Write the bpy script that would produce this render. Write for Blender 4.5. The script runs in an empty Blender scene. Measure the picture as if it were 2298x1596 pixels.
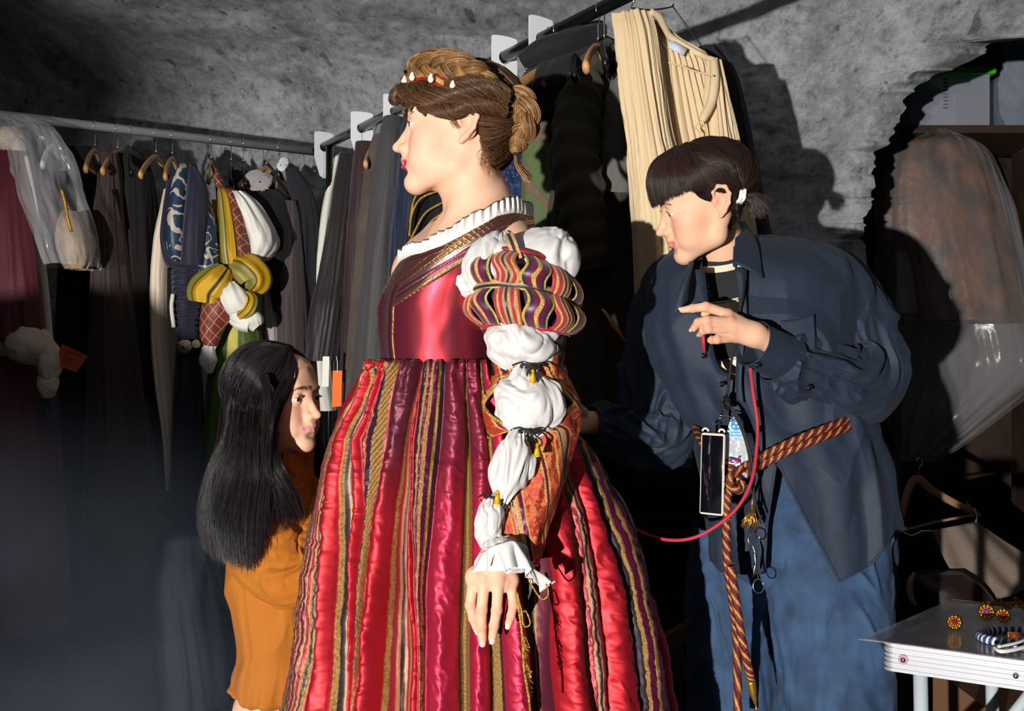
import bpy, math, random
import numpy as np
from mathutils import Vector, Matrix, Euler

# ---------------------------------------------------------------- camera, light, world, exposure
SC = bpy.context.scene
COL = SC.collection
F_PX = 2298 * 35.0 / 36.0
CAM_H = 1.2
cam_data = bpy.data.cameras.new('camera')
cam_data.lens = 35.0; cam_data.sensor_width = 36.0
cam_data.clip_start = 0.05
cam = bpy.data.objects.new('camera', cam_data); COL.objects.link(cam)
cam.location = (0, 0, CAM_H); cam.rotation_euler = (math.pi / 2, 0, 0)
SC.camera = cam
SC.view_settings.view_transform = 'Standard'
SC.view_settings.look = 'None'
SC.view_settings.exposure = 0.0
SC.view_settings.gamma = 1.0

world = bpy.data.worlds.new('world'); SC.world = world
world.use_nodes = True
world.node_tree.nodes['Background'].inputs[0].default_value = (0.62, 0.72, 1.0, 1)
world.node_tree.nodes['Background'].inputs[1].default_value = 0.006

LIGHT_POS = Vector((-1.95, -3.20, 0.66))
ld = bpy.data.lights.new('strobe_light', 'SPOT')
ld.energy = 2150.0
ld.color = (1.0, 0.955, 0.90)
ld.shadow_soft_size = 0.035
ld.spot_size = math.radians(46)
ld.spot_blend = 0.50
lo = bpy.data.objects.new('strobe_light', ld); COL.objects.link(lo)
lo.location = LIGHT_POS
_ldir = Vector((0.355, 0.93, 0.10))
lo.rotation_euler = _ldir.to_track_quat('-Z', 'Y').to_euler()
# weak bluish fill added behind the camera
la = bpy.data.lights.new('fill_light', 'AREA')
la.shape = 'RECTANGLE'; la.size = 2.4; la.size_y = 1.6
la.energy = 3.2
la.color = (0.80, 0.88, 1.0)
lao = bpy.data.objects.new('fill_light', la); COL.objects.link(lao)
lao.location = (0.3, -1.4, 2.0)
lao.rotation_euler = Vector((0.0, 1.0, -0.22)).to_track_quat('-Z', 'Y').to_euler()

# ---------------------------------------------------------------- helpers
rng = np.random.RandomState(7)
def P(px, py, d):
    return np.array([(px - 1149.0) / F_PX * d, d, CAM_H + (798.0 - py) / F_PX * d])
def PS(pts, d=None):
    return np.array([P(p[0], p[1], p[2] if len(p) > 2 else d) for p in pts])
def proj(v):
    return 1149 + v[..., 0] / v[..., 1] * F_PX, 798 - (v[..., 2] - CAM_H) / v[..., 1] * F_PX
def lerp(a, b, t): return a + (b - a) * t
def sstep(a, b, x):
    t = np.clip((x - a) / (b - a), 0, 1); return t * t * (3 - 2 * t)
def hexc(r, g, b):   # sRGB 0-255 -> linear
    c = np.array([r, g, b]) / 255.0
    return tuple(np.where(c <= 0.04045, c / 12.92, ((c + 0.055) / 1.055) ** 2.4))

def smooth_path(pts, n):
    """Catmull-Rom through the points (any number of columns), n samples."""
    p = np.asarray(pts, float); m = len(p)
    if m == 2:
        t = np.linspace(0, 1, n)[:, None]; return p[0] + (p[1] - p[0]) * t
    q = np.vstack([2 * p[0] - p[1], p, 2 * p[-1] - p[-2]])
    s = np.linspace(0, m - 1 - 1e-9, n); i = s.astype(int); t = (s - i)[:, None]
    a, b, c, d = q[i], q[i + 1], q[i + 2], q[i + 3]
    return 0.5 * (2 * b + (c - a) * t + (2 * a - 5 * b + 4 * c - d) * t * t + (3 * b - a - 3 * c + d) * t ** 3)

# value noise (vectorised)
_perm = np.random.RandomState(3).rand(64, 64, 64)
def vnoise(x, y, z=0.0):
    x, y, z = np.broadcast_arrays(np.asarray(x, float), np.asarray(y, float), np.asarray(z, float))
    xi, yi, zi = np.floor(x).astype(int), np.floor(y).astype(int), np.floor(z).astype(int)
    fx, fy, fz = x - xi, y - yi, z - zi
    fx, fy, fz = fx * fx * (3 - 2 * fx), fy * fy * (3 - 2 * fy), fz * fz * (3 - 2 * fz)
    def g(a, b, c): return _perm[a & 63, b & 63, c & 63]
    r = 0
    for dx in (0, 1):
        for dy in (0, 1):
            for dz in (0, 1):
                r = r + g(xi + dx, yi + dy, zi + dz) * (fx if dx else 1 - fx) * (fy if dy else 1 - fy) * (fz if dz else 1 - fz)
    return r * 2 - 1
def fbm(x, y, z=0.0, o=4):
    r = 0; a = 1.0
    for k in range(o):
        r = r + a * vnoise(x * 2 ** k + 7.3 * k, y * 2 ** k + 3.1 * k, z * 2 ** k + 5.7 * k); a *= 0.5
    return r
def ridge(x, y, z=0.0):
    return 1 - np.abs(vnoise(x, y, z)) * 2

# ---- object making
def world_loc(o):
    v = Vector((0, 0, 0))
    while o is not None:
        v = v + o.location; o = o.parent
    return v
def tag(o, label=None, cat=None, group=None, kind=None):
    if label: o['label'] = label
    if cat: o['category'] = cat
    if group: o['group'] = group
    if kind: o['kind'] = kind
    return o
def empty(name, loc, label=None, cat=None, group=None, kind=None, parent=None):
    o = bpy.data.objects.new(name, None); COL.objects.link(o)
    o.empty_display_size = 0.05
    o.location = Vector(loc) - (world_loc(parent) if parent else Vector((0, 0, 0)))
    o.parent = parent
    return tag(o, label, cat, group, kind)
def mobj(name, V, Fc, mat, parent=None, smooth=True, col=None, met=None, origin=None, sub=0, solid=0.0, mats=None, midx=None):
    """world-space vertices -> ONE mesh object (origin at `origin` or at the parent's)."""
    V = np.asarray(V, float).reshape(-1, 3)
    if origin is None:
        org = world_loc(parent) if parent is not None else Vector(((V[:, 0].min() + V[:, 0].max()) / 2, (V[:, 1].min() + V[:, 1].max()) / 2, V[:, 2].min()))
    else: org = Vector(origin)
    me = bpy.data.meshes.new(name)
    L = V - np.array(org)
    if isinstance(Fc, np.ndarray):
        k = Fc.shape[1]; n = len(Fc)
        me.vertices.add(len(L)); me.vertices.foreach_set('co', L.astype(np.float32).ravel())
        me.loops.add(n * k); me.loops.foreach_set('vertex_index', Fc.astype(np.int32).ravel())
        me.polygons.add(n); me.polygons.foreach_set('loop_start', np.arange(0, n * k, k, dtype=np.int32))
        try: me.polygons.foreach_set('loop_total', np.full(n, k, dtype=np.int32))
        except Exception: pass
        me.update(calc_edges=True); me.validate()
    else:
        me.from_pydata([tuple(v) for v in L], [], [tuple(f) for f in Fc]); me.update()
    me.polygons.foreach_set('use_smooth', np.full(len(me.polygons), bool(smooth)))
    if col is not None:
        a = me.color_attributes.new('Col', 'FLOAT_COLOR', 'POINT')
        c = np.ones((len(L), 4), np.float32); c[:, :3] = np.broadcast_to(np.asarray(col, float), (len(L), 3))
        a.data.foreach_set('color', c.ravel())
    if met is not None:
        a = me.attributes.new('Met', 'FLOAT', 'POINT')
        a.data.foreach_set('value', np.broadcast_to(np.asarray(met, float), (len(L),)).astype(np.float32).copy())
    if mats:
        for m_ in mats: me.materials.append(m_)
        me.polygons.foreach_set('material_index', np.asarray(midx, np.int32))
    elif mat is not None: me.materials.append(mat)
    o = bpy.data.objects.new(name, me); COL.objects.link(o)
    o.parent = parent
    o.location = org - (world_loc(parent) if parent else Vector((0, 0, 0)))
    if solid:
        m = o.modifiers.new('solid', 'SOLIDIFY'); m.thickness = solid; m.offset = 0
    if sub:
        m = o.modifiers.new('sub', 'SUBSURF'); m.levels = sub; m.render_levels = sub
    return o

def grid_faces(nr, nc, wrap=True):
    i = np.arange(nr - 1)[:, None] * nc
    j = np.arange(nc if wrap else nc - 1)[None, :]
    j2 = (j + 1) % nc
    f = np.stack([i + j, i + j2, i + nc + j2, i + nc + j], -1)
    return f.reshape(-1, 4)
class MB:
    """collects geometry into one mesh"""
    def __init__(s): s.V = []; s.F = []; s.n = 0; s.C = []; s.M = []
    def add(s, V, Fc, col=None, met=0.0):
        V = np.asarray(V, float).reshape(-1, 3)
        s.V.append(V)
        for f in (Fc.tolist() if isinstance(Fc, np.ndarray) else Fc): s.F.append([i + s.n for i in f])
        s.n += len(V)
        s.C.append(np.broadcast_to(np.asarray((0.5, 0.5, 0.5) if col is None else col, float), (len(V), 3)))
        s.M.append(np.broadcast_to(np.asarray(met, float), (len(V),)))
        return s
    def box(s, c, size, rot=None, col=None, met=0.0, bev=0.0):
        c = np.asarray(c, float); h = np.asarray(size, float) / 2
        if bev <= 0:
            v = np.array([[x, y, z] for x in (-1, 1) for y in (-1, 1) for z in (-1, 1)]) * h
            f = [(0, 1, 3, 2), (4, 6, 7, 5), (0, 4, 5, 1), (2, 3, 7, 6), (0, 2, 6, 4), (1, 5, 7, 3)]
        else:
            b = min(bev, h.min() * 0.95)
            # rounded: cube-sphere style
            n = 3
            import bmesh
            bm = bmesh.new(); bmesh.ops.create_cube(bm, size=2)
            for q in bm.verts: q.co = Vector((q.co.x * h[0], q.co.y * h[1], q.co.z * h[2]))
            bmesh.ops.bevel(bm, geom=bm.edges[:], offset=b, segments=n, affect='EDGES', profile=0.5)
            bm.verts.index_update()
            v = np.array([q.co[:] for q in bm.verts]); f = [[q.index for q in fc.verts] for fc in bm.faces]
            bm.free()
        if rot is not None: v = v @ np.array(rot).T
        return s.add(v + c, f, col, met)
    def tube(s, pts, r, n=8, m=None, col=None, met=0.0, caps=True, disp=None, flat=1.0, up=None):
        V, Fc = tube_mesh(pts, r, n, m, caps, flat, up)
        return s.add(V, Fc, col, met)
    def ball(s, c, r, n=12, m=8, rot=None, col=None, met=0.0):
        th = np.linspace(0, math.pi, m + 1)[1:-1]; ph = np.linspace(0, 2 * math.pi, n, endpoint=False)
        T, Ph = np.meshgrid(th, ph, indexing='ij')
        v = np.stack([np.sin(T) * np.cos(Ph), np.sin(T) * np.sin(Ph), np.cos(T)], -1).reshape(-1, 3)
        v = np.vstack([v, [[0, 0, 1]], [[0, 0, -1]]]) * np.asarray(r)
        f = grid_faces(m - 1, n).tolist()
        a = len(v) - 2; b = a + 1; e = (m - 2) * n
        for j in range(n):
            f.append([a, (j + 1) % n, j]); f.append([b, e + j, e + (j + 1) % n])
        if rot is not None: v = v @ np.array(rot).T
        return s.add(v + np.asarray(c), f, col, met)
    def build(s, name, mat, parent=None, smooth=True, attrs=False, **kw):
        V = np.vstack(s.V)
        return mobj(name, V, s.F, mat, parent, smooth, np.vstack(s.C) if attrs else None, np.concatenate(s.M) if attrs else None, **kw)

def frames(p, up=None):
    """tangent / normal / binormal along a polyline"""
    t = np.gradient(p, axis=0); t /= np.linalg.norm(t, axis=1, keepdims=True) + 1e-12
    n = np.zeros_like(t)
    u = np.array([0, -1.0, 0]) if up is None else np.asarray(up, float)
    if abs(np.dot(u, t[0])) > 0.95: u = np.array([1.0, 0, 0])
    if up is not None:
        for i in range(len(p)):
            v = u - t[i] * np.dot(u, t[i]); n[i] = v / (np.linalg.norm(v) + 1e-12)
    else:
        v = u - t[0] * np.dot(u, t[0]); v /= np.linalg.norm(v); n[0] = v
        for i in range(1, len(p)):
            v = n[i - 1] - t[i] * np.dot(n[i - 1], t[i]); n[i] = v / (np.linalg.norm(v) + 1e-12)
    return t, n, np.cross(t, n)
def tube_mesh(pts, r, n=8, m=None, caps=True, flat=1.0, up=None):
    pts = np.asarray(pts, float)
    if m is None: m = max(2, len(pts))
    r = np.broadcast_to(np.asarray(r, float), (len(pts),)) if np.ndim(r) < 1 or len(np.atleast_1d(r)) == 1 else np.asarray(r, float)
    if len(r) != len(pts): r = np.interp(np.linspace(0, 1, len(pts)), np.linspace(0, 1, len(r)), r)
    q = smooth_path(np.column_stack([pts, r]), m) if m != len(pts) else np.column_stack([pts, r])
    p, rr = q[:, :3], np.maximum(q[:, 3], 1e-5)
    t, a, b = frames(p, up)
    th = np.linspace(0, 2 * math.pi, n, endpoint=False)
    V = p[:, None] + rr[:, None, None] * (a[:, None] * flat * np.cos(th)[None, :, None] + b[:, None] * np.sin(th)[None, :, None])
    Fc = grid_faces(m, n).tolist()
    V = V.reshape(-1, 3)
    if caps:
        Fc.append(list(range(n - 1, -1, -1))); Fc.append(list(range((m - 1) * n, m * n)))
    return V, Fc

def slab(rows, nth=96, nr=80, disp=None, p=2.0, rot=0.0):
    """vertical loft: rows of (py, xl, xr, depth, half_depth); elliptical rings seen by the camera between xl..xr"""
    R = smooth_path(np.array(rows, float), nr)
    th = np.linspace(0, 2 * math.pi, nth, endpoint=False)
    V = np.zeros((nr, nth, 3)); N = np.zeros((nr, nth, 3))
    ct, st = np.cos(th), np.sin(th)
    if p != 2.0:
        ct = np.sign(ct) * np.abs(ct) ** (2 / p); st = np.sign(st) * np.abs(st) ** (2 / p)
    for i, (py, xl, xr, d, hd) in enumerate(R):
        c = P((xl + xr) / 2, py, d); a = max(1e-3, (xr - xl) / 2 / F_PX * d)
        V[i] = c + np.stack([a * ct, hd * st, 0 * ct], -1)
        nn = np.stack([ct / a, st / max(hd, 1e-3), 0 * ct], -1); N[i] = nn / (np.linalg.norm(nn, axis=1, keepdims=True) + 1e-9)
    if disp is not None:
        TH, T = np.meshgrid(th, np.linspace(0, 1, nr))
        V = V + N * disp(TH, T)[..., None]
    return V, grid_faces(nr, nth), th, R
def sleeve(path, radii, nth=64, nr=80, disp=None, up=None, flat=1.0):
    """tube along 3D path; disp(theta, t)"""
    q = smooth_path(np.column_stack([np.asarray(path, float), np.interp(np.linspace(0, 1, len(path)), np.linspace(0, 1, len(radii)), radii)]), nr)
    p, r = q[:, :3], q[:, 3]
    t, a, b = frames(p, up)
    th = np.linspace(0, 2 * math.pi, nth, endpoint=False)
    TH, T = np.meshgrid(th, np.linspace(0, 1, nr))
    rr = r[:, None] + (disp(TH, T) if disp is not None else 0)
    V = p[:, None] + rr[..., None] * (a[:, None] * flat * np.cos(th)[None, :, None] + b[:, None] * np.sin(th)[None, :, None])
    return V, grid_faces(nr, nth), TH, T

# ---- materials
def bsdf(name, color=(0.5, 0.5, 0.5), rough=0.6, metal=0.0, sheen=0.0, spec=0.5, attr=False, bump=0.0, bscale=200.0, bstretch=(1, 1, 1),
         trans=0.0, sss=0.0, alpha=1.0, coat=0.0, metattr=False, noise_col=0.0, ncscale=8.0, sheen_tint=(1, 1, 1), aniso=0.0, ior=1.45, gold_rough=0.32, weave=0.0):
    m = bpy.data.materials.new(name); m.use_nodes = True
    nt = m.node_tree; b = nt.nodes['Principled BSDF']
    b.inputs['Roughness'].default_value = rough
    b.inputs['Metallic'].default_value = metal
    b.inputs['Specular IOR Level'].default_value = spec
    b.inputs['Sheen Weight'].default_value = sheen
    b.inputs['Sheen Tint'].default_value = (*sheen_tint, 1)
    b.inputs['Transmission Weight'].default_value = trans
    b.inputs['Subsurface Weight'].default_value = sss
    b.inputs['Alpha'].default_value = alpha
    b.inputs['Coat Weight'].default_value = coat
    b.inputs['IOR'].default_value = ior
    if sss: b.inputs['Subsurface Radius'].default_value = (1.0, 0.35, 0.2); b.inputs['Subsurface Scale'].default_value = 0.006
    if aniso: b.inputs['Anisotropic'].default_value = aniso
    src = None
    if attr:
        a = nt.nodes.new('ShaderNodeAttribute'); a.attribute_name = 'Col'; src = a.outputs['Color']
    else:
        c = nt.nodes.new('ShaderNodeRGB'); c.outputs[0].default_value = (*color, 1); src = c.outputs[0]
    tc = nt.nodes.new('ShaderNodeTexCoord')
    if noise_col:
        n = nt.nodes.new('ShaderNodeTexNoise'); n.inputs['Scale'].default_value = ncscale; n.inputs['Detail'].default_value = 5
        nt.links.new(tc.outputs['Object'], n.inputs['Vector'])
        mr = nt.nodes.new('ShaderNodeMapRange'); mr.inputs[1].default_value = 0.3; mr.inputs[2].default_value = 0.7
        mr.inputs[3].default_value = 1 - noise_col; mr.inputs[4].default_value = 1 + noise_col
        nt.links.new(n.outputs['Fac'], mr.inputs[0])
        vm = nt.nodes.new('ShaderNodeVectorMath'); vm.operation = 'SCALE'
        nt.links.new(src, vm.inputs[0]); nt.links.new(mr.outputs[0], vm.inputs['Scale']); src = vm.outputs[0]
    nt.links.new(src, b.inputs['Base Color'])
    if metattr:
        a = nt.nodes.new('ShaderNodeAttribute'); a.attribute_name = 'Met'
        sp = nt.nodes.new('ShaderNodeTexVoronoi'); sp.inputs['Scale'].default_value = 900
        nt.links.new(tc.outputs['Object'], sp.inputs['Vector'])
        hm = nt.nodes.new('ShaderNodeMath'); hm.operation = 'MULTIPLY'; hm.inputs[1].default_value = .6; nt.links.new(a.outputs['Fac'], hm.inputs[0]); nt.links.new(hm.outputs[0], b.inputs['Metallic'])
        mr = nt.nodes.new('ShaderNodeMapRange'); mr.inputs[3].default_value = rough; mr.inputs[4].default_value = gold_rough
        nt.links.new(a.outputs['Fac'], mr.inputs[0]); nt.links.new(mr.outputs[0], b.inputs['Roughness'])
    if bump:
        mp = nt.nodes.new('ShaderNodeMapping'); mp.inputs['Scale'].default_value = bstretch
        n = nt.nodes.new('ShaderNodeTexNoise'); n.inputs['Scale'].default_value = bscale; n.inputs['Detail'].default_value = 3
        nt.links.new(tc.outputs['Object'], mp.inputs['Vector']); nt.links.new(mp.outputs[0], n.inputs['Vector'])
        bp = nt.nodes.new('ShaderNodeBump'); bp.inputs['Strength'].default_value = min(1.0, bump if bump >= 1 else bump * .35); bp.inputs['Distance'].default_value = 0.003 * max(1, bump)
        nt.links.new(n.outputs['Fac'], bp.inputs['Height'])
        last = bp
        if metattr:   # glittering thread: rough facets on the metallic stripes only
            bp2 = nt.nodes.new('ShaderNodeBump'); bp2.inputs['Distance'].default_value = 0.0012
            nt.links.new(a.outputs['Fac'], bp2.inputs['Strength']); nt.links.new(sp.outputs['Distance'], bp2.inputs['Height'])
            nt.links.new(bp.outputs[0], bp2.inputs['Normal']); last = bp2
        nt.links.new(last.outputs[0], b.inputs['Normal'])
    return m
def fabric(name, rgb, rough=0.85, sheen=0.2, bump=0.5, bscale=300, **kw):
    if max(rgb) < 125: rgb = [c * .80 for c in rgb]
    return bsdf(name, hexc(*rgb), rough=rough, sheen=sheen * .3, bump=bump, bscale=bscale, **kw)

# ---- signed-distance modelling, one continuous surface
class SDF:
    def __init__(s, lo, hi, h):
        s.h = h; s.lo = np.asarray(lo, float); n = np.ceil((np.asarray(hi, float) - s.lo) / h).astype(int) + 1
        s.n = n; s.D = np.full(n, 1.0, np.float32)
    def _reg(s, lo, hi, k):
        a = np.maximum(0, np.floor((np.asarray(lo) - k - 3 * s.h - s.lo) / s.h).astype(int))
        b = np.minimum(s.n, np.ceil((np.asarray(hi) + k + 3 * s.h - s.lo) / s.h).astype(int) + 1)
        if (b <= a).any(): return None
        ax = [s.lo[i] + s.h * np.arange(a[i], b[i]) for i in range(3)]
        X, Y, Z = np.meshgrid(*ax, indexing='ij')
        return (slice(a[0], b[0]), slice(a[1], b[1]), slice(a[2], b[2])), X, Y, Z
    def _put(s, sl, d, k, sub):
        D = s.D[sl]
        if sub:
            if k > 0:
                h = np.clip(0.5 - 0.5 * (D + d) / k, 0, 1); s.D[sl] = D * (1 - h) - d * h + k * h * (1 - h)
            else: s.D[sl] = np.maximum(D, -d)
        else:
            if k > 0:
                h = np.clip(0.5 + 0.5 * (D - d) / k, 0, 1); s.D[sl] = D * (1 - h) + d * h - k * h * (1 - h)
            else: s.D[sl] = np.minimum(D, d)
    def ell(s, c, r, k=0.01, R=None, sub=False):
        c = np.asarray(c, float); r = np.broadcast_to(np.asarray(r, float), (3,))
        m = r.max() if R is not None else r
        g = s._reg(c - m, c + m, k)
        if g is None: return s
        sl, X, Y, Z = g; x, y, z = X - c[0], Y - c[1], Z - c[2]
        if R is not None:
            R = np.asarray(R)
            x, y, z = (R[0, 0] * x + R[1, 0] * y + R[2, 0] * z, R[0, 1] * x + R[1, 1] * y + R[2, 1] * z, R[0, 2] * x + R[1, 2] * y + R[2, 2] * z)
        k0 = np.sqrt((x / r[0]) ** 2 + (y / r[1]) ** 2 + (z / r[2]) ** 2) + 1e-9
        k1 = np.sqrt((x / r[0] ** 2) ** 2 + (y / r[1] ** 2) ** 2 + (z / r[2] ** 2) ** 2) + 1e-9
        s._put(sl, k0 * (k0 - 1) / k1, k, sub); return s
    def cap(s, a, b, ra, rb=None, k=0.01, sub=False):
        a = np.asarray(a, float); b = np.asarray(b, float); rb = ra if rb is None else rb
        m = max(ra, rb)
        g = s._reg(np.minimum(a, b) - m, np.maximum(a, b) + m, k)
        if g is None: return s
        sl, X, Y, Z = g; ab = b - a; L = np.dot(ab, ab) + 1e-12
        t = np.clip(((X - a[0]) * ab[0] + (Y - a[1]) * ab[1] + (Z - a[2]) * ab[2]) / L, 0, 1)
        d = np.sqrt((X - a[0] - t * ab[0]) ** 2 + (Y - a[1] - t * ab[1]) ** 2 + (Z - a[2] - t * ab[2]) ** 2) - (ra + (rb - ra) * t)
        s._put(sl, d, k, sub); return s
    def chain(s, pts, rs, k=0.01, sub=False):
        rs = np.broadcast_to(np.asarray(rs, float), (len(pts),))
        for i in range(len(pts) - 1): s.cap(pts[i], pts[i + 1], rs[i], rs[i + 1], k, sub)
        return s
    def mesh(s, smooth=1):
        """surface nets"""
        D = s.D; ins = D < 0; nx, ny, nz = D.shape
        cnt = np.zeros((nx - 1, ny - 1, nz - 1), np.int8)
        for dx in (0, 1):
            for dy in (0, 1):
                for dz in (0, 1): cnt += ins[dx:nx - 1 + dx, dy:ny - 1 + dy, dz:nz - 1 + dz]
        act = (cnt > 0) & (cnt < 8)
        idx = -np.ones(act.shape, np.int64); I = np.argwhere(act); idx[act] = np.arange(len(I))
        P_ = np.zeros((len(I), 3)); W = np.zeros(len(I))
        cor = [(x, y, z) for x in (0, 1) for y in (0, 1) for z in (0, 1)]
        val = {c: D[I[:, 0] + c[0], I[:, 1] + c[1], I[:, 2] + c[2]] for c in cor}
        for c in cor:
            for ax in range(3):
                if c[ax] == 0:
                    e = list(c); e[ax] = 1; e = tuple(e); va, vb = val[c], val[e]
                    m = (va < 0) != (vb < 0); t = np.where(m, va / (va - vb + 1e-12), 0)
                    q = np.array(c, float)[None] + np.eye(3)[ax][None] * t[:, None]
                    P_[m] += q[m]; W[m] += 1
        V = s.lo + s.h * (I + P_ / W[:, None])
        F_ = []
        for ax in range(3):
            o1, o2 = [(1, 2), (2, 0), (0, 1)][ax]
            sA = [slice(0, nx), slice(0, ny), slice(0, nz)]; sB = list(sA)
            sA[ax] = slice(0, D.shape[ax] - 1); sB[ax] = slice(1, D.shape[ax])
            a, b = ins[tuple(sA)], ins[tuple(sB)]
            E = np.argwhere(a != b)
            ok = (E[:, o1] > 0) & (E[:, o2] > 0) & (E[:, o1] < D.shape[o1] - 1) & (E[:, o2] < D.shape[o2] - 1); E = E[ok]
            fl = a[E[:, 0], E[:, 1], E[:, 2]]
            def gi(d1, d2):
                q = E.copy(); q[:, o1] += d1; q[:, o2] += d2
                return idx[q[:, 0], q[:, 1], q[:, 2]]
            q = np.stack([gi(-1, -1), gi(0, -1), gi(0, 0), gi(-1, 0)], -1)
            q[~fl] = q[~fl][:, ::-1]; F_.append(q)
        F_ = np.vstack(F_)
        for _ in range(smooth):
            A = np.zeros_like(V); C = np.zeros(len(V))
            for k in range(4):
                a, b = F_[:, k], F_[:, (k + 1) % 4]
                for ax in range(3): A[:, ax] += np.bincount(a, V[b, ax], len(V)) + np.bincount(b, V[a, ax], len(V))
                C += np.bincount(a, minlength=len(V)) + np.bincount(b, minlength=len(V))
            V = V * 0.45 + 0.55 * A / np.maximum(C, 1)[:, None]
        return V, F_

def merge(parts):
    V = []; F_ = []; C = []; n = 0
    for v, f, c in parts:
        V.append(v); F_.append(np.asarray(f) + n); n += len(v)
        C.append(np.broadcast_to(np.asarray(c, float), (len(v), 3)))
    return np.vstack(V), np.vstack(F_), np.vstack(C)

# ---- hair: bundles of thin tubes
def strands(mb_list, guides, count, r, jit, nseg=18, seed=0, sides=3, spread=None, wav=0.0, tip=0.3, st=0.03):
    """guides: (G, K, 3) array of neighbouring guide curves; strands interpolate between neighbours"""
    R = np.random.RandomState(seed)
    G = np.array([smooth_path(g, nseg) for g in guides])
    ng = len(G)
    u = R.rand(count) * (ng - 1) if ng > 1 else np.zeros(count)
    i = np.minimum(u.astype(int), max(0, ng - 2)); f = (u - i)[:, None, None]
    p = G[i] * (1 - f) + G[np.minimum(i + 1, ng - 1)] * f
    off = R.randn(count, 1, 3) * jit
    t = np.linspace(0, 1, nseg)[None, :, None]
    off2 = R.randn(count, 1, 3) * jit * 0.9
    p = p + off * (0.45 + 0.55 * t) + off2 * t
    if wav:
        ph = R.rand(count, 1, 1) * 6.28
        p = p + wav * np.sin(t * (9 + 6 * R.rand(count, 1, 1)) + ph) * R.randn(count, 1, 3) * 0.6
    ln = 0.82 + 0.18 * R.rand(count)   # uneven ends
    s = np.linspace(0, 1, nseg); s0 = st * R.rand(count)
    q = np.empty_like(p)
    for c in range(count):
        tt = (s0[c] + s * (ln[c] - s0[c])) * (nseg - 1); ii = np.minimum(tt.astype(int), nseg - 2); ff = (tt - ii)[:, None]
        q[c] = p[c, ii] * (1 - ff) + p[c, ii + 1] * ff
    T = np.gradient(q, axis=1); T /= np.linalg.norm(T, axis=2, keepdims=True) + 1e-12
    U = np.array([0.3, -0.9, 0.2]); A = np.cross(T, U); A /= np.linalg.norm(A, axis=2, keepdims=True) + 1e-12
    B = np.cross(T, A)
    th = np.arange(sides) * 2 * math.pi / sides
    rr = r * (1 - (1 - tip) * s ** 3)[None, :, None, None] * (0.7 + 0.6 * R.rand(count, 1, 1, 1))
    V = q[:, :, None] + rr * (A[:, :, None] * np.cos(th)[None, None, :, None] + B[:, :, None] * np.sin(th)[None, None, :, None])
    base = (np.arange(count) * nseg * sides)[:, None, None]
    a = np.arange(nseg - 1)[None, :, None] * sides; j = np.arange(sides)[None, None, :]; j2 = (j + 1) % sides
    Fq = np.stack([base + a + j, base + a + j2, base + a + sides + j2, base + a + sides + j], -1).reshape(-1, 4)
    sh = np.repeat(R.rand(count), nseg * sides)
    mb_list.append((V.reshape(-1, 3), Fq, sh))
def hair_obj(name, lst, c0, c1, mat, parent):
    parts = []
    for V, Fq, sh in lst:
        parts.append((V, Fq, np.asarray(c0)[None] * (1 - sh[:, None]) + np.asarray(c1)[None] * sh[:, None]))
    V, F_, C = merge(parts)
    return mobj(name, V, F_, mat, parent, True, col=C)
def lock(lst, pts, rad, count, r=0.0007, twist=0.0, nseg=22, seed=0, sides=3):
    count = int(count * 1.5); r = r * .68
    """a lock of hair: strands wound round a path; rad may be a list"""
    R = np.random.RandomState(seed)
    p = smooth_path(np.asarray(pts, float), nseg); t, a, b = frames(p)
    rad = np.interp(np.linspace(0, 1, nseg), np.linspace(0, 1, len(np.atleast_1d(rad))), np.atleast_1d(rad))
    s = np.linspace(0, 1, nseg)
    th0 = R.rand(count) * 2 * math.pi; rr = np.sqrt(R.rand(count)) * 0.3 + 0.7
    ang = th0[:, None] + twist * s[None, :] + 0.25 * np.sin(s[None] * 5 + R.rand(count, 1) * 6)
    Q = p[None] + (rad[None, :] * rr[:, None])[..., None] * (a[None] * np.cos(ang)[..., None] + b[None] * np.sin(ang)[..., None])
    T = np.gradient(Q, axis=1); T /= np.linalg.norm(T, axis=2, keepdims=True) + 1e-12
    U = np.array([0.3, -0.9, 0.2]); A = np.cross(T, U); A /= np.linalg.norm(A, axis=2, keepdims=True) + 1e-12
    B = np.cross(T, A); th = np.arange(sides) * 2 * math.pi / sides
    V = Q[:, :, None] + r * (0.7 + 0.6 * R.rand(count, 1, 1, 1)) * (A[:, :, None] * np.cos(th)[None, None, :, None] + B[:, :, None] * np.sin(th)[None, None, :, None])
    base = (np.arange(count) * nseg * sides)[:, None, None]
    aa = np.arange(nseg - 1)[None, :, None] * sides; j = np.arange(sides)[None, None, :]; j2 = (j + 1) % sides
    Fq = np.stack([base + aa + j, base + aa + j2, base + aa + sides + j2, base + aa + sides + j], -1).reshape(-1, 4)
    lst.append((V.reshape(-1, 3), Fq, np.repeat(R.rand(count), nseg * sides)))
    # core so that nothing shows through
    n = 10; ph = np.linspace(0, 2 * math.pi, n, endpoint=False)
    Vc = p[:, None] + (rad * 0.86)[:, None, None] * (a[:, None] * np.cos(ph)[None, :, None] + b[:, None] * np.sin(ph)[None, :, None])
    lst.append((Vc.reshape(-1, 3), grid_faces(nseg, n), np.full(nseg * n, 0.15)))
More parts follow.
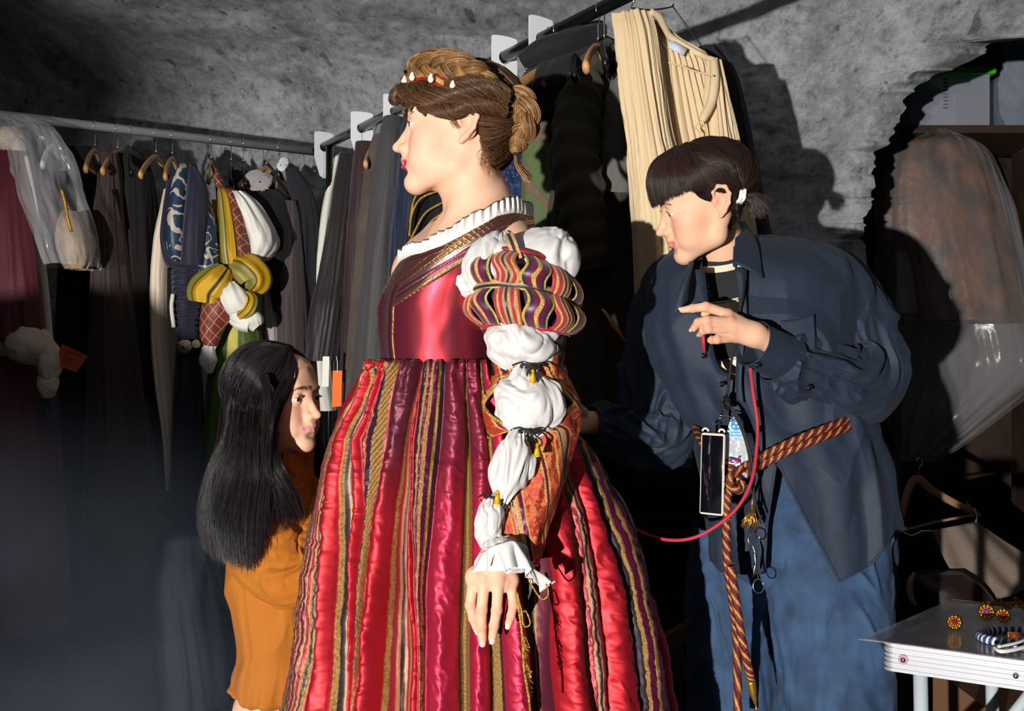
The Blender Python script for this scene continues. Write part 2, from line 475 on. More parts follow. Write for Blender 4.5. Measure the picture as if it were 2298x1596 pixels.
# ================================================================ materials of the place
def rock_mat():
    m = bpy.data.materials.new('cave_rock'); m.use_nodes = True; nt = m.node_tree; L = nt.links
    b = nt.nodes['Principled BSDF']; b.inputs['Roughness'].default_value = 0.85; b.inputs['Specular IOR Level'].default_value = 0.3
    tc_ = nt.nodes.new('ShaderNodeTexCoord'); tc = nt.nodes.new('ShaderNodeMapping'); tc.inputs['Scale'].default_value = (1, .42, 1); L.new(tc_.outputs['Object'], tc.inputs['Vector'])
    def noise(sc, det=6, rough=0.6):
        n = nt.nodes.new('ShaderNodeTexNoise'); n.inputs['Scale'].default_value = sc; n.inputs['Detail'].default_value = det; n.inputs['Roughness'].default_value = rough
        L.new(tc.outputs[0], n.inputs['Vector']); return n
    def ramp(src, stops):
        r = nt.nodes.new('ShaderNodeValToRGB'); e = r.color_ramp.elements
        e[0].position, e[0].color = stops[0][0], (*stops[0][1], 1); e[1].position, e[1].color = stops[-1][0], (*stops[-1][1], 1)
        for p, c in stops[1:-1]:
            q = e.new(p); q.color = (*c, 1)
        L.new(src, r.inputs[0]); return r
    n1 = noise(3.4, 12, 0.78); n2 = noise(22, 12, 0.85); n3 = noise(1.3, 4, 0.5)
    base = ramp(n1.outputs['Fac'], [(0.30, (0.22, 0.22, 0.22)), (0.43, (0.55, 0.57, 0.60)), (0.54, (0.78, 0.81, 0.86)), (0.70, (0.90, 0.94, 1.0))])
    mot = ramp(n2.outputs['Fac'], [(0.38, (0.28, 0.28, 0.28)), (0.46, (0.92, 0.92, 0.92)), (0.60, (1.3, 1.3, 1.3))])
    mul = nt.nodes.new('ShaderNodeMix'); mul.data_type = 'RGBA'; mul.blend_type = 'MULTIPLY'; mul.inputs[0].default_value = 0.85
    L.new(base.outputs[0], mul.inputs[6]); L.new(mot.outputs[0], mul.inputs[7])
    # embedded pebbles
    v = nt.nodes.new('ShaderNodeTexVoronoi'); v.inputs['Scale'].default_value = 13; v.inputs['Randomness'].default_value = 1
    dist = noise(9, 3); mx = nt.nodes.new('ShaderNodeMix'); mx.data_type = 'VECTOR'; mx.inputs[0].default_value = 0.12
    L.new(tc.outputs[0], mx.inputs[4]); L.new(dist.outputs['Color'], mx.inputs[5]); L.new(mx.outputs[1], v.inputs['Vector'])
    peb = ramp(v.outputs['Distance'], [(0.16, (1, 1, 1)), (0.22, (0, 0, 0))])
    sel = nt.nodes.new('ShaderNodeSeparateColor'); L.new(v.outputs['Color'], sel.inputs[0])
    gt = nt.nodes.new('ShaderNodeMath'); gt.operation = 'GREATER_THAN'; gt.inputs[1].default_value = 0.72; L.new(sel.outputs[0], gt.inputs[0])
    pm = nt.nodes.new('ShaderNodeMath'); pm.operation = 'MULTIPLY'; L.new(peb.outputs[0], pm.inputs[0]); L.new(gt.outputs[0], pm.inputs[1])
    pc = ramp(sel.outputs[1], [(0.0, (0.10, 0.10, 0.10)), (0.6, (0.2, 0.195, 0.19)), (0.85, (0.28, 0.27, 0.26)), (1.0, (0.7, 0.68, 0.64))])
    mp = nt.nodes.new('ShaderNodeMix'); mp.data_type = 'RGBA'; mp.inputs[0].default_value = 0
    pm2 = nt.nodes.new('ShaderNodeMath'); pm2.operation = 'MULTIPLY'; pm2.inputs[1].default_value = 0.75; L.new(pm.outputs[0], pm2.inputs[0])
    L.new(pm2.outputs[0], mp.inputs[0]); L.new(mul.outputs[2], mp.inputs[6]); L.new(pc.outputs[0], mp.inputs[7])
    # brown patina in places
    br = ramp(n3.outputs['Fac'], [(0.60, (0, 0, 0)), (0.75, (0.35, 0.35, 0.35))])
    mb = nt.nodes.new('ShaderNodeMix'); mb.data_type = 'RGBA'; mb.blend_type = 'MULTIPLY'; L.new(br.outputs[0], mb.inputs[0]); L.new(mp.outputs[2], mb.inputs[6]); mb.inputs[7].default_value = (0.75, 0.58, 0.42, 1)
    L.new(mb.outputs[2], b.inputs['Base Color'])
    add = nt.nodes.new('ShaderNodeMath'); add.operation = 'ADD'; L.new(n2.outputs['Fac'], add.inputs[0]); L.new(n1.outputs['Fac'], add.inputs[1])
    n4 = noise(120, 4, 0.7); ad2 = nt.nodes.new('ShaderNodeMath'); ad2.operation = 'MULTIPLY_ADD'; ad2.inputs[1].default_value = 0.3
    L.new(n4.outputs['Fac'], ad2.inputs[0]); L.new(add.outputs[0], ad2.inputs[2])
    bp = nt.nodes.new('ShaderNodeBump'); bp.inputs['Strength'].default_value = 1.0; bp.inputs['Distance'].default_value = 0.030
    L.new(ad2.outputs[0], bp.inputs['Height']); L.new(bp.outputs[0], b.inputs['Normal'])
    return m
M_ROCK = rock_mat()
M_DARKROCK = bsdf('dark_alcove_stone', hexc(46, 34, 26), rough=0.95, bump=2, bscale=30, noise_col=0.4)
M_FLOOR = bsdf('cave_floor', hexc(60, 58, 56), rough=0.95, bump=2, bscale=20, noise_col=0.4)
M_CHROME = bsdf('chrome', (0.8, 0.8, 0.82), rough=0.18, metal=1.0)
M_GALV = bsdf('painted_steel_grey', hexc(150, 150, 150), rough=0.45, metal=0.3, noise_col=0.1)
M_BLACKTUBE = bsdf('black_tube', hexc(14, 14, 15), rough=0.22, spec=0.7)
M_WOOD = bsdf('beech_wood', hexc(196, 146, 92), rough=0.4, noise_col=0.25, ncscale=20, coat=0.2)
M_WHITEPL = bsdf('white_plastic', hexc(226, 230, 236), rough=0.4)
M_BLACKPL = bsdf('black_plastic', hexc(12, 12, 13), rough=0.35)

# ================================================================ cave shell
def wall_depth(px):
    return np.interp(px, [-1500, -300, 300, 750, 1150, 1500, 1750, 1960, 2300, 3400], [4.2, 4.8, 5.0, 5.2, 4.4, 3.75, 3.45, 3.15, 2.95, 2.6])
def vault_depth(px, py):
    zc = np.interp(px, [-1500, 0, 700, 1200, 1700, 2300, 3400], [2.55, 2.62, 2.62, 2.50, 2.42, 2.30, 2.2])
    el = np.maximum(798.0 - py, 30)
    d2 = (zc - CAM_H) * F_PX / el
    d1 = wall_depth(px); k = 0.7
    h = np.clip(0.5 + 0.5 * (d2 - d1) / k, 0, 1)
    return d2 * (1 - h) + d1 * h - k * h * (1 - h)
def arch(py):
    return np.interp(py, [40, 70, 88, 96, 118, 132, 158, 168, 190, 215, 250, 290, 320, 338, 420, 700, 1800],
                     [3600, 2600, 2320, 2236, 2215, 2180, 2130, 2085, 2052, 2040, 2033, 2004, 1990, 1962, 1948, 1938, 1930])
def build_rock():
    py = np.concatenate([np.linspace(1720, 560, 60), np.linspace(555, 40, 260), np.linspace(36, -500, 110), np.linspace(-520, -4200, 60)])
    nl, nr_, rim = 460, 150, 14
    V = np.zeros((len(py), nl + nr_ + rim, 3))
    for i, y in enumerate(py):
        xm = arch(y) if y > 40 else 3600.0
        xm = xm + 15 * vnoise(y * 0.021, 3.1) + 8 * vnoise(y * 0.067, 9.1) + 3 * vnoise(y * .19, 5.1)
        xs = np.concatenate([np.linspace(-1500, 1860, nl), np.linspace(1866, xm, nr_)])
        D = vault_depth(xs, y)
        X = (xs - 1149) / F_PX * D; Z = CAM_H + (798 - y) / F_PX * D
        n = 0.13 * fbm(X * 1.5 + 5, D * 1.2, Z * 1.5, 3) + 0.030 * fbm(X * 7, D * 3, Z * 7, 3) + 0.010 * fbm(X * 30, D * 12, Z * 30, 2)
        n += 0.03 * np.maximum(0, ridge(X * 4.5 + Z * 2, D * 3, Z * 5 - X * 3) - 0.55)
        # a thick rolled lip near the arch
        e = np.clip((xm - xs) / 130.0, 0, 1) if y > 55 else np.ones_like(xs)
        D = D + n * 1.0 - 0.05 * np.sin(e * math.pi) + 0.10 * (1 - e) ** 2
        row = np.stack([(xs - 1149) / F_PX * D, D, CAM_H + (798 - y) / F_PX * D], -1)
        V[i, :nl + nr_] = row
        last = row[-1]
        for k in range(rim):
            f = (k + 1) / rim
            co = np.array([0, 0, CAM_H]); g = co + (last - co) * (1 + .16 * f) + np.array([-.05 * f + 0.010 * vnoise(y * .06, k * .9), 0, .02 * f])
            V[i, nl + nr_ + k] = g
    Fc = grid_faces(len(py), nl + nr_ + rim, wrap=False)
    o = mobj('wall_back', V.reshape(-1, 3), Fc, M_ROCK, origin=(0, 4.5, 0))
    tag(o, 'grey pitted cave rock wall curving up into a low vault', kind='structure')
build_rock()
def bumpy_plane(name, p0, ux, uy, nu, nv, amp, sc, mat, label):
    p0, ux, uy = map(lambda a: np.asarray(a, float), (p0, ux, uy))
    U, W = np.meshgrid(np.linspace(0, 1, nu), np.linspace(0, 1, nv))
    V = p0 + U[..., None] * ux + W[..., None] * uy
    n = np.cross(ux, uy); n /= np.linalg.norm(n)
    V = V + n * (amp * fbm(V[..., 0] * sc, V[..., 1] * sc, V[..., 2] * sc, 4))[..., None]
    o = mobj(name, V.reshape(-1, 3), grid_faces(nv, nu, wrap=False), mat)
    return tag(o, label, kind='structure')
bumpy_plane('floor', (-6, -3, 0.0), (12, 0, 0), (0, 9, 0), 120, 100, 0.0, 2.0, M_FLOOR, 'dark worn cave floor')
bumpy_plane('ceiling', (-5, -3, 2.72), (0, 4.2, 0), (9.5, 0, 0), 60, 90, 0.10, 1.2, M_ROCK, 'low rock ceiling above and behind the viewer')
bumpy_plane('wall_left', (-4.6, -3, 0), (0, 8.5, 0), (0, 0, 3.0), 70, 40, 0.15, 1.2, M_ROCK, 'dark cave rock wall at the left')
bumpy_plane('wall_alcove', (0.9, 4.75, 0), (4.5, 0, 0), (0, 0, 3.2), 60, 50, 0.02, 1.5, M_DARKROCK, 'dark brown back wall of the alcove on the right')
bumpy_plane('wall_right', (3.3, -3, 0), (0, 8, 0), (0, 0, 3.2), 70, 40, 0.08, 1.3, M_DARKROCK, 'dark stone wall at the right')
# patch of light on the alcove wall, built as a paler block
def prism(poly, org, ux, uy, th, mb=None, col=None, met=0.0, bevel=0.0):
    """2D outline (in metres) placed on the plane org,ux,uy and given a real thickness"""
    ux = np.asarray(ux, float); uy = np.asarray(uy, float); n = np.cross(ux, uy); n /= np.linalg.norm(n)
    q = np.array([np.asarray(org) + ux * a + uy * b for a, b in poly]); m = len(q)
    V = np.vstack([q - n * th / 2, q + n * th / 2])
    f = [list(range(m - 1, -1, -1)), list(range(m, 2 * m))] + [[i, (i + 1) % m, m + (i + 1) % m, m + i] for i in range(m)]
    mb = mb or MB(); mb.add(V, f, col, met); return mb
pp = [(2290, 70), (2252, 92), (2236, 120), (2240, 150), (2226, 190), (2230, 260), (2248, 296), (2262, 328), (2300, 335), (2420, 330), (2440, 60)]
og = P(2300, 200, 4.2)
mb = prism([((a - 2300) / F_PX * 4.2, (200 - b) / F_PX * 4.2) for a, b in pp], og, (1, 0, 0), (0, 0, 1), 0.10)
tag(mb.build('wall_light_patch', bsdf('blue_grey_light_patch', hexc(112, 120, 134), rough=0.9, bump=1.5, bscale=60, noise_col=0.2, ncscale=12), smooth=False), 'pale blue grey patch of light on the alcove wall, built as a block', kind='structure')

# ================================================================ clothes rails
def rail_pt(px, py): # point on the right rail
    d = 0.9 * F_PX / (798.0 - py); return P(px, py, d)
LA, LB = P(0, 258, 3.72), P(705, 340, 4.39)
ldir = (LB - LA) / np.linalg.norm(LB - LA)
L0 = LA - ldir * 1.3; L1 = LB + ldir * 0.10
RA, RB = P(716, 334, 4.33), P(1392, -2, 2.515)
rdir = (RB - RA) / np.linalg.norm(RB - RA)
R0 = RA - rdir * 0.04; R1 = RB + rdir * 1.35
def rail_line(A, dr, px):
    """point on the rail whose picture column is px"""
    k = (px - 1149.0) / F_PX
    t = (k * A[1] - A[0]) / (dr[0] - k * dr[1]); return A + dr * t
root = empty('clothes_rail', (L0[0], L0[1], 0), 'long grey metal clothes rail running along the left wall', 'clothes rail')
MB().tube([L0, L1], 0.018, 14).build('rail', M_GALV, root)
for p in (L0 + ldir * 0.05,):
    MB().tube([p, (p[0], p[1], 0.02)], 0.016, 12).build('post', M_GALV, root)
    MB().tube([(p[0] - .3, p[1] - .2, .02), (p[0] + .3, p[1] + .2, .02)], 0.014, 10).build('foot', M_GALV, root)
root = empty('clothes_rail', (R0[0], R0[1], 0), 'black clothes rail rising from the corner over the dressed woman', 'clothes rail')
MB().tube([R0, R1], 0.0175, 16).build('rail', M_BLACKTUBE, root)
for p in (R0 + rdir * 0.16, R1 - rdir * 0.02):
    MB().tube([p, (p[0], p[1], 0.03)], 0.015, 12).build('post', M_BLACKTUBE, root)
    MB().tube([(p[0] - .28, p[1] - .16, .03), (p[0] + .28, p[1] + .16, .03)], 0.014, 10).build('foot', M_BLACKTUBE, root)
p0 = rail_line(RA, rdir, 788)
MB().box(p0 + np.array([0, 0, 0]), (0.045, 0.003, 0.014), rot=Matrix.Rotation(0, 3, 'Z')).build('price_sticker', bsdf('sticker_red', hexc(150, 90, 90)), root)

# white plastic size dividers
def divider_mesh(lean):
    W, H, hr = 0.045, 0.19, 0.020
    pl = []
    for a in np.linspace(math.pi, 0, 9)[0:]: pl.append((W * 0.78 * math.cos(a) if False else np.sign(math.cos(a)) * W * min(1, abs(math.cos(a)) * 1.25), 0.055 + 0.010 * math.sin(a)))
    pl += [(W, -0.045), (0.020, -0.125), (0.002, -0.135), (0.0015, -hr)]
    for a in np.linspace(-math.pi / 2 + 0.12, 1.5 * math.pi - 0.12, 22): pl.append((hr * math.cos(a), hr * math.sin(a)))
    pl += [(-0.0015, -hr), (-0.002, -0.135), (-0.020, -0.125), (-W, -0.045)]
    return pl
for px, lb in ((727, 'white plastic size divider on the black rail, nearest the corner'), (812, 'white plastic size divider on the black rail, second from the corner'),
               (886, 'white plastic size divider half hidden behind the dressed woman\'s forehead'), (1046, 'white plastic size divider just peeping over the braided crown of hair'),
               (1132, 'white plastic size divider above the bun of the dressed woman'), (1214, 'white plastic size divider nearest the cream gauze dress')):
    p = rail_line(RA, rdir, px)
    ux = np.array([rdir[1], -rdir[0], 0]); ux = -ux if ux[0] < 0 else ux; ux = ux / np.linalg.norm(ux)
    R_ = random.Random(px); tw = R_.uniform(-0.15, 0.15); ux = np.array([ux[0] * math.cos(tw) - ux[1] * math.sin(tw), ux[0] * math.sin(tw) + ux[1] * math.cos(tw), 0])
    o = prism(divider_mesh(0), p + np.array([0, 0, -0.003]), ux, (0, 0, 1), 0.003).build('size_divider', M_WHITEPL, smooth=False)
    tag(o, lb, 'size divider', 'white size dividers on the black rail')

# hangers ------------------------------------------------------------------------------
def hanger_parts(wood=True, bar=False):
    out = {}
    hk = [(0, 0, -0.085), (0, 0, -0.045), (0.003, 0, -0.034), (0.020, 0, -0.012)]
    for a in np.linspace(-0.3, math.pi + 0.5, 12): hk.append((0.0215 * math.cos(a), 0, 0.0215 * math.sin(a) - 0.001))
    V, F_ = tube_mesh(hk, 0.0016, 6, m=40); out['hook'] = (V, F_)
    xs = np.linspace(-0.21, 0.21, 25)
    zz = -0.095 - 0.115 * (np.abs(xs) / 0.21) ** 1.25; yy = -0.02 * (np.abs(xs) / 0.21) ** 2
    pts = np.stack([xs, yy, zz], -1)
    r = 0.010 + 0.006 * np.abs(xs) / 0.21
    V, F_ = tube_mesh(pts, r, 10, flat=0.55, up=(0, 1, 0)); out['shoulder_bar'] = (V, F_)
    if bar:
        V, F_ = tube_mesh([(-0.19, -0.018, -0.195), (0.19, -0.018, -0.195)], 0.005, 8, m=4); out['trouser_bar'] = (V, F_)
    return out
def hanger(px, rail, yaw, label, mat=None, bar=False, group='hangers on the grey rail', pitch=0.0):
    A, dr = rail; p = rail_line(A, dr, px)
    root = empty('coat_hanger', p, label, 'coat hanger', group)
    Rm = np.array(Matrix.Rotation(yaw, 3, 'Z') @ Matrix.Rotation(pitch, 3, 'Y'))
    for k, (V, F_) in hanger_parts(bar=bar).items():
        mobj(k, np.asarray(V) @ Rm.T + p, F_, M_CHROME if k == 'hook' else (mat or M_WOOD), root)
    return root
LR, RR = (LA, ldir), (RA, rdir)
HG = 'hangers on the grey rail'
for px, yaw, lb, mt, br in (
    (118, 1.75, 'thin hanger leaning inside the clear garment bag at far left', M_WHITEPL, False),
    (213, 1.72, 'wooden hanger with a lower bar above the dark brown gown', None, True),
    (264, 1.60, 'wooden hanger with its right shoulder bare, next to the dark brown gown', None, True),
    (294, 1.85, 'empty black hanger between two bare wooden hangers', M_BLACKPL, False),
    (350, 1.55, 'wooden hanger above the cream sleeve, left of the blue brocade doublet', None, False),
    (387, 1.68, 'wooden hanger carrying the blue brocade doublet', None, False),
    (474, 1.72, 'wooden hanger carrying the yellow striped doublet', None, False),
    (519, 1.75, 'left one of two black hangers behind the puffed white sleeve', M_BLACKPL, False),
    (547, 1.78, 'right one of two black hangers behind the puffed white sleeve', M_BLACKPL, False),
    (598, 1.18, 'wooden hanger with bar reaching over the dark brown velvet garment', None, True),
    (626, 1.60, 'black hanger with the dark coat nearest the corner', M_BLACKPL, False)):
    hanger(px, LR, yaw, lb, mt, br)
HG2 = 'hangers on the black rail'
for px, yaw, lb, mt in (
    (842, 1.45, 'wooden hanger beside the cheek of the dressed woman, with brown coat', None),
    (858, 1.55, 'dark hanger of the grey long coat', M_BLACKPL),
    (1082, 1.30, 'dark hanger of the blue crushed velvet garment', M_BLACKPL),
    (1098, 1.40, 'wire hanger just left of the divider above the bun', M_CHROME),
    (1252, 0.90, 'wooden hanger whose tip shows under the black coat collar', None),
    (1178, 1.40, 'dark hanger under the black coat', M_BLACKPL),
    (1230, 1.40, 'dark hanger of the camouflage jacket', M_BLACKPL),
    (1292, 1.40, 'dark hanger of the olive quilted jacket', M_BLACKPL),
    (1342, 1.25, 'wooden hanger next to the cream gauze dress', None),
    (1356, 1.40, 'dark hanger of the navy coat beside the cream gauze dress', M_BLACKPL)):
    hanger(px, RR, yaw, lb, mt, False, HG2)
# ================================================================ garments
def folds(k, amp, seed=0, t0=0.12, wob=1.2, top=0.25):
    def f(TH, T):
        c, s = np.cos(TH), np.sin(TH)
        n = vnoise(c * 1.6 + seed, s * 1.6, T * 1.5 + seed)
        n2 = vnoise(c * 5 + seed, s * 5, T * 2.5)
        a = amp * (top + (1 - top) * sstep(0, t0 + 0.4, T))
        n3 = vnoise(c * 3.1 + seed, s * 3.1, T * 1.1 + 9); kk = max(2, k - 3)
        w = (1 - 1.6 * np.abs(np.sin(.5 * kk * TH + wob * n * 3.2 + seed))) * (.45 + .55 * n3) + 0.30 * np.sin((k + 4) * TH + wob * n2 * 4 + seed * 2) * (.5 - .5 * n3)
        return a * (w * 0.8 + 0.9 * n + .35 * n2) + 0.08 * amp * vnoise(c * 14, s * 14, T * 25)
    return f
FAB = {}
def fab(name, rgb, **kw):
    if name not in FAB: FAB[name] = fabric(name, rgb, **kw)
    return FAB[name]
def G(name, label, cat, rows, mat, k=9, amp=0.008, seed=0, group=None, nth=110, nr=90, parent=None, p=2.0, disp=None, col=None, met=None):
    V, F_, th, R = slab(rows, nth, nr, disp or folds(k, amp, seed), p=p)
    Vf = V.reshape(-1, 3); F_ = F_.tolist()
    F_.append(list(range(nth - 1, -1, -1)))
    if len(Vf) and col is not None: c = col(V).reshape(-1, 3)
    else: c = None
    mm = met(V).reshape(-1) if met is not None else None
    o = mobj(name, Vf, F_, mat, parent, col=c, met=mm)
    if parent is None: tag(o, label, cat, group)
    return o
GL = 'costumes on the grey rail'; GR = 'costumes on the black rail'
D1 = 3.75
# --- burgundy velvet coat with fur
bv = fab('burgundy_velvet', (98, 22, 38), rough=0.6, sheen=0.7, sheen_tint=(0.9, 0.5, 0.55))
fur = fab('cream_fur', (214, 200, 180), rough=0.95, sheen=0.5, bump=2.5, bscale=160)
root = empty('fur_trimmed_coat', P(0, 1500, 3.62), 'burgundy velvet coat with cream fur collar and cuffs at far left', 'coat', GL)
G('coat_body', '', '', [(335, -95, 62, 3.66, .05), (420, -130, 82, 3.64, .09), (560, -150, 98, 3.62, .12), (800, -160, 112, 3.6, .15), (1050, -170, 128, 3.6, .17), (1400, -180, 150, 3.6, .2)], bv, k=8, amp=0.02, seed=1, parent=root)
G('sleeve', '', '', [(340, -20, 52, 3.56, .03), (430, -30, 62, 3.50, .06), (600, -38, 84, 3.46, .07), (740, -48, 96, 3.44, .075), (770, -46, 92, 3.44, .07)], bv, k=5, amp=0.010, seed=5, parent=root)
def fur_ball(mb, c, r, seed, n=40, m=28):
    th = np.linspace(0.02, math.pi - .02, m); ph = np.linspace(0, 2 * math.pi, n, endpoint=False)
    T, Ph = np.meshgrid(th, ph, indexing='ij')
    u = np.stack([np.sin(T) * np.cos(Ph), np.sin(T) * np.sin(Ph), np.cos(T)], -1)
    rr = 1 + 0.10 * fbm(u[..., 0] * 2.5 + seed, u[..., 1] * 2.5, u[..., 2] * 2.5, 3)
    mb.add((u * rr[..., None]).reshape(-1, 3) * np.asarray(r) + np.asarray(c), grid_faces(m, n))
mb = MB(); fur_ball(mb, P(20, 312, 3.6), (.055, .06, .045), 1); fur_ball(mb, P(44, 335, 3.58), (.022, .03, .04), 2); fur_ball(mb, P(-30, 330, 3.6), (.06, .08, .05), 3)
mb.build('fur_collar', fur, root)
mb = MB(); fur_ball(mb, P(65, 775, 3.42), (.082, .08, .068), 4); fur_ball(mb, P(8, 762, 3.45), (.04, .06, .055), 5); fur_ball(mb, P(112, 815, 3.42), (.036, .05, .075), 6); fur_ball(mb, P(108, 862, 3.42), (.034, .04, .05), 7)
mb.build('fur_cuff', fur, root)
lin = fab('cream_wool_lining', (205, 200, 190), rough=0.9)
mb = MB(); mb.tube(PS([(52, 352, 3.56), (62, 420, 3.54), (78, 520, 3.53), (96, 640, 3.52), (112, 780, 3.5)]), [0.018, .026, .024, .020, .014], 12, m=30, flat=0.4); mb.build('front_edging', lin, root)
G('satin_glove', 'grey satin glove hanging below the fur cuff', 'glove', [(860, 100, 118, 3.5, .02), (890, 92, 130, 3.5, .03), (925, 96, 133, 3.5, .03), (950, 106, 130, 3.5, .025), (975, 112, 128, 3.5, .015)], fab('grey_satin', (60, 62, 72), rough=0.3, sheen=0.1), k=4, amp=0.004, seed=8)
# --- clear garment bag with things in it
film = bsdf('clear_film', (0.92, 0.94, 1.0), rough=0.16, trans=0.0, alpha=0.20, bump=0.8, bscale=14, spec=1.0)
film2 = bsdf('clear_crumpled_film', (0.6, 0.6, 0.64), rough=0.2, alpha=0.13, bump=2.0, bscale=9, spec=1.0)
def crumple(amp, seed, sc=3.0):
    return lambda TH, T: amp * (fbm(np.cos(TH) * sc + seed, np.sin(TH) * sc, T * sc * 1.5, 3) + 0.7 * np.abs(vnoise(np.cos(TH) * sc * 2 + seed, np.sin(TH) * sc * 2, T * sc)))
G('garment_bag', 'clear plastic garment bag draped from the rail beside the burgundy coat', 'garment bag',
  [(262, 5, 60, 3.66, .03), (290, 10, 120, 3.62, .08), (350, 30, 150, 3.6, .14), (430, 55, 170, 3.6, .17), (520, 90, 205, 3.6, .18), (600, 118, 214, 3.6, .16)], film, disp=crumple(0.012, 3), nth=120, nr=80)
G('tiered_sleeve', 'cream and brown puffed sleeve bundle inside the clear garment bag', 'costume', [(475, 140, 178, 3.62, .03), (500, 132, 195, 3.62, .06), (540, 128, 208, 3.62, .08), (580, 136, 208, 3.62, .07), (604, 150, 196, 3.62, .04)],
  fab('cream_brown_cloth', (150, 128, 104), noise_col=0.35, ncscale=14), k=7, amp=0.010, seed=11)
G('striped_bodice', 'dark purple bodice with striped trim inside the clear garment bag', 'costume', [(385, 92, 120, 3.64, .03), (430, 92, 132, 3.62, .05), (480, 100, 130, 3.62, .05), (512, 108, 124, 3.62, .03)], fab('purple_cloth', (74, 34, 60), noise_col=0.5, ncscale=30), k=5, amp=0.006, seed=12)
MB().tube(PS([(138, 425, 3.42), (146, 455, 3.42), (152, 490, 3.42), (160, 520, 3.43)]), 0.006, 8, m=20).build('gold_braid', bsdf('old_gold', hexc(190, 140, 60), rough=0.35, metal=0.8, bump=1, bscale=300))
tag(bpy.data.objects['gold_braid'], 'gold braid trim hanging inside the clear garment bag', 'trim')
# orange tag with handwriting
def tag_card(name, label, corners, d, rgb, text=None, tilt=0):
    c = PS(corners, d); ux = c[1] - c[0]; W = np.linalg.norm(ux); ux /= W; uy = c[3] - c[0]; H = np.linalg.norm(uy); uy /= H
    root = empty(name, c[0], label, 'tag')
    m = MB(); n = np.cross(ux, uy)
    V = np.vstack([c, c + n * 0.0012]); m.add(V, [(0, 1, 2, 3), (7, 6, 5, 4), (0, 4, 5, 1), (1, 5, 6, 2), (2, 6, 7, 3), (3, 7, 4, 0)])
    m.build('card', bsdf(name + '_paper', hexc(*rgb), rough=0.7), root, smooth=False)
    return root, c, ux, uy, W, H
def writing(parent, lines, org, ux, uy, size, mat, name='handwriting', off=0.001, gap=1.25, spacing=1.0):
    """real letters: a text curve converted to a mesh"""
    ux = Vector(ux).normalized(); uy = Vector(uy); uy = (uy - ux * uy.dot(ux)).normalized(); n = ux.cross(uy)
    Vs = []; Fs = []; k = 0
    for i, ln in enumerate(lines):
        cu = bpy.data.curves.new('t', 'FONT'); cu.body = ln; cu.size = size; cu.extrude = size * 0.01; cu.resolution_u = 3; cu.space_character = spacing
        ob = bpy.data.objects.new('t', cu); COL.objects.link(ob)
        dg = bpy.context.evaluated_depsgraph_get(); me = bpy.data.meshes.new_from_object(ob.evaluated_get(dg))
        for v in me.vertices:
            Vs.append(Vector(org) + ux * v.co.x + uy * (v.co.y - i * size * gap) + n * (v.co.z + off))
        for f in me.polygons: Fs.append([j + k for j in f.vertices])
        k += len(me.vertices)
        bpy.data.objects.remove(ob); bpy.data.curves.remove(cu); bpy.data.meshes.remove(me)
    return mobj(name, np.array([v[:] for v in Vs]), Fs, mat, parent, smooth=False)
M_INK = bsdf('dark_ink', hexc(30, 14, 12), rough=0.6)
root, c, ux, uy, W, H = tag_card('name_tag', 'orange paper tag with handwriting beside the fur cuff', [(120, 818), (172, 836), (198, 800), (140, 772)], 3.42, (190, 84, 52))
writing(root, ['CONVERSANO', 'XI', 'ROMANO', 'TAGLIA'], P(147, 789, 3.412), P(196, 806, 3.412) - P(140, 786, 3.412), P(132, 786, 3.412) - P(120, 815, 3.412), 0.0092, M_INK)
# --- row of dark gowns
dk = fab('near_black_cloth', (22, 20, 22), sheen=0.15)
G('velvet_gown', 'long dark brown velvet gown narrow at its gathered top', 'gown', [(345, 226, 262, 3.86, .03), (400, 224, 272, 3.86, .06), (500, 218, 282, 3.86, .09), (650, 214, 300, 3.86, .12), (850, 208, 322, 3.86, .15), (1100, 200, 352, 3.86, .18), (1350, 192, 372, 3.86, .2)], fab('brown_velvet', (62, 44, 40), rough=0.7, sheen=0.6), k=9, amp=0.016, seed=2, group=GL)
G('dark_dress', 'black dress behind the clear bag and the brown velvet gown', 'dress', [(330, 150, 205, 4.0, .03), (420, 150, 222, 4.0, .1), (700, 138, 225, 4.0, .16), (1300, 120, 235, 4.0, .18)], dk, k=7, amp=0.012, seed=21, group=GL)
G('dark_cloak', 'black cloak hanging right of the dark brown velvet gown', 'cloak', [(330, 285, 300, 4.0, .03), (380, 270, 335, 4.0, .1), (600, 285, 352, 4.0, .14), (1000, 300, 372, 4.0, .16), (1320, 300, 390, 4.0, .16)], dk, k=7, amp=0.012, seed=22, group=GL)
# --- long cream garment
def cream_disp(TH, T): return folds(5, 0.006, 31)(TH, T)
G('cream_gown', 'long cream gown with puckered sleeve between black cloak and blue doublet', 'gown', [(425, 369, 384, 3.98, .02), (470, 362, 390, 3.96, .05), (540, 350, 388, 3.95, .08), (650, 343, 388, 3.94, .10), (760, 346, 392, 3.94, .11), (870, 358, 402, 3.94, .12), (980, 376, 410, 3.94, .12), (1092, 386, 412, 3.94, .12)], fab('cream_wool', (222, 206, 184), sheen=0.2), k=5, amp=0.008, seed=31, group=GL)
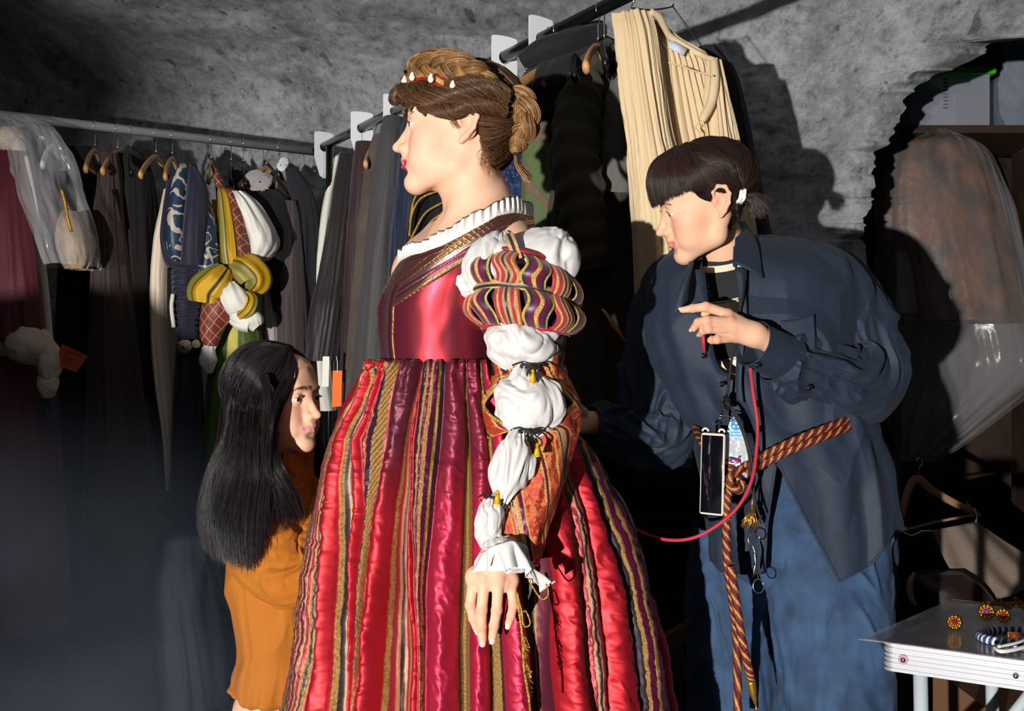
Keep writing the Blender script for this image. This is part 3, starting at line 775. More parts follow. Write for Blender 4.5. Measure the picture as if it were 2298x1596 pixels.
# --- blue brocade doublet
def brocade(name, c0, c1, scale, metal=0.0, thr=0.5, rough=0.5, dist=0.5):
    m = bpy.data.materials.new(name); m.use_nodes = True; nt = m.node_tree; L = nt.links; b = nt.nodes['Principled BSDF']
    tc = nt.nodes.new('ShaderNodeTexCoord'); n = nt.nodes.new('ShaderNodeTexNoise'); n.inputs['Scale'].default_value = scale * 0.6; n.inputs['Detail'].default_value = 2
    w = nt.nodes.new('ShaderNodeTexVoronoi'); w.feature = 'SMOOTH_F1'; w.inputs['Scale'].default_value = scale
    mx = nt.nodes.new('ShaderNodeMix'); mx.data_type = 'VECTOR'; mx.inputs[0].default_value = dist * 0.3
    L.new(tc.outputs['Object'], n.inputs['Vector']); L.new(tc.outputs['Object'], mx.inputs[4]); L.new(n.outputs['Color'], mx.inputs[5]); L.new(mx.outputs[1], w.inputs['Vector'])
    mt = nt.nodes.new('ShaderNodeMath'); mt.operation = 'MULTIPLY'; mt.inputs[1].default_value = 22; L.new(w.outputs['Distance'], mt.inputs[0])
    sn = nt.nodes.new('ShaderNodeMath'); sn.operation = 'SINE'; L.new(mt.outputs[0], sn.inputs[0])
    r = nt.nodes.new('ShaderNodeValToRGB'); r.color_ramp.elements[0].position = thr - 0.06; r.color_ramp.elements[1].position = thr + 0.06
    L.new(sn.outputs[0], r.inputs[0])
    mc = nt.nodes.new('ShaderNodeMix'); mc.data_type = 'RGBA'; L.new(r.outputs[0], mc.inputs[0]); mc.inputs[6].default_value = (*c0, 1); mc.inputs[7].default_value = (*c1, 1)
    L.new(mc.outputs[2], b.inputs['Base Color'])
    if metal:
        mm = nt.nodes.new('ShaderNodeMath'); mm.operation = 'MULTIPLY'; mm.inputs[1].default_value = metal; L.new(r.outputs[0], mm.inputs[0]); L.new(mm.outputs[0], b.inputs['Metallic'])
    b.inputs['Roughness'].default_value = rough
    bp = nt.nodes.new('ShaderNodeBump'); bp.inputs['Distance'].default_value = 0.002; L.new(r.outputs[0], bp.inputs['Height']); L.new(bp.outputs[0], b.inputs['Normal'])
    return m
M_BBRO = brocade('blue_brocade', hexc(30, 52, 78), hexc(176, 170, 156), 16, thr=0.45)
M_NAVYV = fab('navy_velvet', (30, 27, 54), rough=0.7, sheen=0.8, sheen_tint=(0.6, 0.6, 0.9))
root = empty('brocade_doublet', P(430, 600, 3.84), 'blue brocade doublet with navy velvet borders and ruched sleeve', 'doublet', GL)
G('brocade_front', '', '', [(368, 404, 428, 3.86, .03), (400, 392, 430, 3.84, .06), (470, 382, 428, 3.82, .08), (540, 378, 424, 3.82, .08), (578, 384, 420, 3.82, .06), (594, 392, 414, 3.82, .03)], M_BBRO, k=3, amp=0.003, seed=41, parent=root)
G('velvet_border', '', '', [(392, 378, 396, 3.90, .02), (470, 370, 392, 3.86, .06), (540, 367, 392, 3.85, .08), (582, 370, 420, 3.85, .08), (604, 380, 440, 3.85, .07)], M_NAVYV, k=3, amp=0.003, seed=42, parent=root)
G('velvet_panel', '', '', [(374, 425, 440, 3.80, .02), (420, 422, 462, 3.78, .05), (500, 414, 462, 3.76, .06), (597, 406, 456, 3.76, .05)], M_NAVYV, k=3, amp=0.004, seed=43, parent=root)
G('brocade_sleeve', '', '', [(450, 460, 470, 3.84, .02), (500, 458, 484, 3.82, .05), (560, 455, 492, 3.82, .06), (605, 448, 492, 3.82, .06), (620, 460, 484, 3.82, .03)], M_BBRO, k=4, amp=0.004, seed=44, parent=root)
def ruche(TH, T): return 0.006 * np.sin(T * 95 + 3 * np.cos(TH) + 2 * vnoise(np.cos(TH) * 2, np.sin(TH) * 2, T * 6)) * (0.6 + 0.4 * vnoise(np.cos(TH) * 3, T * 9)) + 0.003 * np.sin(3 * TH)
G('velvet_sleeve', '', '', [(592, 388, 450, 3.82, .05), (640, 386, 446, 3.82, .05), (700, 390, 444, 3.82, .045), (745, 394, 442, 3.82, .045), (774, 402, 440, 3.82, .035)], M_NAVYV, parent=root, disp=ruche, nr=130)
def ruffle(mb, c, rx, rz, n=17, amp=0.4, seed=0, col=None, thick=0.02, ry=None):
    """crumpled pom of pleated cloth"""
    th = np.linspace(0, 2 * math.pi, 120, endpoint=False); rows = []
    ry = ry or rx
    for j, s in enumerate(np.linspace(0.12, 1, 12)):
        wv = amp * s * (np.sin(n * th + 0.8 * vnoise(np.cos(th) * 2 + seed, np.sin(th) * 2) * 4))
        rows.append(np.stack([rx * s * np.cos(th) * (1 + 0.15 * wv), -thick * (1 - s) * 1.0 + ry * 0.35 * wv * s, rz * s * np.sin(th) * (1 + 0.15 * wv)], -1))
    mb.add((np.array(rows) + np.asarray(c)).reshape(-1, 3), grid_faces(12, 120), col)
mb = MB(); ruffle(mb, P(414, 778, 3.74), .028, .026, 9); ruffle(mb, P(440, 772, 3.75), .016, .016, 7); mb.build('lace_cuff', fab('tan_lace', (150, 134, 116), bump=2, bscale=220), root)
mb = MB(); ruffle(mb, P(411, 372, 3.80), .014, .010, 7); mb.build('lace_collar', FAB['tan_lace'], root)
mb = MB(); mb.tube(PS([(388, 660, 3.76), (385, 690, 3.76), (390, 735, 3.76)]), 0.008, 8, m=20); mb.build('shirt_peeping_out', lin, root)
G('velvet_skirt', 'long navy velvet skirt under the blue brocade doublet', 'skirt', [(772, 398, 448, 3.88, .06), (860, 396, 450, 3.88, .08), (1000, 392, 452, 3.88, .11), (1250, 385, 460, 3.88, .14)], M_NAVYV, k=8, amp=0.010, seed=46, group=GL)
# --- yellow striped doublet
M_YST = bsdf('striped_gold_satin', attr=True, rough=0.38, metattr=True, bump=0.4, bscale=250)
def stripes(pal, wid):
    edges = np.cumsum([0] + list(wid)); tot = edges[-1]
    pal = np.array([hexc(*q[:3]) for q in pal]); met_ = None
    def f(u):
        k = np.clip(np.searchsorted(edges, (u % 1.0) * tot, side='right') - 1, 0, len(pal) - 1); return pal[k], k
    return f
YP = [(206, 160, 30), (40, 36, 30), (150, 140, 70), (170, 160, 90), (60, 56, 40), (190, 150, 24), (226, 180, 40), (40, 36, 30), (206, 160, 30)]
YF = stripes(YP, [2, .5, 2, 2, .5, 1.5, 2.2, .5, 1.5])
def ycol(reps=1.0, off=0.0):
    def f(V):
        th = np.linspace(0, 2 * math.pi, V.shape[1], endpoint=False); u = (np.cos(th) * 0.5 + 0.5) * reps + off
        return np.broadcast_to(YF(u)[0][None], V.shape)
    return f
def ymet(V): return np.full(V.shape[:2], 0.45)
M_RUST = bsdf('rust_quilting', hexc(118, 52, 44), rough=0.6)
def quilt_mat(name, c0, c1, s):
    m = bsdf(name, c0, rough=0.55); nt = m.node_tree; L = nt.links; b = nt.nodes['Principled BSDF']
    tc = nt.nodes.new('ShaderNodeTexCoord'); fs = []
    for a in (1, -1):
        d = nt.nodes.new('ShaderNodeVectorMath'); d.operation = 'DOT_PRODUCT'; d.inputs[1].default_value = (1 * s, 0, a * 0.8 * s); L.new(tc.outputs['Object'], d.inputs[0])
        fr = nt.nodes.new('ShaderNodeMath'); fr.operation = 'FRACT'; L.new(d.outputs['Value'], fr.inputs[0])
        lt = nt.nodes.new('ShaderNodeMath'); lt.operation = 'LESS_THAN'; lt.inputs[1].default_value = 0.07; L.new(fr.outputs[0], lt.inputs[0]); fs.append(lt)
    mx = nt.nodes.new('ShaderNodeMath'); mx.operation = 'MAXIMUM'; L.new(fs[0].outputs[0], mx.inputs[0]); L.new(fs[1].outputs[0], mx.inputs[1])
    mc = nt.nodes.new('ShaderNodeMix'); mc.data_type = 'RGBA'; mc.inputs[6].default_value = (*c0, 1); mc.inputs[7].default_value = (*c1, 1)
    L.new(mx.outputs[0], mc.inputs[0]); L.new(mc.outputs[2], b.inputs['Base Color']); return m
M_QUILT = quilt_mat('rust_diamond_quilt', hexc(116, 50, 42), hexc(196, 160, 120), 26)
M_WLIN = fab('white_linen', (232, 230, 224), rough=0.8, sheen=0.2, bump=0.6, bscale=60)
root = empty('striped_doublet', P(530, 700, 3.92), 'yellow striped doublet with rust quilting and big puffed white sleeves', 'doublet', GL)
G('striped_shoulder', '', '', [(416, 484, 500, 3.92, .02), (440, 486, 520, 3.90, .04), (500, 490, 536, 3.88, .06), (560, 492, 544, 3.86, .065), (596, 496, 544, 3.86, .05), (604, 502, 538, 3.86, .03)], M_YST, parent=root, k=4, amp=0.003, seed=51, col=ycol(), met=ymet)
G('striped_back', '', '', [(450, 476, 492, 3.96, .03), (520, 480, 500, 3.96, .06), (600, 480, 506, 3.96, .06), (620, 486, 502, 3.96, .04)], M_YST, parent=root, k=4, amp=0.003, seed=52, col=ycol(1, .3), met=ymet)
G('collar', '', '', [(385, 482, 492, 3.92, .02), (402, 482, 500, 3.91, .03), (424, 486, 506, 3.90, .035)], M_QUILT, parent=root, k=4, amp=0.002, seed=53)
G('quilted_front', '', '', [(426, 500, 528, 3.92, .03), (480, 522, 546, 3.90, .05), (560, 536, 560, 3.88, .06), (612, 520, 572, 3.88, .05), (640, 510, 552, 3.88, .04)], M_QUILT, parent=root, k=3, amp=0.003, seed=54)
def puff_disp(seed, a=0.008):
    return lambda TH, T: a * (fbm(np.cos(TH) * 1.3 + seed, np.sin(TH) * 1.3, T * 2.2, 3)) + a * 0.8 * sstep(.6, 0, T) * np.sin(9 * TH + seed) + a * .5 * sstep(.7, 1, T) * np.sin(11 * TH)
G('puffed_sleeve', '', '', [(430, 520, 545, 3.92, .03), (455, 530, 578, 3.92, .07), (500, 546, 612, 3.92, .10), (535, 556, 628, 3.92, .11), (562, 560, 622, 3.92, .09), (582, 560, 602, 3.92, .05), (586, 566, 590, 3.92, .02)], M_WLIN, parent=root, disp=puff_disp(2, .010))
V, F_, TH, T = sleeve(PS([(505, 605, 3.80), (485, 630, 3.78), (466, 655, 3.78), (462, 680, 3.78)]), [.035, .062, .072, .060], disp=lambda TH, T: .004 * np.sin(7 * TH))
mobj('striped_bow', V.reshape(-1, 3), F_, M_YST, root, col=YF(TH / (2 * math.pi) * 2)[0].reshape(-1, 3), met=.45)
V, F_, TH, T = sleeve(PS([(530, 600, 3.86), (556, 612, 3.84), (572, 632, 3.84), (560, 652, 3.84)]), [.05, .07, .065, .03], disp=lambda TH, T: .005 * np.sin(8 * TH))
mobj('striped_bow', V.reshape(-1, 3), F_, M_YST, root, col=YF(TH / (2 * math.pi) * 2 + .3)[0].reshape(-1, 3), met=.45)
V, F_, TH, T = sleeve(PS([(500, 640, 3.82), (490, 690, 3.80), (476, 735, 3.80), (470, 776, 3.80)]), [.045, .060, .045, .030], disp=folds(4, .003, 6))
mobj('quilted_sleeve', V.reshape(-1, 3), F_, M_QUILT, root)
V, F_, TH, T = sleeve(PS([(515, 640, 3.80), (524, 668, 3.78), (536, 690, 3.80), (548, 705, 3.80)]), [.025, .052, .050, .03], disp=puff_disp(5, .004))
mobj('shirt_puff', V.reshape(-1, 3), F_, M_WLIN, root)
V, F_, TH, T = sleeve(PS([(520, 712, 3.82), (545, 718, 3.80), (568, 722, 3.80), (580, 735, 3.80)]), [.02, .042, .045, .02], disp=puff_disp(7, .004))
mobj('shirt_puff', V.reshape(-1, 3), F_, M_WLIN, root)
V, F_, TH, T = sleeve(PS([(540, 712, 3.77), (560, 695, 3.76), (566, 675, 3.77), (556, 660, 3.79)]), [.020, .024, .022, .014], disp=lambda TH, T: .002 * np.sin(7 * TH))
mobj('striped_band', V.reshape(-1, 3), F_, M_YST, root, col=YF(TH / (2 * math.pi) * 2)[0].reshape(-1, 3), met=.45)
V, F_, TH, T = sleeve(PS([(470, 774, 3.80), (468, 785, 3.80), (466, 812, 3.80), (470, 838, 3.80)]), [.024, .022, .034, .010], disp=puff_disp(9, .004))
mobj('white_cuff', V.reshape(-1, 3), F_, M_WLIN, root)
def gcol(V):
    th = np.linspace(0, 2 * math.pi, V.shape[1], endpoint=False); u = np.cos(th) * .5 + .5
    c = np.where(((u > .42) & (u < .62))[:, None], np.array([hexc(190, 180, 90)]), np.array([hexc(78, 100, 44)])); c[(u < .08)] = hexc(190, 180, 90)
    return np.broadcast_to(c[None], V.shape)
G('green_skirt', 'olive green skirt with pale yellow bands under the striped doublet', 'skirt', [(700, 494, 574, 3.95, .06), (780, 478, 590, 3.95, .09), (900, 466, 600, 3.95, .12), (1150, 450, 620, 3.95, .15)],
  bsdf('green_satin', attr=True, rough=.4, bump=.4), k=7, amp=0.012, seed=56, col=gcol, group=GL)
# --- grey beige ruffled shirt and gowns up to the corner
gb = fab('grey_lilac_cloth', (158, 150, 154), sheen=0.2)
root = empty('ruffled_gown', P(600, 800, 4.12), 'grey lilac gown with frilled cuff behind the puffed white sleeve', 'gown', GL)
G('gown_body', '', '', [(440, 530, 600, 4.18, .04), (520, 570, 625, 4.16, .08), (600, 588, 632, 4.14, .10), (700, 590, 640, 4.14, .11), (900, 590, 655, 4.14, .13), (1100, 590, 662, 4.14, .13)], gb, k=7, amp=0.010, seed=61, parent=root)
mb = MB()
for q, (a, b_) in enumerate([(574, 400), (580, 404), (586, 410)]): ruffle(mb, P(a, b_, 4.05 - .01 * q), .045 - .004 * q, .034, 15, seed=q)
mb.build('frilled_cuff', gb, root)
V, F_, TH, T = sleeve(PS([(578, 405, 4.08), (580, 440, 4.08), (590, 480, 4.1)]), [.030, .036, .045], disp=folds(4, .003, 6)); mobj('gown_sleeve', V.reshape(-1, 3), F_, gb, root)
mb = MB()
for q, (a, b_) in enumerate([(636, 365), (632, 373)]): ruffle(mb, P(a, b_, 4.2 - .01 * q), .020, .022, 11, seed=q)
tag(mb.build('lace_jabot', fab('white_lace', (220, 222, 228))), 'small pleated white lace jabot on the dark coat near the corner', 'jabot')
G('black_jacket', 'black jacket with rounded shoulder between frilled gown and brown velvet', 'jacket', [(385, 510, 560, 4.2, .04), (440, 540, 640, 4.12, .08), (500, 560, 662, 4.08, .10), (550, 590, 666, 4.06, .10), (620, 600, 650, 4.08, .09), (700, 612, 640, 4.1, .07)], dk, k=6, amp=0.008, seed=62, group=GL)
G('brown_velvet_gown', 'taupe brown velvet gown hanging left of the corner', 'gown', [(452, 640, 664, 4.1, .03), (500, 626, 676, 4.1, .06), (600, 620, 684, 4.1, .09), (750, 622, 692, 4.1, .11), (900, 626, 700, 4.1, .12), (1150, 620, 710, 4.1, .13)], fab('taupe_velvet', (84, 70, 74), rough=.7, sheen=.6), k=6, amp=0.012, seed=63, group=GL)
G('dark_blue_coat', 'dark blue-black coat in the corner where the rails meet', 'coat', [(380, 640, 668, 4.25, .04), (430, 650, 700, 4.24, .09), (520, 664, 716, 4.22, .12), (700, 668, 720, 4.22, .13), (1100, 670, 724, 4.22, .13)], fab('blue_black_wool', (36, 38, 50), sheen=.3), k=5, amp=0.008, seed=64, group=GL)
# ================================================================ black rail
G('ivory_gown', 'ivory gown edge-on, first garment on the black rail', 'gown', [(352, 752, 766, 4.28, .03), (450, 728, 752, 4.26, .06), (550, 714, 745, 4.25, .08), (620, 708, 742, 4.25, .09), (820, 704, 748, 4.25, .1), (920, 716, 760, 4.25, .1)], fab('ivory_cloth', (222, 222, 212)), k=4, amp=0.004, seed=65, group=GR)
G('chocolate_velvet_coat', 'black brown velvet coat with wide sleeve on the black rail', 'coat', [(345, 762, 800, 4.05, .04), (420, 748, 806, 4.0, .07), (520, 732, 800, 3.95, .09), (640, 714, 790, 3.92, .10), (700, 700, 785, 3.9, .10), (810, 688, 766, 3.9, .08)], fab('black_brown_velvet', (46, 38, 42), rough=.55, sheen=.5), k=6, amp=0.014, seed=66, group=GR)
G('plum_coat', 'plum brown coat between the velvet coat and the tweed coat', 'coat', [(320, 798, 838, 3.9, .04), (400, 790, 836, 3.9, .08), (560, 780, 830, 3.9, .1), (800, 768, 822, 3.9, .12), (1000, 760, 815, 3.9, .12)], fab('plum_velvet', (66, 40, 48), rough=.6, sheen=.5), k=6, amp=0.010, seed=67, group=GR)
G('tweed_coat', 'grey brown flecked tweed coat on the black rail', 'coat', [(305, 838, 872, 3.75, .04), (360, 822, 868, 3.72, .07), (450, 812, 858, 3.7, .09), (600, 798, 850, 3.7, .10), (800, 782, 840, 3.7, .12), (1000, 770, 830, 3.7, .12)], fab('tweed', (104, 90, 84), bump=2, bscale=180, noise_col=.35), k=5, amp=0.006, seed=68, group=GR)
G('grey_long_coat', 'smooth dark grey long coat beside the face of the dressed woman', 'coat', [(262, 862, 902, 3.55, .03), (310, 852, 910, 3.5, .07), (420, 838, 915, 3.45, .10), (560, 822, 905, 3.45, .12), (760, 800, 900, 3.45, .14), (1000, 780, 890, 3.45, .14)], fab('charcoal_gabardine', (88, 86, 90), rough=.7), k=4, amp=0.010, seed=69, group=GR)
G('navy_velvet_coat', 'midnight blue velvet coat behind the chin of the dressed woman', 'coat', [(260, 905, 950, 3.3, .04), (400, 890, 975, 3.3, .09), (500, 878, 985, 3.3, .12), (800, 860, 1000, 3.3, .14), (1000, 850, 1010, 3.3, .14)], fab('midnight_velvet', (30, 40, 66), rough=.6, sheen=.7, sheen_tint=(.6, .7, 1)), k=5, amp=0.008, seed=70, group=GR)
root = empty('gold_corded_gown', P(985, 900, 3.1), 'black satin gown trimmed with curving gold cords behind the neck', 'gown', GR)
gv = G('gown_body', '', '', [(270, 960, 1010, 3.15, .04), (400, 930, 1060, 3.12, .08), (500, 914, 1070, 3.1, .10), (620, 905, 1080, 3.1, .12), (900, 900, 1090, 3.1, .13)], fab('black_satin', (22, 24, 32), rough=.35, sheen=.2), k=5, amp=0.008, seed=71, parent=root)
M_GOLDT = bsdf('gold_thread', hexc(216, 176, 90), rough=.3, metal=.9, bump=1, bscale=500)
for cc in ([(938, 430), (927, 455), (920, 500)], [(985, 428), (945, 445), (925, 480), (918, 530)], [(992, 455), (955, 478), (930, 520), (912, 560)], [(990, 480), (965, 500), (940, 540), (930, 580)], [(1000, 505), (970, 530), (952, 560)]):
    MB().tube(PS(cc, 2.985), 0.0035, 6, m=24).build('gold_cord', M_GOLDT, root)
G('camouflage_shirt', 'green and brown camouflage shirt on the black rail', 'shirt', [(205, 1178, 1238, 2.96, .03), (260, 1172, 1262, 2.9, .06), (360, 1168, 1272, 2.88, .08), (480, 1170, 1280, 2.88, .10), (620, 1170, 1290, 2.88, .12), (900, 1170, 1300, 2.88, .13)],
  brocade('camouflage', hexc(82, 96, 60), hexc(104, 84, 68), 7, thr=0.25, rough=.9, dist=1.0), k=5, amp=0.010, seed=72, group=GR)
G('blue_crushed_velvet_gown', 'blue crushed velvet gown behind the bun of the dressed woman', 'gown', [(180, 1130, 1180, 3.02, .03), (240, 1118, 1202, 3.0, .06), (360, 1108, 1204, 2.98, .08), (480, 1100, 1200, 2.98, .10), (700, 1095, 1204, 2.98, .12), (1000, 1095, 1210, 2.98, .13)],
  fabric('blue_crushed_velvet', (26, 52, 104), rough=.35, sheen=.6, bump=4, bscale=45, noise_col=.5, ncscale=40, bstretch=(2, 2, .7)), k=6, amp=0.008, seed=73, group=GR)
ol = fab('olive_wadded_cloth', (72, 66, 52), rough=.95, bump=1.5, bscale=120)
root = empty('olive_quilted_coat', P(1320, 900, 2.78), 'olive brown quilted coat with long hanging sleeve', 'coat', GR)
G('coat_body', '', '', [(120, 1310, 1372, 2.78, .05), (190, 1280, 1396, 2.76, .09), (300, 1262, 1420, 2.76, .12), (420, 1240, 1432, 2.76, .14), (560, 1225, 1442, 2.76, .15), (800, 1220, 1450, 2.76, .16), (1000, 1220, 1450, 2.76, .16)], ol, k=7, amp=0.018, seed=74, parent=root)
V, F_, TH, T = sleeve(PS([(1325, 140, 2.66), (1300, 240, 2.60), (1290, 360, 2.56), (1310, 480, 2.56), (1330, 600, 2.58)]), [.03, .06, .065, .06, .05], disp=lambda TH, T: .004 * np.sin(T * 60 + 2 * np.cos(TH)) + .006 * fbm(np.cos(TH), np.sin(TH), T * 5, 3)); mobj('hanging_sleeve', V.reshape(-1, 3), F_, ol, root)
gg = fab('grey_suede', (112, 112, 108), rough=.9)
V, F_, TH, T = sleeve(PS([(1398, 170, 2.66), (1392, 260, 2.62), (1390, 340, 2.62), (1384, 430, 2.64)]), [.03, .05, .055, .05], disp=lambda TH, T: .006 * fbm(np.cos(TH) * 1.5, np.sin(TH) * 1.5, T * 6, 3)); tag(mobj('suede_sleeve', V.reshape(-1, 3), F_, gg), 'pale grey suede jacket sleeve left of the cream gauze dress', 'jacket', GR)
bk = fab('black_wool', (16, 16, 20), sheen=.25)
root = empty('black_overcoat', P(1250, 700, 2.9), 'black overcoat with broad collar over wooden hanger on the black rail', 'coat', GR)
G('coat_shoulder', '', '', [(84, 1300, 1368, 2.80, .03), (110, 1262, 1388, 2.78, .07), (150, 1190, 1392, 2.74, .10), (200, 1166, 1340, 2.72, .11), (240, 1176, 1300, 2.74, .09), (262, 1200, 1260, 2.78, .05)], bk, k=5, amp=0.008, seed=75, parent=root)
G('coat_body', '', '', [(78, 1326, 1352, 2.86, .03), (130, 1296, 1410, 2.9, .08), (300, 1290, 1432, 2.95, .1), (800, 1270, 1460, 2.95, .12)], bk, k=5, amp=0.010, seed=76, parent=root)
V, F_, TH, T = sleeve(PS([(1172, 138, 2.68), (1215, 112, 2.66), (1262, 100, 2.66), (1310, 82, 2.68), (1350, 64, 2.72)]), [.020, .030, .032, .030, .022], disp=folds(3, .003, 3)); mobj('coat_collar', V.reshape(-1, 3), F_, bk, root)
G('navy_coat', 'narrow navy coat showing just left of the cream gauze dress', 'coat', [(100, 1378, 1408, 2.7, .04), (250, 1384, 1432, 2.68, .08), (400, 1392, 1450, 2.68, .1), (700, 1392, 1470, 2.68, .12), (1000, 1392, 1480, 2.68, .12)], fab('navy_wool', (30, 34, 48), sheen=.3), k=4, amp=0.006, seed=77, group=GR)
# --- cream gauze dress (wide, facing the viewer)
M_GAUZE = fabric('cream_gauze', (206, 184, 148), rough=.9, sheen=.05, bump=.8, bscale=120, bstretch=(4, 4, .5))
root = empty('gauze_dress', P(1540, 1000, 2.55), 'pleated cream gauze dress hanging behind the woman in the navy shirt', 'dress', GR)
def gz(seed, k=15):
    def f(TH, T):
        c, s = np.cos(TH), np.sin(TH); w = vnoise(c * 2 + seed, s * 2, T * 1.3) * 1.2
        a = np.sin(k * TH + w * 2.2); b = np.sin((2 * k + 3) * TH + w * 3)
        b2 = np.sin((4 * k + 5) * TH + w * 9 + 2 * vnoise(c * 9, s * 9, T * 4)); return 0.006 * (1 - np.abs(a)) ** 2 + 0.0028 * b + 0.0016 * b2 + .012 * vnoise(c * 2.2, s * 2.2, T * 1.6 + seed) + .004 * np.maximum(0, ridge(c * 3, s * 3 + T, T * 5) - .4)
    return f
G('dress_front', '', '', [(30, 1384, 1460, 2.46, .03), (80, 1390, 1474, 2.44, .04), (180, 1402, 1486, 2.42, .05), (300, 1418, 1502, 2.40, .06), (380, 1424, 1520, 2.40, .07), (480, 1432, 1540, 2.40, .08), (700, 1440, 1580, 2.42, .10), (960, 1450, 1600, 2.42, .11)], M_GAUZE, parent=root, disp=gz(1, 9), nth=220, nr=120)
G('dress_back', '', '', [(52, 1448, 1482, 2.52, .02), (90, 1448, 1530, 2.54, .03), (130, 1450, 1592, 2.54, .04), (200, 1454, 1614, 2.53, .05), (300, 1462, 1640, 2.52, .06), (420, 1480, 1664, 2.52, .08), (600, 1490, 1690, 2.52, .10), (960, 1490, 1730, 2.52, .12)], M_GAUZE, parent=root, disp=gz(5, 17), nth=260, nr=120)
G('dress_side', '', '', [(136, 1594, 1608, 2.47, .015), (200, 1588, 1624, 2.46, .03), (300, 1584, 1646, 2.45, .04), (420, 1580, 1668, 2.44, .06), (600, 1570, 1692, 2.44, .09), (960, 1560, 1720, 2.44, .10)], M_GAUZE, parent=root, disp=gz(8, 9), nth=160, nr=110)
MB().tube(PS([(1602, 138, 2.44), (1604, 180, 2.42), (1596, 230, 2.41), (1580, 262, 2.40), (1575, 272, 2.40)]), [.010, .012, .012, .011, .008], 10, m=60).build('gathered_neckline', M_GAUZE, root)
MB().tube(PS([(1602, 136, 2.46), (1570, 122, 2.50), (1530, 100, 2.51), (1500, 78, 2.50), (1480, 40, 2.46), (1460, 26, 2.44)]), [.008, .008, .009, .009, .009, .008], 10, m=60).build('gathered_neckline', M_GAUZE, root)
mb = MB()
for q in ([(1575, 270), (1560, 285), (1570, 300), (1562, 330)], [(1576, 270), (1584, 300), (1582, 335)], [(1602, 170), (1560, 160), (1530, 148), (1500, 140)]): MB().tube(PS(q, 2.395), .0022, 6, m=24).build('tie_string', M_GAUZE, root)
MB().box(P(1520, 108, 2.475), (.045, .003, .020), rot=Matrix.Rotation(math.radians(28), 3, 'Y')).build('woven_label', bsdf('pale_blue_label', hexc(186, 196, 210)), root)
# its wire hanger, hooked on the rail end
p = rail_line(RA, rdir, 1420)
root = empty('wire_hanger', p, 'thin black wire hanger carrying the cream gauze dress', 'coat hanger', HG2)
MB().tube(PS([(1416, 18, 2.46), (1422, 2, 2.45), (1430, -10, 2.45), (1424, -22, 2.45), (1412, -20, 2.45)]), .0022, 6, m=30).build('hook', M_CHROME, root)
MB().tube(PS([(1416, 18, 2.46), (1460, 22, 2.47), (1505, 16, 2.48), (1512, 8, 2.48)]), .002, 6, m=20).build('wire_arm', M_BLACKPL, root)
MB().tube(PS([(1508, 12, 2.48), (1550, 70, 2.48), (1592, 126, 2.47), (1602, 140, 2.47)]), .0018, 6, m=20).build('wire_arm', M_BLACKPL, root)
G('black_gown', 'black gown at the right end behind the cream gauze dress', 'gown', [(110, 1560, 1626, 2.72, .04), (200, 1560, 1662, 2.74, .07), (340, 1560, 1690, 2.76, .1), (480, 1560, 1716, 2.78, .12), (700, 1560, 1750, 2.8, .14), (1100, 1560, 1790, 2.8, .16)], bk, k=6, amp=0.012, seed=79, group=GR)
# orange price tag and white label below the velvet coat
root, c, ux, uy, W, H = tag_card('price_tag', 'bright orange blank card tag hanging between kneeling woman and striped skirt', [(745, 914), (766, 912), (768, 832), (747, 832)], 3.6, (250, 112, 20))
MB().tube(PS([(757, 836, 3.597), (757, 812, 3.6), (755, 800, 3.61)]), .0015, 6, m=10).build('string', M_WHITEPL, root)
tag(prism([(0, 0), (.025, 0), (.028, .11), (.004, .11)], P(722, 868, 3.62), (1, 0, 0), (0, 0, 1), .001).build('care_label', M_WLIN, smooth=False), 'white fabric label hanging beside the orange card tag', 'label')
# dark things low in the background
for i, (rows, lb, c, rgb) in enumerate([
    ([(800, 300, 420, 4.3, .1), (1100, 260, 460, 4.3, .16), (1330, 250, 480, 4.3, .2)], 'heap of black cloth on the floor behind the kneeling woman', 'cloth', (30, 30, 36)),
    ([(1200, 360, 470, 3.2, .1), (1290, 350, 500, 3.2, .18), (1450, 370, 530, 3.2, .2), (1560, 360, 540, 3.2, .16)], 'fringed dark blue bundle on the floor behind the kneeling woman', 'bundle', (44, 50, 74)),
    ([(640, 1300, 1420, 3.1, .1), (900, 1280, 1450, 3.1, .15), (1300, 1290, 1470, 3.1, .15)], 'black gown low between dressed woman and woman in navy shirt', 'gown', (18, 17, 18))]):
    G('dark_bundle' if c != 'gown' else 'black_gown', lb, c, rows, fab('bundle%d' % i, [c_ * .6 for c_ in rgb], sheen=.0), k=8, amp=.02, seed=90 + i)
# ================================================================ people
def skin_mat(name, tint=(1, 1, 1)):
    m = bsdf(name, attr=True, rough=0.55, sss=0.18, bump=0.3, bscale=1400, spec=0.35)
    return m
M_SKIN = skin_mat('skin')
M_EYE = bsdf('eyeball', attr=True, rough=0.08, spec=0.8)
M_HAIR = bsdf('hair', attr=True, rough=0.33, spec=0.5)
M_SCALP = bsdf('hair_base', attr=True, rough=0.8, spec=0.2, bump=3, bscale=120)
M_NAIL = bsdf('fingernail', hexc(232, 190, 184), rough=0.2)
SK = np.array(hexc(224, 178, 150))

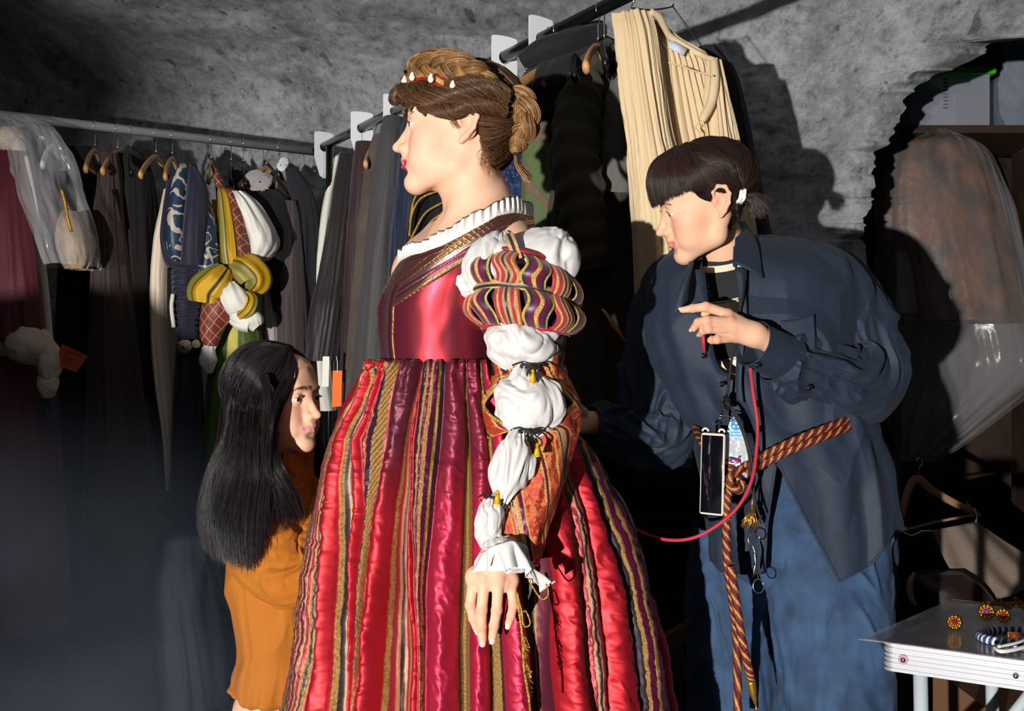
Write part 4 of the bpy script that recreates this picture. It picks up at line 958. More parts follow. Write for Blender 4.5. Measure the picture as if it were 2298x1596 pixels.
def rotm(yaw, pitch, roll):
    return np.array((Matrix.Rotation(yaw, 3, 'Z') @ Matrix.Rotation(pitch, 3, 'X') @ Matrix.Rotation(roll, 3, 'Y')))
class Head:
    """local frame: face looks along -Y, +X is the person's left, Z up"""
    def __init__(s, scale, R, org): s.s = scale; s.R = np.asarray(R); s.o = np.asarray(org, float); s.iR = s.R.T
    def W(s, p): return (np.asarray(p, float) * s.s) @ s.R.T + s.o
    def L(s, p): return ((np.asarray(p, float) - s.o) @ s.R) / s.s
    def on(s, px, py, off=0.0, c=(0, .018, .036), r=(.079, .098, .088), far=False):
        """where the sight line through (px, py) meets the scalp"""
        o = s.L(np.array([0, 0, CAM_H])); t = s.L(P(px, py, 2.0)) - o; t /= np.linalg.norm(t)
        c = np.array(c); r = np.array(r) + off / s.s; a = (o - c) / r; b = t / r
        A = b @ b; B = a @ b; Cc = a @ a - 1; D = B * B - A * Cc
        k = (-B + (math.sqrt(D) if far else -math.sqrt(D))) / A if D > 0 else -B / A
        return s.W(o + t * k)
    def ons(s, pts, off=0.0): return np.array([s.on(p[0], p[1], off if len(p) < 3 else p[2]) for p in pts])
def fit_head(scale, depth, corr, yaw0, it=60):
    """Gauss-Newton on yaw, pitch, roll, position so the landmarks fall where the photograph has them"""
    L = np.array([c[0] for c in corr], float); T = np.array([c[1] for c in corr], float)
    w = np.array([c[2] if len(c) > 2 else 1.0 for c in corr])
    x = np.array([yaw0, 0.0, 0.0, (T[:, 0].mean() - 1149) / F_PX * depth, CAM_H + (798 - T[:, 1].mean()) / F_PX * depth])
    def res(x):
        q = (L * scale) @ rotm(x[0], x[1], x[2]).T + np.array([x[3], depth, x[4]])
        u, v = proj(q); return (np.stack([u - T[:, 0], v - T[:, 1]], 1) * w[:, None]).ravel()
    for _ in range(it):
        r = res(x); J = np.zeros((len(r), 5))
        for k in range(5):
            e = np.zeros(5); e[k] = 1e-4; J[:, k] = (res(x + e) - r) / 1e-4
        x = x - 0.6 * np.linalg.solve(J.T @ J + 1e-3 * np.eye(5), J.T @ r)
    return Head(scale, rotm(x[0], x[1], x[2]), (x[3], depth, x[4])), x

def build_head(H, extra=None, h=0.0019, ext=((-.095, -.135, -.16), (.095, .125, .135)), gaze=(0, -1, 0), eye_open=1.0, ears=True, lipcol=(180, 60, 70), iris=(70, 48, 34), tone=SK, lid_tint=0.0, jaw=1.0, smooth=1):
    lo, hi = np.array(ext[0]), np.array(ext[1])
    S = SDF(lo, hi, h)
    S.ell((0, .018, .034), (.073, .093, .082), 0)
    S.ell((0, -.030, -.015), (.058, .058, .082), .03)
    S.ell((0, -.048, .050), (.054, .040, .042), .03)
    for sx in (-1, 1):
        S.cap((sx * .050 * jaw, .010, -.040), (sx * .046 * jaw, -.005, -.072), .016, .014, .03)
        S.cap((sx * .046 * jaw, -.005, -.072), (sx * .012, -.072, -.098), .014, .014, .028)
        S.ell((sx * .036, -.056, -.026), (.024, .026, .024), .028)
        S.ell((sx * .030, -.055, -.060), (.024, .030, .026), .025)
    S.ell((0, -.079, -.097), (.017, .014, .014), .020)
    S.cap((-.026, -.078, .022), (.026, -.078, .022), .0135, .0135, .022)
    for sx in (-1, 1):   # sockets
        S.ell((sx * .0315, -.105, -.001), (.019, .020, .0125), .016, sub=True)
    # nose
    S.cap((0, -.085, .010), (0, -.107, -.030), .0062, .0082, .013)
    S.ell((0, -.1110, -.0360), (.0088, .0100, .0084), .007)
    for sx in (-1, 1):
        S.ell((sx * .0112, -.0980, -.0390), (.0072, .0105, .0076), .006)
        S.ell((sx * .0058, -.1030, -.0475), (.0022, .0040, .0022), .002, sub=True)
    for sx in (-1, 1): S.cap((sx * .0075, -.084, .004), (sx * .0105, -.089, -.034), .0075, .0085, .010)
    S.ell((0, -.092, -.050), (.013, .010, .012), .012)
    # lids: a thin shell over the eyeball with an almond opening
    for sx in (-1, 1):
        ec = np.array([sx * .0315, -.0775, .000])
        S.ell(ec, .0143, .006)
        S.ell(ec + (sx * .0012, -.0120, -.0006), (.0134, .0130, .0050 * eye_open), .0010, sub=True)
        S.chain([ec + (-.0125, -.009, .0020), ec + (-.005, -.0135, .0066), ec + (.006, -.0135, .0062), ec + (.0125, -.0085, .0015)], .0012, .0035)
    # lips
    up = [(-.0225, -.0865, -.0630), (-.012, -.0950, -.0605), (-.0045, -.0990, -.0583), (0, -.0990, -.0592), (.0045, -.0990, -.0583), (.012, -.0950, -.0605), (.0225, -.0865, -.0630)]
    dn = [(-.0200, -.0870, -.0648), (-.010, -.0945, -.0695), (0, -.0970, -.0708), (.010, -.0945, -.0695), (.0200, -.0870, -.0648)]
    S.ell((0, -.083, -.064), (.026, .014, .016), .012)
    S.chain(up, [.0022, .0040, .0044, .0040, .0044, .0040, .0022], .0035)
    S.chain(dn, [.0025, .0050, .0056, .0050, .0025], .0035)
    S.chain([(-.0215, -.0915, -.0636), (-.010, -.1015, -.0640), (0, -.1050, -.0640), (.010, -.1015, -.0640), (.0215, -.0915, -.0636)], .0013, .0015, sub=True)
    S.ell((0, -.097, -.0805), (.014, .007, .0045), .008, sub=True)
    # ears
    for sx in ((-1, 1) if ears else ()):
        x0 = sx * .0715
        S.ell((x0, .015, .000), (.0065, .018, .030), .006)
        rim = [(x0 + sx * .002, -.002, .004), (x0 + sx * .008, .000, .020), (x0 + sx * .012, .012, .030), (x0 + sx * .015, .026, .024), (x0 + sx * .015, .031, .008), (x0 + sx * .011, .026, -.010), (x0 + sx * .006, .014, -.024), (x0 + sx * .002, .005, -.032)]
        S.chain(rim, [.0035, .0038, .0040, .0042, .0040, .0038, .0050, .0055], .004)
        S.ell((x0 + sx * .009, .013, .000), (.0060, .0085, .0130), .003, sub=True)
        S.ell((x0 + sx * .010, .018, .017), (.0045, .0075, .0060), .003, sub=True)
        S.chain([(x0 + sx * .009, .024, -.006), (x0 + sx * .010, .023, .008), (x0 + sx * .009, .014, .014)], .0024, .003)
        S.cap((x0 + sx * .004, .001, -.006), (x0 + sx * .005, .001, -.001), .0035, .0035, .003)
    if extra: extra(S)
    V, F_ = S.mesh(smooth)
    # tint: lips, cheeks, nose tip, lids
    C = np.repeat(tone[None], len(V), 0)
    def dist_chain(pts):
        d = np.full(len(V), 9.0)
        for a, b in zip(pts[:-1], pts[1:]):
            a, b = np.array(a), np.array(b); t = np.clip(((V - a) @ (b - a)) / ((b - a) @ (b - a)), 0, 1)
            d = np.minimum(d, np.linalg.norm(V - a - t[:, None] * (b - a), axis=1))
        return d
    dl = np.minimum(dist_chain(up) - .0046, dist_chain(dn) - .0056)
    m = sstep(.0012, -.0004, dl)[:, None] * (V[:, 1] < -.080)[:, None]
    blush = np.exp(-(((np.abs(V[:, 0]) - .042) / .020) ** 2 + ((V[:, 2] + .032) / .020) ** 2)) * (V[:, 1] < -.01)
    nose = np.exp(-((V[:, 0] / .014) ** 2 + ((V[:, 2] + .038) / .014) ** 2 + ((V[:, 1] + .108) / .014) ** 2))
    ear = ((np.abs(V[:, 0]) > .073) & (V[:, 1] > -.004) & (V[:, 1] < .04)).astype(float)
    C = C * (1 - 0.30 * (0.8 * blush + 0.5 * nose + 0.4 * ear)[:, None] * np.array([0.12, 0.75, 0.65]))
    lid = np.exp(-(((np.abs(V[:, 0]) - .0315) / .015) ** 2 + ((V[:, 2] - .004) / .008) ** 2)) * (V[:, 1] < -.07)
    C = C * (1 - lid_tint * lid[:, None] * np.array([.3, .5, .5]))
    C = C * (1 - m) + m * np.array(hexc(*lipcol))
    # eyeballs
    eyes = []
    for sx in (-1, 1):
        ec = np.array([sx * .0315, -.0775, .000]); r = .0127
        n, mm = 64, 48
        th = np.linspace(0, math.pi, mm); ph = np.linspace(0, 2 * math.pi, n, endpoint=False)
        T, Ph = np.meshgrid(th, ph, indexing='ij')
        u = np.stack([np.sin(T) * np.cos(Ph), -np.cos(T), np.sin(T) * np.sin(Ph)], -1).reshape(-1, 3)
        g = np.array(gaze, float); g /= np.linalg.norm(g)
        # rotate -Y to the gaze
        q = Vector((0, -1, 0)).rotation_difference(Vector(g)).to_matrix(); u2 = u @ np.array(q).T
        ang = np.arccos(np.clip(u2 @ g, -1, 1))
        c = np.repeat(np.array([[.80, .80, .82]]), len(u), 0)
        c[ang < .48] = np.array(hexc(*iris)) * 0.5; c[ang < .43] = hexc(*iris); c[ang < .20] = (.004, .004, .004)
        rr = r * (1 + 0.05 * np.exp(-(ang / .35) ** 2))
        eyes.append((ec + u2 * rr[:, None], grid_faces(mm, n), c))
    brow = []
    return V, F_, C, eyes
def brows_lashes(H, name, parent, col, n=90, thick=.0045, mat=None, lift=0.0):
    lst = []; R = np.random.RandomState(5)
    for sx in (-1, 1):
        base = np.array([(sx * .012, -.0985, .0175 + lift), (sx * .024, -.0980, .0225 + lift), (sx * .036, -.0920, .0225 + lift), (sx * .047, -.0800, .0170 + lift)])
        q = smooth_path(base, 40)
        g = []
        for k in range(n):
            i = R.randint(0, 34); p = q[i] + np.array([0, 0, R.uniform(-1, 1) * thick * (1 - i / 60)])
            d = q[min(39, i + 5)] - q[i]; d = d / np.linalg.norm(d) * .009 + np.array([0, -.0006, .0012])
            g.append(H.W(np.array([p, p + d * .5 + (0, -.0012, .0), p + d])))
        for a in g: strands(lst, [a], 1, .00022, .00008, nseg=5, seed=R.randint(9999))
        ec = np.array([sx * .0315, -.0775, 0])
        for k in range(34):
            u = -1 + 2 * k / 33.0
            p = ec + np.array([u * .0128, -.0132 + .0045 * u * u, .0040 - .0035 * u * u])
            d = np.array([u * .003 + sx * .0012, -.0052, .0032])
            a = H.W(np.array([p, p + d * .6 + (0, -.0006, -.0006), p + d]))
            strands(lst, [a], 1, .00018, .0, nseg=5, seed=k)
    return hair_obj(name, lst, col, col, M_HAIR, parent)

def coarse_body(j, h=.011, sc=1.0):
    """whole body under the clothes, one surface; j: joints in world space"""
    pts = np.array([p for p in j.values()]); S = SDF(pts.min(0) - .20, pts.max(0) + .20, h)
    S.cap(j['neck'], j['chest'], .05, .095 * sc, .05); S.cap(j['chest'], j['waist'], .10 * sc, .085 * sc, .04); S.cap(j['waist'], j['pelvis'], .085 * sc, .11 * sc, .05)
    for s in 'LR':
        S.cap(j['chest'] * .4 + j['neck'] * .6, j['sh' + s], .05, .042, .04)
        S.cap(j['sh' + s], j['el' + s], .042, .034, .02); S.cap(j['el' + s], j['wr' + s], .034, .021, .015)
        if 'hip' + s in j:
            S.cap(j['hip' + s], j['kn' + s], .075, .048, .03); S.cap(j['kn' + s], j['an' + s], .048, .032, .02)
            S.cap(j['an' + s], j['to' + s], .030, .020, .015)
    return S.mesh(1)
def hand_mesh(wrist, palm, fingers, h=.0016, forearm=None, radii=None):
    """fingers: list of joint chains in world space (knuckle ... tip); palm: list of (a, b, ra, rb) capsules"""
    pts = [wrist] + [p for f in fingers for p in f] + [q for c in palm for q in c[:2]] + ([forearm] if forearm is not None else [])
    pts = np.array(pts); S = SDF(pts.min(0) - .035, pts.max(0) + .035, h)
    first = True
    for a, b, ra, rb in palm: S.cap(a, b, ra, rb, 0 if first else .012); first = False
    if forearm is not None: S.cap(wrist, forearm, .021, .026, .015)
    for i in range(min(3, len(fingers) - 1)):
        w0 = (fingers[i][0] + fingers[i + 1][0]) / 2; w1 = (fingers[i][1] + fingers[i + 1][1]) / 2; S.cap(w0, w0 * .72 + w1 * .28, .0095, .0060, .006)
    for i, f in enumerate(fingers):
        r = radii[i] if radii else np.linspace(.0092, .0066, len(f))
        tmp = f
        for k in range(len(f) - 1):
            S.cap(tmp[k], tmp[k + 1], r[k], r[k + 1], .0045 if k == 0 else .0022)
            if k > 0: S.ell(tmp[k], r[k] * 1.07, .002)
    V, F_ = S.mesh(1)
    return V, F_
def nail(mb, tip, prev, r, up):
    d = np.asarray(tip) - np.asarray(prev); d /= np.linalg.norm(d); up = np.asarray(up, float); up = up - d * (up @ d); up /= np.linalg.norm(up); sd = np.cross(d, up)
    V = []; n, m = 7, 6
    for i in range(m):
        for k in range(n):
            a = -0.95 + 1.9 * k / (n - 1); t = -1.0 + 2.0 * i / (m - 1)
            w = 1 - .25 * max(0, t) ** 2 - .15 * max(0, -t) ** 3
            V.append(np.asarray(tip) + d * (t * r * .95 + r * .25) + sd * math.sin(a) * r * .92 * w + up * (math.cos(a * .9) * r * 1.04 - .0002))
    mb.add(V, grid_faces(m, n, wrap=False))

def scalp_flow(lst, H, start, target, n, r=.0005, seed=0, c=(0, .018, .036), R=(.081, .100, .090), off=.002, nseg=16, jit=.0012, length=1.0):
    """strands that follow the scalp from random start directions to a gathering point; start(u) -> bool picks the area"""
    rs = np.random.RandomState(seed); c = np.array(c); R = np.array(R); tg = (np.array(target) - c) / R; tg /= np.linalg.norm(tg); k = 0
    for it in range(n * 20):
        u = rs.randn(3); u /= np.linalg.norm(u)
        if not start(u): continue
        ang = math.acos(max(-1, min(1, u @ tg))); e = tg - u * (u @ tg); ne = np.linalg.norm(e)
        if ne < .15: continue
        e /= ne; tt = np.linspace(0, min(ang, length), 6)
        d = np.cos(tt)[:, None] * u + np.sin(tt)[:, None] * e; bow = np.sin(np.linspace(0, math.pi, 6))[:, None]
        strands(lst, [H.W(c + d * R + d * (off + .004 * bow * rs.rand()))], 3, r, jit, nseg=nseg, seed=rs.randint(99999)); k += 3
        if k >= n: break
# ---------------------------------------------------------------- 1. the dressed woman
DM = 1.93
HM = Head(1.08, rotm(math.radians(-90) , 0, 0), P(1034, 295, DM))   # faces picture left
HM.R = rotm(math.radians(-89), math.radians(-3), 0)
model = empty('person', (P(1040, 798, DM)[0], DM, 0.0), 'standing woman in profile wearing a red and gold striped Renaissance gown', 'person')
axis_sh = np.array([0.50, -0.86, 0]); axis_sh /= np.linalg.norm(axis_sh)   # towards her left (near) shoulder
fwd = np.array([-0.86, -0.50, 0])
shN, shF = P(1158, 535, 1.80), P(962, 548, 2.08)
def m_extra(S):
    L = HM.L
    S.cap(L(P(1046, 345, DM + .005)), L(P(1062, 425, DM + .01)), .052, .050, .025)
    S.cap(L(P(1062, 425, DM + .01)), L(P(1085, 500, DM + .01)), .050, .062, .03)
    S.cap(L(P(1090, 470, DM)), L(shN + (0, 0.0, -.022)), .030, .034, .05)
    S.cap(L(P(1080, 470, DM + .02)), L(shF + (0, 0, -.02)), .030, .034, .05)
    a = P(1062, 590, DM + .01); S.cap(L(a + axis_sh * .085 + (0, 0, -.01)), L(a - axis_sh * .085 + (0, 0, -.01)), .078, .078, .05)
    b = P(985, 618, DM + .01); S.cap(L(b + axis_sh * .06), L(b - axis_sh * .06), .062, .062, .06)
    S.cap(L(P(1010, 528, 1.885)), L(P(1100, 508, 1.835)), .0065, .006, .022)      # collar bones
    S.cap(L(P(998, 530, 1.93)), L(P(972, 515, 2.00)), .006, .006, .02)
    S.cap(L(P(1098, 330, 1.885)), L(P(1010, 515, 1.89)), .014, .010, .035)       # neck tendon
V, F_, C, eyes = build_head(HM, m_extra, h=.0021, ext=((-.20, -.145, -.36), (.20, .125, .135)), gaze=(0.10, -1, -.03), lipcol=(176, 44, 78), iris=(84, 58, 40), lid_tint=.35)
parts = [(HM.W(V), F_, C)]
# hand hanging at her side
def hp(x, y, d): return P(1020 + x / 2.66, 880 + y / 2.66, d)
hd_ = 1.695
wr = hp(245, 985, hd_ + .012)
kn = [hp(112, 1135, hd_ + .006), hp(180, 1108, hd_ - .006), hp(262, 1118, hd_ - .006), hp(338, 1152, hd_ + .006)]
fing = [[kn[0], hp(95, 1270, hd_ + .002), hp(112, 1350, hd_ + .004), hp(134, 1415, hd_ + .010)],
        [kn[1], hp(162, 1300, hd_ - .010), hp(160, 1400, hd_ - .004), hp(166, 1482, hd_ + .004)],
        [kn[2], hp(252, 1302, hd_ - .010), hp(236, 1395, hd_ - .004), hp(226, 1468, hd_ + .004)],
        [kn[3], hp(352, 1270, hd_ - .002), hp(338, 1335, hd_ + .004), hp(322, 1384, hd_ + .010)],
        [hp(180, 1075, hd_ + .022), hp(118, 1180, hd_ + .040), hp(120, 1270, hd_ + .046), hp(135, 1340, hd_ + .046)]]
palm = [(wr, kn[0] + (0, .003, .004), .020, .0125), (wr, kn[1], .020, .0125), (wr, kn[2], .020, .0125), (wr, kn[3] + (0, .003, .004), .020, .0120), (kn[0] + (0, .006, .012), kn[3] + (0, .006, .012), .012, .012)]
Vh, Fh = hand_mesh(wr, palm, fing, forearm=hp(285, 850, hd_ + .02), radii=[np.array([.0098, .0090, .0082, .0070]), np.array([.0102, .0094, .0086, .0074]), np.array([.0100, .0092, .0084, .0072]), np.array([.0092, .0082, .0074, .0064]), np.array([.013, .011, .0095, .008])])
hc = np.repeat((SK * np.array([1.0, .97, .95]))[None], len(Vh), 0)
for q in kn + [f[1] for f in fing[:4]] + [f[2] for f in fing[:4]]:
    w = np.exp(-(np.linalg.norm(Vh - (q + (0, -.008, 0)), axis=1) / .008) ** 2)[:, None]; hc = hc * (1 - w * np.array([.04, .22, .20]))
parts.append((Vh, Fh, hc))
jm = dict(neck=P(1075, 470, DM), chest=P(1040, 600, DM), waist=P(1000, 800, DM), pelvis=P(1010, 1000, DM + .02),
          shL=P(1150, 560, 1.83), elL=P(1195, 880, 1.80), wrL=hp(285, 880, hd_ + .02), shR=P(980, 560, 2.05), elR=P(960, 860, 2.10), wrR=P(900, 1080, 2.10),
          hipL=P(1040, 1000, 1.90), knL=P(1030, 1420, 1.88), anL=P(1040, 2080, 1.9) * 1.0, toL=P(960, 2150, 1.86), hipR=P(1000, 1000, 2.03), knR=P(990, 1420, 2.03), anR=P(1000, 2080, 2.05), toR=P(920, 2130, 2.02))
for k in ('anL', 'anR'): jm[k][2] = .10
for k in ('toL', 'toR'): jm[k][2] = .04
for k in ('knL', 'knR'): jm[k][2] = .50
Vb, Fb = coarse_body(jm, sc=.88); parts.append((Vb, Fb, SK))
V, F_, C = merge(parts)
mobj('body', V, F_, M_SKIN, model, col=C)
mb = MB()
for f, r in zip(fing[:4], (.0070, .0074, .0072, .0064)): nail(mb, f[-1], f[-2], r, (0, -1, -.15))
mb.build('fingernails', M_NAIL, model)
for v, f, c in eyes: mobj('eye', HM.W(v), f, M_EYE, model, col=c)
brows_lashes(HM, 'eyebrows', model, hexc(56, 36, 26), lift=.001)
# hair
HB0, HB1 = hexc(26, 18, 14), hexc(112, 78, 52)
GB0, GB1 = hexc(58, 38, 24), hexc(186, 138, 86)
S = SDF((-.10, -.12, -.12), (.10, .16, .14), .0028)
S.ell((0, .020, .038), (.080, .098, .088), 0); S.ell((0, .058, -.022), (.050, .042, .050), .03)
S.ell((0, -.114, -.060), (.12, .080, .102), .012, sub=True)
for sx in (-1, 1): S.ell((sx * .085, -.030, -.078), (.05, .075, .085), .01, sub=True)
V, F_ = S.mesh(2)
hr = mobj('hair', HM.W(V), F_, M_SCALP, model, col=HB0)
lst = []
def gl(pts, off=.004): return HM.ons(pts, off)
# sweep from hairline back to the bun
for q, (a, b, c_, d_) in enumerate([((905, 215), (960, 180), (1040, 160), (1130, 205)), ((915, 232), (980, 205), (1050, 190), (1135, 225)), ((935, 250), (1000, 232), (1060, 225), (1135, 240)), ((965, 262), (1010, 268), (1075, 262), (1140, 255)),
                                    ((1000, 275), (1030, 288), (1090, 285), (1142, 268)), ((1025, 262), (1060, 275), (1100, 300), (1145, 282)), ((1075, 300), (1090, 310), (1112, 312), (1148, 292)), ((1082, 345), (1095, 340), (1118, 330), (1150, 300)), ((1100, 385), (1108, 370), (1128, 345), (1150, 310))]):
    pass
G1_ = [gl([(905, 205), (940, 170), (1010, 142), (1090, 160), (1140, 205)]), gl([(900, 222), (950, 195), (1030, 170), (1090, 185), (1140, 222)]), gl([(912, 240), (970, 222), (1040, 205), (1095, 212), (1142, 238)]),
       gl([(950, 255), (1000, 250), (1050, 238), (1100, 240), (1145, 252)]), gl([(975, 252), (1020, 254), (1065, 244), (1110, 254), (1148, 266)]), gl([(1000, 262), (1050, 246), (1090, 262), (1120, 275), (1150, 280)])]
strands(lst, G1_, 2200, .00042, .0022, nseg=20, seed=1, wav=.0012)
G2_ = [gl([(1068, 256), (1090, 262), (1118, 268), (1150, 270)], .010), gl([(1074, 285), (1093, 290), (1118, 286), (1150, 278)], .012), gl([(1076, 310), (1096, 312), (1120, 305), (1150, 290)], .014), PS([(1080, 335, 1.845), (1098, 337, 1.846), (1124, 325, 1.86), (1152, 302, 1.885)]), PS([(1092, 360, 1.86), (1106, 360, 1.862), (1130, 345, 1.88), (1154, 315, 1.89)]), PS([(1102, 385, 1.885), (1114, 378, 1.885), (1134, 360, 1.9), (1156, 328, 1.9)])]
strands(lst, [gl([(905, 208), (925, 182), (955, 160)], .012), gl([(950, 214), (955, 186), (975, 160)], .013), gl([(1000, 214), (1000, 186), (1010, 160)], .012)], 1400, .0005, .0016, nseg=12, seed=15)
strands(lst, G2_, 1300, .0004, .0020, nseg=14, seed=2, wav=.0012, st=.16)
# twisted rolls along the side
lock(lst, gl([(905, 216, .008), (940, 222, .014), (985, 216, .015), (1035, 208, .016), (1090, 206, .016), (1140, 224, .014)]), [.010, .016, .018, .018, .017, .012], 230, .0006, 9, seed=3)
lock(lst, gl([(948, 238, .008), (985, 246, .012), (1020, 250, .013), (1052, 236, .014), (1090, 240, .014), (1135, 252, .012)]), [.008, .015, .016, .014, .016, .012], 220, .0006, 11, seed=4)
lock(lst, gl([(1000, 196, .012), (1050, 186, .014), (1100, 190, .014), (1140, 212, .012)]), [.012, .016, .016, .012], 160, .0006, 7, seed=5)
# forehead roll and curls
lock(lst, gl([(962, 214, .012), (930, 206, .016), (902, 206, .014), (888, 214, .010), (884, 226, .006), (896, 230, .008)]), [.014, .017, .017, .013, .010, .006], 200, .0006, 8, seed=6)
lock(lst, gl([(898, 222, .012), (920, 234, .014), (932, 250, .012), (922, 260, .010), (908, 254, .010), (912, 242, .008)]), [.009, .011, .010, .008, .006, .004], 110, .0005, 7, seed=7)
lock(lst, gl([(930, 240, .010), (946, 246, .010), (957, 260, .006), (958, 276, .003)]), [.006, .006, .004, .002], 60, .0005, 3, seed=8)
lock(lst, gl([(952, 200, .014), (968, 212, .018), (962, 226, .016), (948, 220, .014), (950, 206, .014)]), [.008, .010, .010, .008, .005], 80, .0005, 6, seed=9)
lock(lst, gl([(975, 200, .014), (990, 210, .018), (982, 222, .016), (970, 216, .014)]), [.007, .009, .009, .005], 80, .0005, 6, seed=10)
tb = HM.L(P(1150, 250, 1.90))
scalp_flow(lst, HM, lambda u: u[2] > -.25 - .3 * u[1] and u[1] > -.75 and not (u[0] > 0 and u[2] < .35 and u[1] < .35), tb, 1500, seed=77, r=.0006, off=.001)
hair_obj('combed_hair', lst, HB0, HB1, M_HAIR, hr)
# braid over the crown
def braid(lst, pts, rad, turns, count, r=.0006, seed=0, n=60):
    p = smooth_path(np.asarray(pts, float), n); t, a, b = frames(p)
    rad = np.interp(np.linspace(0, 1, n), np.linspace(0, 1, len(rad)), rad)
    for k in range(3):
        ph = 2 * math.pi * k / 3 + np.linspace(0, turns * 2 * math.pi, n)
        q = p + (rad * .62 * np.sin(ph))[:, None] * b + (rad * .30 * np.sin(2 * ph))[:, None] * a
        lock(lst, q, rad * .60, count, r, turns * 2.0, nseg=n, seed=seed + k)
lst = []
braid(lst, gl([(918, 172, .012), (945, 155, .017), (985, 148, .018), (1030, 152, .018), (1075, 168, .016), (1110, 192, .012)]), [.014, .025, .027, .025, .020, .012], 2.2, 130, .00065, 20)
hair_obj('crown_braid', lst, GB0, GB1, M_HAIR, hr)
lst = []
bn = [P(1140, 232, 1.90), P(1165, 225, 1.88), P(1182, 250, 1.87), P(1178, 290, 1.87), P(1162, 322, 1.88), P(1158, 342, 1.88)]
braid(lst, bn, [.016, .024, .024, .022, .018, .009], 1.8, 110, .0006, 30)
bn2 = [P(1150, 212, 1.93), P(1182, 235, 1.93), P(1188, 280, 1.94), P(1170, 315, 1.94)]
braid(lst, bn2, [.014, .020, .020, .014], 1.4, 90, .0006, 36)
hair_obj('bun_braid', lst, GB0 if False else hexc(58, 38, 26), GB1, M_HAIR, hr)
lst = []
strands(lst, [PS([(1157, 345, 1.88), (1160, 372, 1.87), (1175, 395, 1.87), (1186, 408, 1.87)]), PS([(1161, 345, 1.89), (1168, 372, 1.89), (1186, 392, 1.90), (1192, 402, 1.90)])], 260, .00045, .0022, nseg=14, seed=40)
strands(lst, [PS([(1084, 330, 1.85), (1072, 345, 1.845), (1078, 362, 1.85)]), PS([(1092, 350, 1.85), (1084, 370, 1.85), (1090, 392, 1.86)]), PS([(1100, 372, 1.86), (1108, 388, 1.86), (1112, 405, 1.87)])], 60, .0003, .003, nseg=10, seed=41, wav=.002)
strands(lst, [PS([(1008, 262, 1.845), (1012, 275, 1.84), (1022, 290, 1.84)]), PS([(1018, 268, 1.845), (1026, 282, 1.84), (1034, 288, 1.84)])], 40, .0003, .0015, nseg=10, seed=42, wav=.001)
rs_ = np.random.RandomState(6)
for k in range(110):
    x = rs_.uniform(900, 1150); y = np.interp(x, [900, 960, 1050, 1150], [190, 150, 150, 215]) + rs_.uniform(0, 70); a = rs_.uniform(-1, 1, 3) * .022
    p0_ = HM.on(x, y, .018); strands(lst, [np.array([p0_, p0_ + a * .5 + (.006, -.008, .006), p0_ + a + (.012, -.006, 0)])], 1, .00016, .002, nseg=9, seed=k + 200)
for q_ in lst[:4]: hair_obj('loose_wisp', [q_], HB1, GB1, M_HAIR, hr)
hair_obj('flyaway_hairs', lst[4:], HB1, GB1, M_HAIR, hr)
MB().tube(PS([(1153, 344, 1.862), (1160, 347, 1.858), (1166, 343, 1.865)]), .0028, 8, m=8).build('hair_elastic', fab('dark_elastic', (40, 26, 20)), hr)
# pearl headband
M_BAND = bsdf('red_velvet_band', attr=True, rough=.5, metattr=True, bump=.5, bscale=300)
root = empty('headband', HM.on(940, 180, .02), 'dark red headband with gold braid and drop pearls in her braided hair', 'headband')
pth = smooth_path(gl([(902, 186, .016), (922, 178, .018), (948, 170, .019), (972, 174, .019), (992, 186, .017), (1020, 196, .013)]), 60)
t_, a_, b_ = frames(pth, up=(0, -1, .2)); W_ = np.linspace(-1, 1, 9)
V = np.array([pth + b_ * (w * .0105) + a_ * (.0018 * (1 - w * w)) for w in W_]).transpose(1, 0, 2)
cc = np.where((np.abs(W_) < .3)[None, :, None], np.array(hexc(214, 172, 96)), np.array(hexc(140, 18, 26))); mm = np.where((np.abs(W_) < .3)[None], .8, 0.0)
mobj('band', V.reshape(-1, 3), grid_faces(60, 9, wrap=False), M_BAND, root, col=np.broadcast_to(cc, V.shape).reshape(-1, 3), met=np.broadcast_to(mm, V.shape[:2]).reshape(-1), solid=.0015)
M_PEARL = bsdf('pearl', hexc(238, 230, 214), rough=.15, coat=.5)
for x, y, o in ((908, 180, .028), (925, 172, .030), (967, 176, .031), (1016, 191, .028)):
    c = HM.on(x, y, o); mb = MB()
    mb.ball(c + (0, -.001, -.002), (.0058, .0058, .0066), 16, 12); mb.tube([c + (0, 0, .003), c + (.001, 0, .009)], [.0045, .0015], 10); mb.build('drop_pearl', M_PEARL, root)
